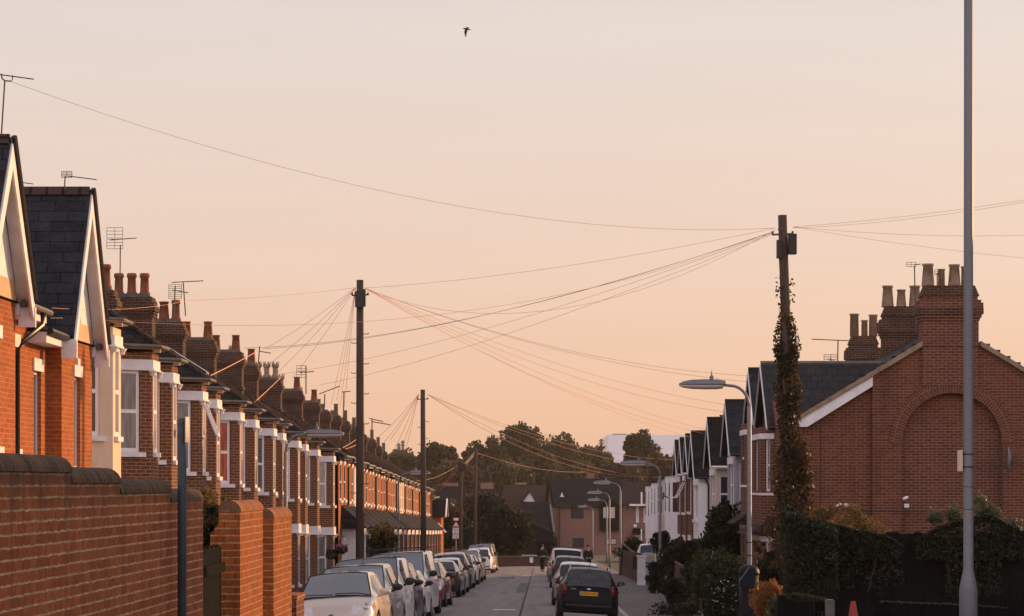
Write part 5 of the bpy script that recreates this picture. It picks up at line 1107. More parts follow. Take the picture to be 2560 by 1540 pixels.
leaves(t, 'foliage', M['leaf_ivydark'], np.concatenate([drape(2290, 2570, [(2290, 1350), (2340, 1318), (2400, 1300), (2470, 1285), (2510, 1308), (2570, 1335)], 6000, 7, dens=2., bot=1400), drape(2360, 2500, [(2360, 1340), (2500, 1330)], 1800, 8, dens=1.1, bot=1500, spread=.35)]), .036, 43)
leaves(t, 'flower_tips', M['leaf_sage'], np.concatenate([clumps(P(px, py, 56.1), (w * .008, .25, h * .008), 18, 45, .11, 60 + px) for px, py, w, h in ((2340, 1295, 14, 16), (2385, 1285, 16, 18), (2450, 1265, 22, 24), (2475, 1285, 22, 16), (2530, 1312, 30, 10))]), .028, 44)
part('stem', M['bark'], t, lambda b: [b.tube([P(px, 1480, 55.7), P(px + R.uniform(-30, 30), 1380, 55.75), P(px + R.uniform(-60, 60), 1325, 55.9)], .012, 4) for px in (2380, 2430, 2480)])
for px0, px1, top, rs, lab, fx in ((1982, 2062, [(1982, 1482), (2062, 1497)], 12, 'thin trail of ivy along the low fence beside the concrete post', 41.95), (2200, 2560, [(2200, 1503), (2420, 1512), (2560, 1523)], 13, 'thin trail of ivy along the low fence behind the tall column', 41.75)):
    k = np.linspace(0, 1, 60); ptsx = np.array([P(px0 + (px1 - px0) * q + R.uniform(-3, 3), tab(top, px0 + (px1 - px0) * q) + R.uniform(-2.5, 2.5), fx) for q in np.linspace(0, 1, 260)])
    t = thing('ivy_trail', lab, 'ivy', tuple(ptsx[0])); leaves(t, 'foliage', M['leaf_sage'], ptsx, .014, rs)
    part('stem', M['bark'], t, lambda b: b.tube([P(px0 + (px1 - px0) * q, tab(top, px0 + (px1 - px0) * q), fx) for q in np.linspace(0, 1, 16)], .008, 4))
# shrubs
def S(name, label, px, py, d, rpx, rpy, m, rs, leaf, **k):
    q = P(px, py, d); s = d / F; return shrub(name, label, tuple(q), (rpx * s, rpx * s * .9, rpy * s), m, rs, leaf, **k)
S('evergreen_shrub', 'tall dark evergreen shrub before the grey rendered house', 1818, 1330, 86, 55, 78, 'leaf_dark', 21, .06, n=90, per=110)
S('hedge_shrub', 'broad clipped brownish hedge beside the second lamp column', 1712, 1410, 104, 58, 62, 'leaf_hedge', 22, .07, n=90, per=120)
S('leafy_shrub', 'mid green leafy shrub beside the first lamp column', 1795, 1450, 72, 66, 72, 'leaf_green', 23, .05, n=80, per=100, cr=.28)
S('flowering_shrub', 'dark shrub dotted with white flowers in front of the mid green one', 1815, 1500, 66, 50, 60, 'leaf_dark', 24, .045, n=70, per=90, extra=('white', clumps(P(1815, 1490, 65.6), (.42, .35, .45), 40, 2, .05, 3), .02))
S('laurel_shrub', 'broad glossy dark shrub filling in between the clipped hedge and the mid green shrub', 1752, 1450, 90, 44, 62, 'leaf_dark', 35, .05, n=80, per=100)
S('bramble', 'tangled low bramble spilling over the weathered boarded fence', 1690, 1478, 94, 34, 30, 'leaf_hedge', 36, .05, n=60, per=80)
S('feathery_shrub', 'orange feathery shrub by the litter bin', 1918, 1500, 58.5, 40, 44, 'leaf_orange', 25, .035, n=80, per=110, up=1.6, aspect=.25)
S('sage_shrub', 'grey green shrub in front of the orange feathery one', 1942, 1530, 57, 28, 32, 'leaf_sage', 26, .03, n=50, per=90, up=.8, aspect=.35)
S('olive_shrub', 'fine leaved olive shrub behind the litter bin', 1930, 1420, 66, 36, 50, 'leaf_hedge', 27, .04, n=60, per=90)
S('dried_hydrangea', 'brown dried hydrangea heads beside the porch behind the first lamp', 1904, 1378, 70, 14, 24, 'leaf_hedge', 28, .035, n=20, per=50, extra=('flower_dry', np.concatenate([clumps(P(px, py, 69.8), (.06, .06, .055), 14, 22, .03, 70 + py) for px, py in ((1897, 1362), (1908, 1372), (1892, 1385), (1904, 1392))]), .02))
S('small_tree', 'small dark bush growing before the white bay houses', 1652, 1352, 120, 24, 34, 'leaf_dark', 29, .06, n=40, per=70)
S('garden_bush', 'dark bush near the driveway car', 1575, 1375, 165, 32, 26, 'leaf_dark', 30, .08, n=40, per=80)
S('low_hedge', 'low flat-topped hedge strip beside the white pillar', 1640, 1440, 112, 22, 46, 'leaf_hedge', 32, .06, n=60, per=90)
S('weeds', 'tufts of weeds at the foot of the hedge', 1705, 1530, 80, 70, 12, 'leaf_hedge', 33, .04, n=50, per=40, cat='weeds')
S('yellowing_bush', 'green bush turning yellow in the garden by the telegraph pole', 955, 1358, 95, 36, 46, 'leaf_green', 34, .05, n=80, per=90, extra=('leaf_gold', clumps(P(958, 1335, 94.5), (.42, .35, .42), 36, 36, .10, 6), .035))
# ---------------------------------------------------------------- street lamps
def lamp(label, x, d, ht, side, group, fat=.055, head=1.08):
    """side=-1: lantern reaches towards -x"""
    z0 = g(d) - .04; ht += .14; t = thing('street_lamp', label, 'street lamp', (x, d, z0), group); zt = z0 + ht
    arm = [(x, d, zt - .62)] + [(x + side * (.42 - .42 * math.cos(a)), d, zt - .62 + .5 * math.sin(a)) for a in np.linspace(.2, math.pi / 2, 7)] + [(x + side * .62, d, zt - .10)]
    part('column', M['galv'], t, lambda b: (b.lathe([(.085, 0), (.085, 1.15), (fat, 1.3), (fat * .86, ht - .6), (fat * .7, ht - .58)], (x, d, z0), 14)), True)
    part('arm', M['galv'], t, lambda b: b.tube(arm, .034, 8), True)
    part('strap', M['trim'], t, lambda b: [b.lathe([(fat + .004, zz), (fat + .004, zz + .03)], (x, d, z0), 14) for zz in (1.75, 2.05)])
    xs = x + side * .55; n = 12; hd = MB(); lens = MB()
    prof = [(0, .02, .10), (.06, .10, .11), (.2, .15, .13), (.5, .155, .135), (.8, .14, .12), (.98, .09, .085), (1.08, .015, .03)]
    rings = []; rl = []
    for u, w_, h_ in prof:
        xx = xs + side * u * head / 1.08
        rings.append([(xx, d + w_ * math.cos(a), zt - .10 + h_ * math.sin(a)) for a in np.linspace(0, math.pi, n)])
        rl.append([(xx, d + w_ * .93 * math.cos(a), zt - .105 - .75 * h_ * math.sin(a)) for a in np.linspace(0, math.pi, n)])
    for mb, rg in ((hd, rings), (lens, rl[1:])):
        vs = [p for r_ in rg for p in r_]; mb.add(vs, [(i * n + k, i * n + k + 1, (i + 1) * n + k + 1, (i + 1) * n + k) for i in range(len(rg) - 1) for k in range(n - 1)] + [tuple(range(n)), tuple(range((len(rg) - 1) * n, len(rg) * n))] + [(i * n, (i + 1) * n, (i + 1) * n + n - 1, i * n + n - 1) for i in range(len(rg) - 1)])
    hh = hd.build('lantern', M['galv'], t, smooth=True); lens.build('bowl', M['lampglass'], hh, smooth=True)
    part('photocell', M['galv'], hh, lambda b: b.lathe([(.05, 0), (.05, .07), (.02, .09), (.008, .2)], (xs + side * .32, d, zt + .03), 10))
    return t
GLm = 'street lamps with long lanterns'
for px, d, hy, lab in ((1873, 65, 960, 'first of the lamp columns with a long lantern, rising from behind the litter bin'), (1650, 114, 1158, 'second lamp column with a long lantern, beside the clipped hedge'), (1551, 167, 1206, 'third lamp column, its lantern against the dark tiled roof'),
                       (1524, 202, 1231, 'fourth lamp column, lantern below the third one'), (1517, 236, 1249, 'fifth lamp column, almost in line with the fourth'), (1482, 300, 1266, 'shortest looking lamp column, in front of the brick house window')):
    x = PX(px, d); lamp(lab, x, d, PZ(hy, d) - g(d) - .02, -1, GLm, fat=.06)
lamp('lamp column leaning its lantern over the row of bay houses', PX(714, 78), 78, PZ(1085, 78) - g(78), 1, GLm)
lamp('lamp column before the flat-fronted terrace, lantern crossing the middle pole', PX(997, 146), 146, PZ(1182, 146) - g(146), 1, GLm)
# tall near column
nx, nd = PX(2421, 25.5), 25.5; z0 = g(nd); t = thing('lamp_column', 'tall mottled grey column with a thick base rising out of the picture', 'street lamp', (nx, nd, z0))
zs_ = PZ(1425, nd); part('column', M['galv_near'], t, lambda b: b.lathe([(.083, z0), (.083, PZ(1475, nd)), (.079, PZ(1468, nd)), (.048, zs_), (.046, zs_ + .004), (.0435, 1.2), (.039, 5.6), (.0, 5.62)], (nx, nd, 0), 28), True)
part('arm', M['galv_near'], t, lambda b: b.tube([(nx, nd, 5.5), (nx - .1, nd, 5.9), (nx - .5, nd, 6.1), (nx - 1.1, nd, 6.15)], .03, 8), True)
part('lantern', M['galv'], t, lambda b: b.ell((nx - 1.5, nd, 6.15), (.5, .16, .12), 12, 7), True)
part('door_seam', M['trim'], t, lambda b: [b.lathe([(r, zz), (r, zz + .006)], (nx, nd, 0), 28) for zz, r in ((PZ(1218, nd), .0462), (PZ(1274, nd), .0464))])
part('sign_plate', M['sign_lit'], t, lambda b: b.box(nx - .062, nx - .056, nd - .02, nd + .26, PZ(1178, nd), PZ(1125, nd)))
part('clip', M['trim'], t, lambda b: [b.box(nx - .056, nx - .03, nd - .02, nd + .06, PZ(y, nd), PZ(y - 7, nd)) for y in (1171, 1138)] + [b.lathe([(.0475, PZ(y, nd)), (.0475, PZ(y, nd) + .012)], (nx, nd, 0), 24) for y in (1169, 1137)])

# ---------------------------------------------------------------- telegraph poles
def steps(b, x, d, z0, z1, n):
    for k in range(n):
        z = z0 + (z1 - z0) * k / n
        for s, o in ((-1, 0), (1, .25)): b.tube([(x, d, z + o), (x + s * .22, d, z + o), (x + s * .24, d, z + o + .03)], .011, 4)
def pole(label, pt, pb, r0, r1, st=0, boxes=(), arm=True):
    t = thing('telegraph_pole', label, 'telegraph pole', tuple(pb), 'telegraph poles'); pb = Vector(pb); pt = Vector(pt)
    part('shaft', M['pole'], t, lambda b: b.tube([pb - Vector((0, 0, .3)), pb.lerp(pt, .5), pt], [r0, (r0 + r1) / 2, r1], 14), True)
    if st: part('step_iron', M['metal'], t, lambda b: steps(b, (pb.x + pt.x) / 2, pt.y, pb.z + 2.6, pt.z - .9, st))
    if arm: part('insulator_bracket', M['metal'], t, lambda b: (b.tube([pt + Vector((-.22, -.02, -.42)), pt + Vector((.24, -.02, -.40))], .022, 6), [b.lathe([(.03, 0), (.03, .05), (.015, .07)], (pt.x + e, pt.y - .02, pt.z - .41), 8) for e in (-.21, .22)], b.lathe([(r1 + .006, -.32), (r1 + .006, -.29)], tuple(pt), 14)))
    for bx_ in boxes: part('junction_case', M['black_plastic'], t, lambda b: b.box(*bx_))
    return t
PT = {}
PT['R'] = P(1956, 538, 60); bR = Vector((pxl(1490), 60, g(60)))
def off(px, py, d): return P(px, py, d)
q0 = P(1941, 601, 60); q1 = P(1980, 586, 60)
pole('leaning telegraph pole wrapped in ivy with two black cases at its head', PT['R'], bR, .13, .095, 0, [(q0.x, q0.x + .10, 59.85, 60.05, P(0, 646, 60).z, q0.z), (P(1970, 0, 60).x, P(1990, 0, 60).x, 59.8, 60.08, P(0, 636, 60).z, q1.z)])
PT['1'] = P(900, 700, 76); pole('tall telegraph pole with step irons before the bay terrace', PT['1'], (PX(900, 76), 76, g(76)), .125, .095, 7, [(PT['1'].x - .12, PT['1'].x + .12, 75.75, 75.9, PT['1'].z - .75, PT['1'].z - .32), (PT['1'].x + .1, PT['1'].x + .16, 75.8, 76.05, PT['1'].z - .72, PT['1'].z - .26)])
PT['2'] = P(1057, 974, 120); pole('middle telegraph pole rising from the flat-fronted terrace', PT['2'], (PX(1059, 120), 120, g(120)), .135, .10, 7)
PT['3'] = P(1154, 1147, 180); pole('short far telegraph pole behind the hump warning sign', PT['3'], (PX(1150, 180), 180, g(180)), .12, .1, 0, [(PT['3'].x - .22, PT['3'].x + .3, 179.8, 179.95, PT['3'].z - .75, PT['3'].z - .3)])
PT['4'] = P(1190, 1123, 190); pole('slim far telegraph pole before the dark trees', PT['4'], (PX(1186, 190), 190, g(190)), .12, .1, 5, [(PT['4'].x - .12, PT['4'].x - .02, 189.8, 189.95, PT['4'].z - .8, PT['4'].z - .3)])
part('drop_cable', M['cable_dark'], [o for o in COL.objects if o.name == 'telegraph_pole'][0], lambda b: b.tube([P(1948, 640, 60), P(1952, 720, 60), P(1955, 860, 60)], .012, 5))

# ---------------------------------------------------------------- overhead cables
def cable(a, b_, sag, label, r=None, m='cable', n=22, group='overhead cables'):
    a, b_ = Vector(a), Vector(b_); pts = []
    for k in range(n + 1):
        u = k / n; p = a.lerp(b_, u); p.z -= sag * 4 * u * (1 - u); pts.append(p)
    rr = [r or max(.0032, .000062 * p.y) for p in pts]
    mb = MB(); mb.tube(pts, rr, 5); return mb.build('overhead_cable', M[m], None, label, 'cable', group)
QL = P(1938, 570, 60); QR = P(1982, 567, 60); p1l, p1r = P(889, 719, 76), P(912, 720, 76)
cable(P(22, 202, 41), QL, .70, 'long cable from the tall aerial across the sky to the ivy pole', m='cable_dull')
cable(QR, (P(2560, 500, 52)), .05, 'upper of the twin cables leaving the ivy pole for the tall column side'); cable(QR + Vector((0, .05, -.02)), P(2560, 505, 52), .08, 'lower of the twin cables leaving the ivy pole for the tall column side')
cable(QR, P(2560, 588, 64), .08, 'level cable running from the ivy pole behind the tall column'); cable(QR, P(2560, 645, 66), .05, 'falling cable from the ivy pole behind the tall column')
cable(QL, p1r, .18, 'upper cable strung between the ivy pole and the tall stepped pole')
cable(P(1938, 575, 60), P(912, 724, 76), 1.15, 'slack cable sagging between the ivy pole and the tall stepped pole')
cable(p1l, P(470, 751, 70), .06, 'cable from the tall stepped pole to the first terracotta chimney')
cable(P(1938, 577, 60), P(258, 800, 47.5), .75, 'long low cable from the ivy pole to the slate gabled house')
cable(P(470, 751, 70), P(130, 770, 44), .1, 'cable continuing from the terracotta chimney to the gabled houses')
for k, (py0, px, py, d, sg, lab) in enumerate(((578, 610, 870, 96, .55, 'dark cable from the ivy pole to the chimney with plain pots'), (580, 655, 872, 108, .5, 'cable from the ivy pole to the chimney beside the toothed pots'), (582, 700, 935, 112, .4, 'cable from the ivy pole down to the chimney with toothed pots'), (584, 800, 962, 120, .35, 'lowest cable from the ivy pole to the row of chimneys'))):
    cable(P(1936, py0, 60), P(px, py, d), sg, lab, m='cable_dark' if k < 2 else 'cable')
for k, (px, py, d, sg, lab) in enumerate(((1878, 940, 81, .45, 'upper cable from the stepped pole to the narrow slate gable'), (1880, 955, 82, .42, 'second cable from the stepped pole to the narrow slate gable'), (1815, 1012, 92, .4, 'cable from the stepped pole to the grey rendered house'), (1812, 1030, 92, .5, 'lower cable from the stepped pole to the grey rendered house'), (1770, 1075, 102, .4, 'cable from the stepped pole to the pebbledashed house'), (1765, 1085, 102, .5, 'lower cable from the stepped pole to the pebbledashed house'), (1733, 1095, 113, .4, 'longest cable from the stepped pole, to the white rendered house'))):
    cable(p1r, P(px, py, d), sg, lab)
for k, (px, py, d) in enumerate(((665, 870, 100), (655, 925, 92), (690, 935, 98), (730, 945, 106), (828, 1010, 118), (842, 1000, 122), (850, 1018, 126), (858, 1040, 132))):
    cable(p1l, P(px, py, d), .08, 'thin cable in the fan dropping from the stepped pole to the chimneys')
# bright service drops onto the bay roofs
for (a, b_, lab) in ((P(645, 877, 100), P(520, 942, 71), 'bright cable slanting down past the plain pots to a bay roof'), (P(702, 943, 112), P(633, 1008, 82), 'bright cable slanting down from the toothed pots to a bay roof'), (P(890, 1099, 120), P(857, 1119, 114), 'upper bright short cable behind the lamp lantern'), (P(890, 1112, 120), P(864, 1122, 116), 'lower bright short cable behind the lamp lantern')):
    cable(a, b_, .02, lab, r=.013)
p2l, p2r = P(1047, 985, 120), P(1068, 985, 120)
for k, (px, py, d) in enumerate(((960, 1105, 150), (975, 1100, 158), (985, 1125, 166), (1000, 1135, 172), (1010, 1140, 178), (948, 1090, 145))): cable(p2l, P(px, py, d), .1, 'thin cable in the fan dropping from the middle pole to the flat-fronted terrace')
for k, (px, py, d, sg) in enumerate(((1712, 1186, 150, 1.3), (1720, 1172, 160, .7), (1712, 1150, 165, .7), (1716, 1196, 160, 1.0))): cable(p2r, P(px, py, d), sg, ['lowest bright cable curving from the middle pole to the white bay houses', 'third cable from the middle pole to the white bay houses', 'upper cable from the middle pole to the white bay houses', 'second cable from the middle pole to the white bay houses'][k], r=.010 if k == 0 else None, m='cable_dull')
for k, (px, py, d) in enumerate(((1018, 1202, 172), (1064, 1203, 190), (1070, 1222, 192), (1074, 1226, 193), (1078, 1232, 194), (1080, 1212, 196))): cable(P(1148, 1160 + 2 * k, 180), P(px, py, d), .35, 'sunlit cable in the fan from the short far pole to the end of the terrace', r=.014, m='cable_dull')
for k in range(3): cable(P(1160, 1160 + 3 * k, 180), P(1186, 1130 + 4 * k, 190), .02, 'short cable linking the two far telegraph poles', r=.014, m='cable_dull')
cable(P(1194, 1133, 190), P(1470, 1180, 240), .4, 'faint cable from the slim far pole over the distant roofs', m='cable_dull')

# ---------------------------------------------------------------- television aerials
def aerial(label, base, top, yagi=None, grid=None, owner=None):
    t = thing('roof_aerial', label, 'aerial', tuple(base), 'television aerials'); base, top = Vector(base), Vector(top); s = top.y / F
    part('mast', M['metal'], t, lambda b: b.tube([base, top], max(.012, s * 1.6), 6))
    for (xa, za, xb, zb2, spread, nn) in yagi or ():
        def f(b):
            a = top + Vector((xa * s, 0, -za * s)); c = top + Vector((xb * s, 0, -zb2 * s)); b.tube([a, c], max(.009, s * 1.2), 5)
            for k in range(nn):
                p = a.lerp(c, k / (nn - 1)); v = Vector((.0, spread * s, spread * s * .12)); b.tube([p - v, p + v], max(.005, s * .6), 4)
        part('boom', M['metal'], t, f)
    for (xa, za, w, h, n) in grid or ():
        def f2(b):
            c = top + Vector((xa * s, 0, -za * s))
            for k in range(n): z = c.z + (k / (n - 1) - .5) * h * s; b.tube([(c.x - w * s / 2, c.y, z), (c.x + w * s / 2, c.y, z)], max(.005, s * .55), 4)
            for u in (-.5, 0, .5): b.tube([(c.x + u * w * s, c.y, c.z - h * s / 2), (c.x + u * w * s, c.y, c.z + h * s / 2)], max(.005, s * .6), 4)
        part('reflector', M['metal'], t, f2)
    return t
A0 = aerial('tallest aerial, on the nearest gable at the picture edge', P(3, 345, 41), P(12, 202, 41), [(-60, -22, 72, -4, 3, 18), ])
q = P(12, 202, 41); part('bracket', M['metal'], A0, lambda b: b.tube([P(4, 184, 41), P(5, 196, 41), P(12, 202, 41), P(28, 203, 41), P(31, 199, 41), P(32, 188, 41)], .011, 5))
aerial('aerial on the slate gable ridge with a small square reflector', P(161, 476, 47.4), P(163, 440, 47.4), [(6, 0, 78, 9, 6, 12)], [(4, -4, 26, 15, 5)])
aerial('stub of an aerial poking out behind the nearest gable', P(50, 480, 60), P(46, 455, 60), [(0, 0, 37, 5, 4, 6)])
aerial('tall bristling aerial beside the first terracotta pots', P(299, 795, 78), P(301, 612, 78), [(-24, -12, 40, -17, 14, 16)], [(-14, -30, 40, 26, 4), (-14, -2, 40, 24, 4)])
aerial('long thin aerial above the terracotta pots', P(464, 790, 85), P(458, 706, 85), [(-28, 0, 50, -4, 3, 8)])
aerial('gridded aerial leaning on the second terracotta stack', P(435, 790, 84), P(438, 715, 84), [(-6, 10, 32, 17, 4, 7)], [(0, 14, 32, 36, 8)])
aerial('aerial above the plain pots with one long boom', P(646, 910, 101), P(649, 866, 101), [(0, 12, 28, 17, 5, 8)])
aerial('aerial behind the first toothed pots', P(765, 985, 120), P(765, 915, 120), [(-16, 16, 20, 14, 5, 8)], [(-12, 14, 22, 30, 5)])
aerial('slanting aerial above the lamp lantern', P(811, 1020, 130), P(812, 985, 130), [(-14, 0, 38, -20, 4, 9)])
aerial('slim aerial beside the buff pots', P(858, 1060, 137), P(860, 980, 137), [(-5, 0, 16, -2, 5, 6)])
aerial('cluster aerial right of the stepped pole', P(930, 1085, 165), P(930, 1048, 165), [(-6, -2, 28, 6, 5, 8), (0, 6, 46, 14, 5, 8)])
aerial('flat aerial over the grey pantiled ridge', P(2094, 920, 78), P(2095, 851, 78), [(-66, -3, 32, 1, 2, 16)])
aerial('small gridded aerial low on the grey pantiled ridge', P(2077, 920, 78), P(2077, 895, 78), [(-8, 4, 10, 5, 4, 5)], [(0, 4, 34, 26, 7)])
aerial('tall aerial with a square head strapped to the chimney', P(2290, 832, 82), P(2286, 664, 82), [(0, -2, 16, -4, 3, 5)], [(-8, -3, 24, 11, 3)])
aerial('faint aerial behind the pots of the peak chimney', P(2343, 725, 83), P(2343, 683, 83), [(-4, 0, 12, 2, 3, 4)], [(2, -2, 16, 14, 4)])

# ---------------------------------------------------------------- hanging baskets, sign, people, bird
t = thing('basket_stand', 'slim white garden post with two bracket arms for hanging baskets', 'post', (PX(862, 80), 80, g(80)))
xq = PX(862, 80); part('post', M['white'], t, lambda b: b.tube([(xq, 80, g(80)), (xq, 80, PZ(1345, 80))], .02, 6)); part('bracket', M['metal'], t, lambda b: b.tube([(PX(826, 80), 80, PZ(1338, 80)), (xq, 80, PZ(1342, 80)), (PX(858, 80), 80, PZ(1340, 80))], .012, 5))
for px, py, fl, lab in ((855, 1372, 'flower_pink', 'hanging basket full of pink flowers'), (828, 1385, 'leaf_dark', 'hanging basket of dark trailing leaves')):
    q = P(px, py, 79.9); h = thing('hanging_basket', lab, 'hanging basket', tuple(q)); part('basket', M['bark'], h, lambda b: b.lathe([(.05, -.14), (.14, -.08), (.17, 0), (.16, .01)], tuple(q), 14)); part('chain', M['metal'], h, lambda b: [b.tube([(q.x + .16 * math.cos(a), q.y + .16 * math.sin(a), q.z), (q.x + .01, q.y, PZ(1340, 79.9))], .005, 4) for a in (0, 2.1, 4.2)])
    leaves(h, 'foliage', M['leaf_dark'], clumps((q.x, q.y, q.z - .02), (.17, .17, .12), 20, 22, .06, px), .03, px); leaves(h, 'flowers', M[fl], clumps((q.x, q.y, q.z + .07), (.17, .16, .05), 20, 16, .05, px + 1), .025, px + 2)
sg = 188.; sx = PX(1140, sg); t = thing('road_sign', 'hump warning triangle above two white distance plates', 'road sign', (sx, sg, g(sg)))
part('post', M['galv'], t, lambda b: b.lathe([(.04, 0), (.04, PZ(1296, sg) - g(sg))], (sx, sg, g(sg)), 10))
part('sign_light', M['white'], t, lambda b: b.box(sx - .16, sx + .16, sg - .18, sg + .05, PZ(1301, sg), PZ(1295, sg)))
def tri(b, s, y, dz=0): c = PZ(1318, sg) - .235; zt_ = PZ(1301, sg); hh = (zt_ - PZ(1319, sg)); m_ = (zt_ + PZ(1319, sg) * 2) / 3; b.extr([(sx - .27 * s, y, m_ + (PZ(1319, sg) - m_) * s), (sx + .27 * s, y, m_ + (PZ(1319, sg) - m_) * s), (sx, y, m_ + (zt_ - m_) * s)], (0, .012, 0))
part('warning_triangle', M['sign_red'], t, lambda b: tri(b, 1, sg - .06)); part('triangle_face', M['sign_white'], t, lambda b: tri(b, .68, sg - .07))
part('hump_symbol', M['ink'], t, lambda b: b.extr([(sx - .13, sg - .077, PZ(1317, sg)), (sx + .13, sg - .077, PZ(1317, sg)), (sx + .07, sg - .077, PZ(1315.3, sg)), (sx, sg - .077, PZ(1314.6, sg)), (sx - .07, sg - .077, PZ(1315.3, sg))], (0, .006, 0)))
def text_mesh(body, size, cx, y, cz, parent, m='ink'):
    cu = bpy.data.curves.new('lettering', 'FONT'); cu.body = body; cu.size = size; cu.align_x = 'CENTER'; cu.align_y = 'CENTER'; cu.space_line = .9
    o = bpy.data.objects.new('lettering', cu); COL.objects.link(o); me = bpy.data.meshes.new_from_object(o.evaluated_get(bpy.context.evaluated_depsgraph_get())); bpy.data.objects.remove(o)
    b = MB(); b.add([(p.co.x + cx, y, p.co.y + cz) for p in me.vertices], [tuple(f.vertices) for f in me.polygons]); return b.build('lettering', M[m], parent)
for ya_, yb_, txt, ax in ((1319.6, 1333, 'Humps for\n300 yards', -1), (1333.8, 1346.5, 'Humps for\n1/2 mile', 1)):
    pl = part('distance_plate', M['sign_white'], t, lambda b: b.box(sx - .23, sx + .23, sg - .065, sg - .05, PZ(yb_, sg), PZ(ya_, sg))); text_mesh(txt, .10, sx, sg - .067, PZ(ya_ + 4.4, sg), pl)
    part('arrow', M['ink'], pl, lambda b: (b.box(sx - .06 if ax < 0 else sx - .08, sx + .08 if ax < 0 else sx + .06, sg - .072, sg - .066, PZ(yb_ - 2.2, sg) - .012, PZ(yb_ - 2.2, sg) + .012), b.extr([(sx + ax * .11, sg - .072, PZ(yb_ - 2.2, sg)), (sx + ax * .03, sg - .072, PZ(yb_ - 2.2, sg) + .05), (sx + ax * .03, sg - .072, PZ(yb_ - 2.2, sg) - .05)], (0, .005, 0))))
def skinned(name, joints, edges, m, parent, infl=0.):
    me = bpy.data.meshes.new(name); o0 = ORI[parent]; me.from_pydata([tuple(Vector(j[:3]) + Vector((0, 0, 0))) for j in joints], edges, []); me.materials.append(m)
    o = bpy.data.objects.new(name, me); COL.objects.link(o); o.parent = parent; ORI[o] = o0
    md = o.modifiers.new('Skin', 'SKIN'); sk = me.skin_vertices[0].data
    for k, j in enumerate(joints): sk[k].radius = (j[3] + infl, (j[4] if len(j) > 4 else j[3]) + infl); sk[k].use_root = k == 0
    sb = o.modifiers.new('Sub', 'SUBSURF'); sb.levels = 2; sb.render_levels = 2
    me.polygons.foreach_set('use_smooth', [True] * len(me.polygons)); md.use_smooth_shade = True
    return o
def person(label, x, y, rz, top, legs, walk=.12):
    t = thing('person', label, 'person', (0, 0, 0))
    J = [(0, 0, .95, .15, .11), (0, 0, 1.18, .135, .10), (0, 0, 1.40, .17, .10), (0, 0, 1.50, .06), (0, -.01, 1.60, .085, .095), (0, -.015, 1.70, .075, .09),
         (.19, 0, 1.40, .055), (.25, -.03, 1.13, .042), (.23, -.16, .92, .033), (.225, -.22, .84, .022), (-.19, 0, 1.40, .055), (-.25, 0, 1.13, .042), (-.24, -.08, .90, .033), (-.235, -.11, .81, .022),
         (.10, 0, .86, .085), (.11, -walk * .6, .48, .06), (.11, -walk, .10, .045), (.11, -walk - .14, .04, .035), (-.10, 0, .86, .085), (-.11, walk * .3, .48, .06), (-.11, walk, .10, .045), (-.11, walk - .14, .04, .035)]
    E = [(0, 1), (1, 2), (2, 3), (3, 4), (4, 5), (2, 6), (6, 7), (7, 8), (8, 9), (2, 10), (10, 11), (11, 12), (12, 13), (0, 14), (14, 15), (15, 16), (16, 17), (0, 18), (18, 19), (19, 20), (20, 21)]
    skinned('body', J, E, M['skin'], t)
    def sub(idx): mp = {i: k for k, i in enumerate(idx)}; return [J[i] for i in idx], [(mp[a], mp[b]) for a, b in E if a in mp and b in mp]
    j, e = sub([0, 1, 2, 3, 6, 7, 8, 10, 11, 12]); skinned('jacket', j, e, M[top], t, .04)
    j, e = sub([0, 14, 15, 16, 18, 19, 20]); skinned('trousers', j, e, M[legs], t, .03)
    part('shoe', M['trim'], t, lambda b: [b.ell((s * .11, -s * walk - .06, .04), (.05, .14, .045), 10, 6) for s in (1, -1)], True)
    part('hair', M['hair'], t, lambda b: b.ell((0, .015, 1.70), (.095, .11, .10), 12, 8), True)
    part('nose', M['skin'], t, lambda b: b.ell((0, -.112, 1.63), (.014, .02, .022), 6, 5), True)
    part('ear', M['skin'], t, lambda b: [b.ell((s * .092, 0, 1.63), (.012, .025, .035), 6, 5) for s in (1, -1)], True)
    part('eye', M['ink'], t, lambda b: [b.ell((s * .035, -.098, 1.66), (.013, .01, .008), 6, 5) for s in (1, -1)], True)
    t.location = (x, y, g(y)); t.rotation_euler = (0, 0, rz); return t
person('person in dark clothes standing in the road beside the parked silver car', PX(1356, 184), 184, 2.6, 'cloth_dark', 'cloth_dark', .08)
person('person in a navy jacket on the pavement beyond the white panel van', PX(1470, 168), 168, .4, 'cloth_navy', 'cloth_dark', .14)
t = thing('bird', 'single brown bird flapping in the open sky', 'bird', tuple(P(1166, 72, 70))); c = P(1166, 72, 70); u = 70 / F
def Bq(x, y, o=0): v = P(1140 + x * 60 / 1272, 40 + y * 70 / 1484, 70); return Vector((v.x, v.y + o, v.z))
part('body', M['bird'], t, lambda b: b.tube([Bq(345, 690), Bq(400, 670), Bq(470, 675), Bq(560, 690), Bq(650, 700), Bq(790, 745)], [.002, .012, .022, .028, .018, .006], 8), True)
def wing(b, pts, th): b.extr([Bq(*p) for p in pts], (0, th, 0))
part('wing', M['bird'], t, lambda b: wing(b, [(500, 680), (430, 830), (450, 950), (500, 1090), (545, 1100), (555, 950), (610, 760), (650, 710)], .012)); part('wing', M['bird'], t, lambda b: wing(b, [(520, 690), (540, 610), (515, 570), (580, 590), (720, 625), (660, 650), (640, 700)], .012))

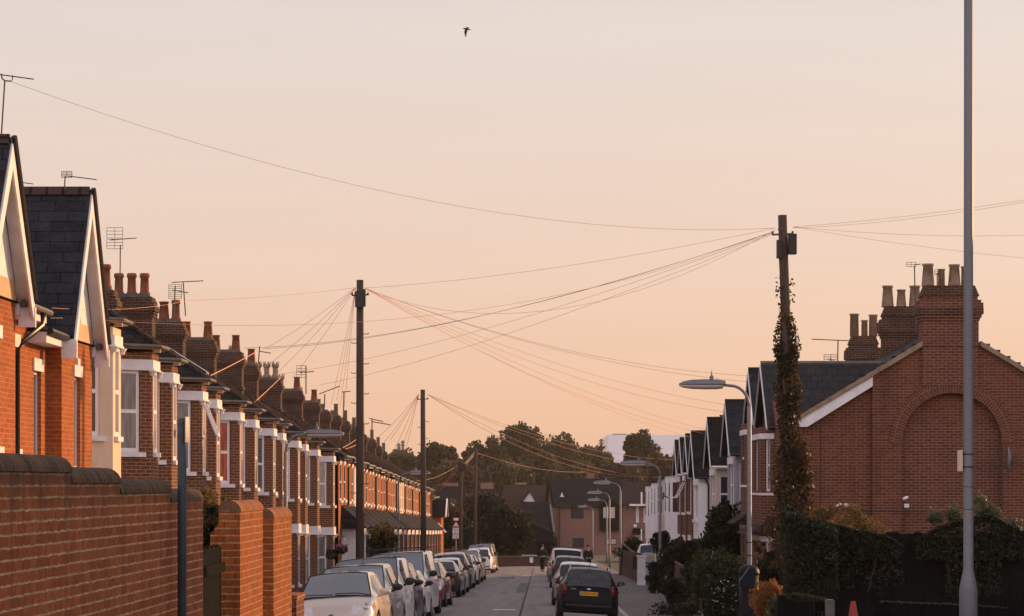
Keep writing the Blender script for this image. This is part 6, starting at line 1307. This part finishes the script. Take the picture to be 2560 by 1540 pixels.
# ---------------------------------------------------------------- end of the street
t = thing('boundary_wall', 'low brick wall below the big bush at the end of the road', 'wall', (PX(1280, 218), 218, g(218))); part('masonry', M['brick_stack'], t, lambda b: (b.box(PX(1195, 218), PX(1372, 218), 218, 218.25, g(218) - .2, PZ(1392, 218)), b.box(PX(1372, 218) - .3, PX(1372, 218), 217.9, 218.35, g(218) - .2, PZ(1388, 218))))
part('coping', M['concrete'], t, lambda b: b.box(PX(1194, 218), PX(1362, 218), 217.96, 218.29, PZ(1392, 218), PZ(1392, 218) + .06))
b = MB(); b.box(PX(1324, 217.8), PX(1332.5, 217.8), 217.86, 217.93, PZ(1407, 217.8), PZ(1394, 217.8)); b.box(PX(1325, 217.8), PX(1331.5, 217.8), 217.84, 217.87, PZ(1406, 217.8), PZ(1395, 217.8)); b.build('notice_board', M['sign_white'], None, 'small white notice fixed to the low end wall', 'notice')
t = thing('boundary_wall', 'low brick wall with a pillar beside the hump warning sign', 'wall', (PX(1110, 200), 200, g(200))); part('masonry', M['brick_right'], t, lambda b: (b.box(PX(1100, 214.9), PX(1195, 214.9), 214.8, 215.05, g(215) - .2, PZ(1374, 215)), b.box(PX(1128, 214.7), PX(1138, 214.7), 214.7, 215.1, g(215), PZ(1366, 215)))); part('coping', M['concrete'], t, lambda b: b.box(PX(1099, 214.9), PX(1196, 214.9), 214.76, 215.09, PZ(1374, 215), PZ(1374, 215) + .05))
def far_window(t, px0, px1, py0, py1, d, fr='trim', pane='pane', mull=(.5,)):
    A, B = (PX(px0, d), d - .0), (PX(px1, d), d - .0); window(t, A, B, (0, B[0] - A[0], PZ(py1, d), PZ(py0, d)), frame=fr, pane=pane, rec=.04, fw=.07, mull=mull, trans=())
def box_house(name, label, d, px0, px1, pye, depth, wm, group=None, wins=()):
    t = thing(name, label, 'house', (PX((px0 + px1) / 2, d), d, g(d)), group); A, B = (PX(px0, d), d), (PX(px1, d), d); zb = g(d) - .5; ze = PZ(pye, d)
    w = MB(); wall_seg(w, A, B, zb, ze, [(PX(a, d) - A[0], PX(c, d) - A[0], PZ(f, d), PZ(e, d)) for a, c, e, f in wins], .1)
    wall_seg(w, (B[0], d), (B[0], d + depth), zb, ze); wall_seg(w, (A[0], d + depth), (A[0], d), zb, ze); w.box(A[0] + .4, B[0] - .4, d + .4, d + depth, zb, ze); w.build('wall', M[wm], t)
    return t, A[0], B[0], zb, ze
d = 322.
W1 = [(1427, 1459, 1268, 1297), (1431, 1460, 1345, 1370), (1513, 1541, 1346, 1362)]
t, xa, xb, zb, ze = box_house('brick_house', 'distant brick house with dark tiled roof and a black boarded oriel', d, 1394, 1570, 1264, 8, 'brick_far', wins=W1)
for w_ in W1: far_window(t, w_[0], w_[1], w_[2], w_[3], d, pane='pane' if w_[0] < 1500 else 'pane_pale')
part('roof', M['tile_black'], t, lambda b: b.add([(xa - .5, d - .5, ze - .1), (xb + .5, d - .5, ze - .1), (xb + .3, d + 5.5, PZ(1196, d + 5)), (PX(1374, d + 5), d + 5.5, PZ(1196, d + 5)), (xb + .5, d + 11, ze - .1), (PX(1374, d) - .5, d + 11, ze - .1)], [(0, 1, 2, 3), (2, 4, 5, 3), (1, 4, 2), (0, 3, 5), (1, 0, 5, 4)]))
part('gable_wall', M['brick_far'], t, lambda b: b.extr([(PX(1371, d + 3), d + 2, zb), (xa - .02, d - .0, zb), (xa - .02, d - .0, ze - .1), (PX(1376, d + 3), d + 4.5, PZ(1215, d + 4)), (PX(1371, d + 3), d + 6, PZ(1275, d + 4))], (.05, .3, 0)))
part('bargeboard', M['fence_dark'], t, lambda b: b.tube([(xa - .4, d - .45, ze - .15), (PX(1374, d + 5) - .1, d + 5.4, PZ(1198, d + 5)), (PX(1364, d + 5), d + 7, PZ(1262, d + 5))], .14, 5))
part('roof_vent', M['white'], t, lambda b: (b.ell((PX(1405, d), d + 1.4, PZ(1241, d + 1.4)), (.28, .2, .1), 10, 5), b.lathe([(.08, 0), (.08, .4)], (PX(1405, d), d + 1.4, PZ(1241, d + 1.4)), 8)))
part('oriel', M['fence_dark'], t, lambda b: (b.box(PX(1498, d), PX(1548, d), d - .7, d + .1, PZ(1326, d), PZ(1262, d)), b.extr([(PX(1495, d), d - .8, PZ(1263, d)), (PX(1551, d), d - .8, PZ(1263, d)), (PX(1523, d), d - .8, PZ(1245, d))], (0, 2.5, 0))))
part('oriel_window', M['pane_pale'], t, lambda b: [b.box(PX(a, d - .7), PX(c, d - .7), d - .74, d - .69, PZ(1295, d), PZ(1268, d)) for a, c in ((1508, 1521), (1525, 1537))])
part('downpipe', M['bark'], t, lambda b: [b.tube([(PX(px, d), d - .08, zb), (PX(px, d), d - .08, ze)], .07, 6) for px in (1399, 1566)])
part('gutter', M['trim'], t, lambda b: b.tube([(xa - .4, d - .55, ze - .08), (xb + .4, d - .55, ze - .08)], .08, 6))
part('chimney', M['brick_far'], t, lambda b: b.box(PX(1468, 332), PX(1486, 332), 331, 332, PZ(1205, 332), PZ(1182, 332)))
t, xa, xb, zb, ze = box_house('annex', 'dark lean-to annex with a long sweeping tiled roof next to the distant brick house', 318., 1300, 1382, 1340, 6, 'fence_dark')
part('roof', M['tile_black'], t, lambda b: b.extr([(PX(1296, 317), 317.2, PZ(1300, 317)), (PX(1384, 317), 317.2, PZ(1331, 317)), (PX(1374, 320), 321.5, PZ(1254, 321)), (PX(1303, 320), 321.5, PZ(1254, 321))], (0, .5, -.12)))
part('gable', M['fence_dark'], t, lambda b: b.extr([(PX(1292, 317), 317.4, PZ(1400, 317)), (PX(1384, 317), 317.4, PZ(1400, 317)), (PX(1384, 317), 317.4, PZ(1332, 317)), (PX(1297, 317), 317.4, PZ(1301, 317))], (0, .3, 0)))
part('flashing', M['galv'], t, lambda b: b.tube([(PX(1376, 317), 320, PZ(1262, 320)), (PX(1385, 317), 317.1, PZ(1330, 317))], .1, 5))
t, xa, xb, zb, ze = box_house('hipped_house', 'house with a wide brown tiled hip roof and a white dormer gable', 345., 1255, 1380, 1300, 9, 'brick_far')
def f(b): b.add([(PX(1232, 344), 344, PZ(1312, 344)), (PX(1392, 344), 344, PZ(1312, 344)), (PX(1392, 349), 349, PZ(1212, 349)), (PX(1262, 349), 349, PZ(1212, 349)), (PX(1392, 356), 356, PZ(1312, 344)), (PX(1232, 356), 356, PZ(1312, 344))], [(0, 1, 2, 3), (2, 4, 5, 3), (0, 3, 5), (1, 4, 2)])
part('roof', M['tile_brown'], t, f)
part('dormer', M['white'], t, lambda b: b.extr([(PX(1308, 342), 342, PZ(1254, 342)), (PX(1338, 342), 342, PZ(1254, 342)), (PX(1324, 342), 342, PZ(1230, 342))], (0, 5, 0)))
part('dormer_roof', M['tile_brown'], t, lambda b: [b.extr([(PX(px, 342), 341.7, PZ(1255, 342)), (PX(1324, 342), 341.7, PZ(1228.5, 342)), (PX(1324, 342), 341.7, PZ(1224, 342)), (PX(px + (-7 if px < 1320 else 7), 342), 341.7, PZ(1255, 342))], (0, 5.2, 0)) for px in (1307, 1339)])
part('ridge_tile', M['buffclay'], t, lambda b: [b.box(PX(1290 + k * 7, 349), PX(1295 + k * 7, 349), 348.8, 349.2, PZ(1212, 349), PZ(1206, 349)) for k in range(4)])
t, xa, xb, zb, ze = box_house('corner_house', 'dark brick corner house with white window frames and porch beside the white bay terrace', 250., 1566, 1640, 1262, 8, 'brick_far', wins=[(1590, 1597, 1264, 1306), (1609, 1617, 1270, 1306), (1588, 1600, 1338, 1358)])
for w_ in ((1590, 1597, 1264, 1306), (1609, 1617, 1270, 1306), (1588, 1600, 1338, 1358)): far_window(t, *w_, 250., fr='upvc')
part('roof', M['tile_brown'], t, lambda b: b.add([(PX(1545, 249), 249.3, PZ(1262, 249)), (PX(1646, 249), 249.3, PZ(1262, 249)), (PX(1646, 254), 254, PZ(1206, 254)), (PX(1560, 254), 254, PZ(1204, 254)), (PX(1545, 260), 260, PZ(1262, 249)), (PX(1646, 260), 260, PZ(1262, 249))], [(0, 1, 2, 3), (3, 2, 5, 4), (0, 3, 4), (1, 5, 2)]))
part('fascia', M['white'], t, lambda b: b.box(PX(1574, 249), PX(1640, 249), 249.2, 249.3, PZ(1265, 249), PZ(1260, 249)))
part('flue', M['white'], t, lambda b: b.tube([(PX(1604, 249), 249, PZ(1262, 249)), (PX(1604, 249), 249, PZ(1230, 249))], .09, 6))
part('porch', M['fence_dark'], t, lambda b: (b.extr([(PX(1580, 249), 249, PZ(1334, 249)), (PX(1610, 249), 249, PZ(1334, 249)), (PX(1606, 249), 249, PZ(1321, 249)), (PX(1584, 249), 249, PZ(1321, 249))], (0, 1, 0)))); part('porch_post', M['white'], t, lambda b: b.box(PX(1602, 249), PX(1605, 249), 248.9, 249.1, g(249), PZ(1322, 249))); part('plaque', M['white'], t, lambda b: b.box(PX(1584, 249.9), PX(1592, 249.9), 249.85, 249.95, PZ(1318, 250), PZ(1311, 250)))
t, xa, xb, zb, ze = box_house('grey_roofed_house', 'grey roofed house with a white gable glimpsed between the far poles', 300., 1095, 1160, 1290, 8, 'brick_far')
part('roof', M['tile_black'], t, lambda b: b.extr([(PX(1085, 299), 299, PZ(1295, 299)), (PX(1165, 299), 299, PZ(1295, 299)), (PX(1165, 303), 304, PZ(1215, 304)), (PX(1085, 303), 304, PZ(1215, 304))], (0, .3, -.1)))
part('gable', M['render_white'], t, lambda b: b.extr([(PX(1108, 297), 297, PZ(1290, 297)), (PX(1150, 297), 297, PZ(1290, 297)), (PX(1130, 297), 297, PZ(1254, 297))], (0, 3, 0)))
part('chimney', M['brick_far'], t, lambda b: (b.box(PX(1107, 306), PX(1145, 306), 305.5, 306.5, PZ(1240, 306), PZ(1207, 306))))
t, xa, xb, zb, ze = box_house('grey_roofed_house', 'grey roofed house with a stubby broad chimney right of the slim far pole', 310., 1168, 1245, 1295, 8, 'brick_far')
part('roof', M['tile_black'], t, lambda b: b.extr([(PX(1160, 309), 309, PZ(1300, 309)), (PX(1250, 309), 309, PZ(1300, 309)), (PX(1250, 314), 314, PZ(1222, 314)), (PX(1175, 314), 314, PZ(1222, 314))], (0, .3, -.1)))
part('chimney', M['brick_far'], t, lambda b: b.box(PX(1202, 316), PX(1233, 316), 315.5, 316.5, PZ(1245, 316), PZ(1207, 316)))
for px, py0, py1, d_, lab in ((1227, 1207, 1182, 316, 'aerial on the stubby broad chimney'), (1280, 1212, 1183, 349, 'aerial on the brown hip roof, nearest the pole'), (1289, 1212, 1182, 349, 'middle aerial of the brown hip roof'), (1336, 1212, 1186, 349, 'aerial on the brown hip roof beside the brick house'), (1440, 1196, 1184, 330, 'low pale aerial above the dark tiled roof')): aerial(lab, P(px, py0, d_), P(px, py1, d_), [(-6, 0, 7, 0, 4, 6)])
t = thing('timber_gate', 'dark shaded gateway and boarded gate below the annex', 'gate', (PX(1345, 222), 222, g(222))); part('boards', M['fence_dark'], t, lambda b: [b.box(PX(1342, 222) + k * .16, PX(1342, 222) + k * .16 + .15, 222, 222.05, g(222) - .1, g(222) + 1.9) for k in range(9)])

# warehouse, pylons
t = thing('warehouse', 'huge pale grey windowless warehouse rising behind the trees', 'warehouse', (PX(1640, 720), 720, g(720))); part('wall', M['white_wh'], t, lambda b: b.box(PX(1520, 720), PX(1790, 720), 720, 790, g(720), PZ(1087, 720))); part('parapet', M['galv'], t, lambda b: b.box(PX(1533, 720), PX(1567, 720), 722, 730, PZ(1087, 720), PZ(1084, 720))); part('roof_vent', M['white_wh'], t, lambda b: [b.box(PX(px, 720), PX(px + 4, 720), 724, 726, PZ(1087, 720), PZ(1083.5, 720)) for px in (1658, 1716)])
def pylon(label, px, pyt, pyb, wpx, d):
    t = thing('pylon', label, 'pylon', tuple(P(px, pyb, d)), 'lattice masts on the skyline'); r = .16
    def f(b):
        for s in (-1, 1): b.tube([P(px + s * wpx * .5, pyb, d), P(px + s * wpx * .22, pyt, d)], r, 4)
        for k in range(7):
            u0, u1 = k / 7, (k + 1) / 7; w0, w1 = wpx * (.5 - .28 * u0), wpx * (.5 - .28 * u1); y0, y1 = pyb + (pyt - pyb) * u0, pyb + (pyt - pyb) * u1
            b.tube([P(px - w0, y0, d), P(px + w1, y1, d)], r * .6, 4); b.tube([P(px + w0, y0, d), P(px - w1, y1, d)], r * .6, 4)
    part('lattice', M['galv'], t, f); part('crossarm', M['galv'], t, lambda b: [b.tube([P(px - wpx * 1.1, pyt + dy, d), P(px + wpx * 1.1, pyt + dy, d)], r * .8, 4) for dy in (5, 12)])
pylon('lattice pylon beside the pale warehouse', 1503, 1097, 1150, 6, 640); pylon('lattice mast left of the middle pole, taller of two', 1007, 1101, 1160, 5, 640); pylon('lattice mast left of the middle pole, shorter of two', 997, 1108, 1160, 5, 640)

# ---------------------------------------------------------------- trees
def TR(label, px, pyt, wpx, d, m, rs, pyb=None, leaf=.3, **k):
    s = d / F; pyb = pyb or pyt + wpx * 1.15; zc = PZ((pyt + pyb) / 2, d); return tree('tree', label, (PX(px, d), d, zc), (wpx * s / 2, wpx * s / 2, (pyb - pyt) * s / 2), m, rs, leaf, group='trees beyond the houses', **k)
TR('tallest round-headed tree in the middle of the skyline', 1303, 1062, 105, 420, 'leaf_tree', 101, 1200, n=80)
TR('second tree of the skyline, left of the tallest', 1228, 1104, 120, 425, 'leaf_tree', 102, 1230, n=90)
TR('broad tree right of the tallest one', 1400, 1100, 150, 440, 'leaf_tree', 103, 1220, n=100)
TR('tree next to the lattice pylon', 1480, 1122, 100, 430, 'leaf_tree', 104, 1230, n=80)
TR('dark tree standing before the pale warehouse', 1600, 1084, 84, 400, 'leaf_far', 105, 1190, n=70)
TR('brown tree below the dark one at the warehouse', 1650, 1142, 110, 390, 'leaf_tree2', 106, 1225, n=80)
TR('rusty tree between the pylon and the warehouse', 1572, 1160, 100, 385, 'leaf_tree2', 107, 1240, n=60)
TR('dark round tree right of the middle pole', 1092, 1116, 100, 400, 'leaf_far', 108, 1215, n=80)
TR('pale tree beside the chimneys on the skyline', 1008, 1130, 90, 450, 'leaf_tree', 109, 1200, n=60)
TR('sparse tree between the two far poles', 1165, 1126, 64, 430, 'leaf_tree2', 110, 1220, n=40)
TR('low brown tree under the sparse one', 1130, 1160, 120, 380, 'leaf_tree2', 111, 1250, n=70)
TR('low green tree behind the hip roof', 1260, 1160, 140, 400, 'leaf_tree', 112, 1250, n=80)
TR('low tree behind the dark tiled roof', 1430, 1165, 130, 400, 'leaf_tree', 113, 1250, n=70)
TR('bushy tree right of the tallest, lower branch', 1345, 1130, 100, 410, 'leaf_tree', 116, 1230, n=70)
TR('low tree filling the gap beside the rusty tree', 1520, 1160, 90, 410, 'leaf_tree', 117, 1240, n=60)
TR('tree peeping over the white bay terrace', 1700, 1165, 90, 330, 'leaf_tree2', 118, 1250, n=50)
TR('large bush overhanging the low end wall', 1262, 1268, 130, 222, 'leaf_hedge', 114, 1400, leaf=.11, n=150, per=130, cr=.55)
TR('dark conifer behind the large bush', 1225, 1225, 110, 236, 'leaf_dark', 115, 1400, leaf=.13, n=130, per=120, cr=.6)
TR('autumn coloured tree between the far poles', 1172, 1235, 70, 245, 'leaf_autumn', 119, 1330, leaf=.13, n=60)
TR('brownish garden tree beside the end house', 1122, 1262, 100, 232, 'leaf_tree2', 120, 1390, leaf=.13, n=100)
TR('dark shrubby tree behind the hump sign', 1160, 1300, 90, 230, 'leaf_dark', 121, 1400, leaf=.12, n=80)
rng = np.random.default_rng(77); n = 26000
px = rng.uniform(930, 1800, n); top = 1168 + 10 * np.sin(px * .03) + 8 * np.sin(px * .083 + 1); py = top + (1300 - top) * rng.uniform(0, 1, n) ** .8; d_ = rng.uniform(455, 480, n)
leaves(None, 'woodland', M['leaf_tree'], np.stack([(px - VX) * d_ / F, d_, (VY - py) * d_ / F], 1), .55, 78, kind='stuff', label='far belt of woodland closing the view behind the roofs', cat='woodland')
rng = np.random.default_rng(79); n = 9000
a_ = rng.uniform(math.radians(200), math.radians(340), n); r_ = rng.uniform(52, 58, n)  # unseen leaf belt, added so glossy car tails reflect something dark
leaves(None, 'unseen_reflection_belt', M['leaf_far'], np.stack([np.cos(a_) * r_, np.sin(a_) * r_, -1.5 + 9.5 * rng.uniform(0, 1, n) ** 1.15 + np.sin(a_ * 21)], 1), .5, 80, kind='stuff', label='dark belt of trees closing the street behind the viewpoint', cat='woodland')
# unseen building added outside the frame to shade the near wall
t = thing('unseen_shade_building', 'plain brick corner building across from the mossy wall', 'house', (12, 31, g(31)))
part('wall', M['brick_right'], t, lambda b: b.box(9, 17, 22.5, 38.2, g(31) - 1, 2.6)); part('roof', M['tile_dark'], t, lambda b: b.extr([(8.7, 22.3, 2.6), (17.3, 22.3, 2.6), (13, 22.3, 4.6)], (0, 16.1, 0)))

# ---------------------------------------------------------------- sky, sun, camera
AZ, EL = math.radians(48), math.radians(11)
sun = bpy.data.lights.new('sun', 'SUN'); sun.energy = 4.8; sun.angle = math.radians(.6); sun.color = (1., .53, .22)
so = bpy.data.objects.new('sun', sun); COL.objects.link(so)
so.rotation_euler = Vector((-math.sin(AZ) * math.cos(EL), -math.cos(AZ) * math.cos(EL), -math.sin(EL))).to_track_quat('-Z', 'Y').to_euler()
wd = bpy.data.worlds.new('World'); SC.world = wd; wd.use_nodes = True; nt_ = wd.node_tree; nt_.nodes.clear(); L = nt_.links.new
sk = N(nt_, 'ShaderNodeTexSky'); sk.sky_type = 'NISHITA'; sk.sun_disc = False; sk.sun_elevation = EL; sk.sun_rotation = AZ; sk.air_density = 1.2; sk.dust_density = 3.; sk.ozone_density = 1.
bg = N(nt_, 'ShaderNodeBackground'); bg.inputs[1].default_value = .12
tc = N(nt_, 'ShaderNodeTexCoord'); sx_ = N(nt_, 'ShaderNodeSeparateXYZ'); L(tc.outputs['Generated'], sx_.inputs[0])
rp = ramp(nt_, [(0., (8.0, 4.8, 3.15)), (.03, (7.9, 5.0, 3.5)), (.085, (7.5, 5.6, 4.65)), (.16, (6.95, 6.0, 5.55)), (.42, (4.9, 4.5, 4.7)), (1., (3.3, 3.2, 3.9))])
L(sx_.outputs['Z'], rp.inputs[0])
mx = N(nt_, 'ShaderNodeMix', data_type='RGBA'); mx.inputs[0].default_value = .88; L(sk.outputs[0], mx.inputs[6]); L(rp.outputs[0], mx.inputs[7])
nz = N(nt_, 'ShaderNodeTexNoise', Scale=4., Detail=6., Roughness=.6); mp = N(nt_, 'ShaderNodeMapping'); mp.inputs['Scale'].default_value = (1, 1, 9); L(tc.outputs['Generated'], mp.inputs[0]); L(mp.outputs[0], nz.inputs['Vector'])
mr = N(nt_, 'ShaderNodeMapRange'); mr.inputs[3].default_value = .94; mr.inputs[4].default_value = 1.06; L(nz.outputs['Fac'], mr.inputs[0])
ml = N(nt_, 'ShaderNodeMix', data_type='RGBA', blend_type='MULTIPLY'); ml.inputs[0].default_value = 1.; L(mx.outputs[2], ml.inputs[6]); L(mr.outputs[0], ml.inputs[7])
my = N(nt_, 'ShaderNodeMapRange'); my.interpolation_type = 'SMOOTHSTEP'; my.inputs[1].default_value = .35; my.inputs[2].default_value = -.7; L(sx_.outputs['Y'], my.inputs[0])  # added boost: sky behind the viewpoint brightened to lift shaded white faces
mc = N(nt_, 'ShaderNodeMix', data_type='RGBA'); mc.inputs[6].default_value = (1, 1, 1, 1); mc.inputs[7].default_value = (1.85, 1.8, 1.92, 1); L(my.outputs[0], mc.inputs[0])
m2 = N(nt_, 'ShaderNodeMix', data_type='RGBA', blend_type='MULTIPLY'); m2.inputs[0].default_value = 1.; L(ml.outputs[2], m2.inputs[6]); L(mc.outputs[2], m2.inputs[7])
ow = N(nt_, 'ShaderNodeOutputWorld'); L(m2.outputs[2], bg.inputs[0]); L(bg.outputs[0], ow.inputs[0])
# haze
HZ = .00013
if HZ:
    hb = MB(); hb.box(-900, 900, -70, 850, -11.5, 20); ho = hb.build('haze', (hm := bpy.data.materials.new('haze')), None, 'thin warm evening haze', 'haze', kind='stuff'); t_ = nt(hm)
    pv = N(t_, 'ShaderNodeVolumePrincipled'); pv.inputs['Color'].default_value = (.9, .8, .72, 1); pv.inputs['Density'].default_value = HZ; pv.inputs['Anisotropy'].default_value = .3; o_ = N(t_, 'ShaderNodeOutputMaterial'); t_.links.new(pv.outputs[0], o_.inputs['Volume'])
cam = bpy.data.cameras.new('camera'); co = bpy.data.objects.new('camera', cam); COL.objects.link(co); co.location = (0, 0, 0); co.rotation_euler = (math.pi / 2, 0, 0)
cam.sensor_width = 36; cam.lens = F / 2560 * 36; cam.shift_x = -(VX - 1280) / 2560; cam.shift_y = (VY - 770) / 2560; cam.clip_start = .5; cam.clip_end = 6000; SC.camera = co
SC.view_settings.view_transform = 'Standard'; SC.view_settings.look = 'None'; SC.view_settings.gamma = 1; SC.view_settings.exposure = 0
SC.cycles.use_denoising = True; SC.cycles.max_bounces = 6; SC.cycles.transparent_max_bounces = 16; SC.cycles.volume_bounces = 0
SC.render.resolution_x = 1024; SC.render.resolution_y = 616
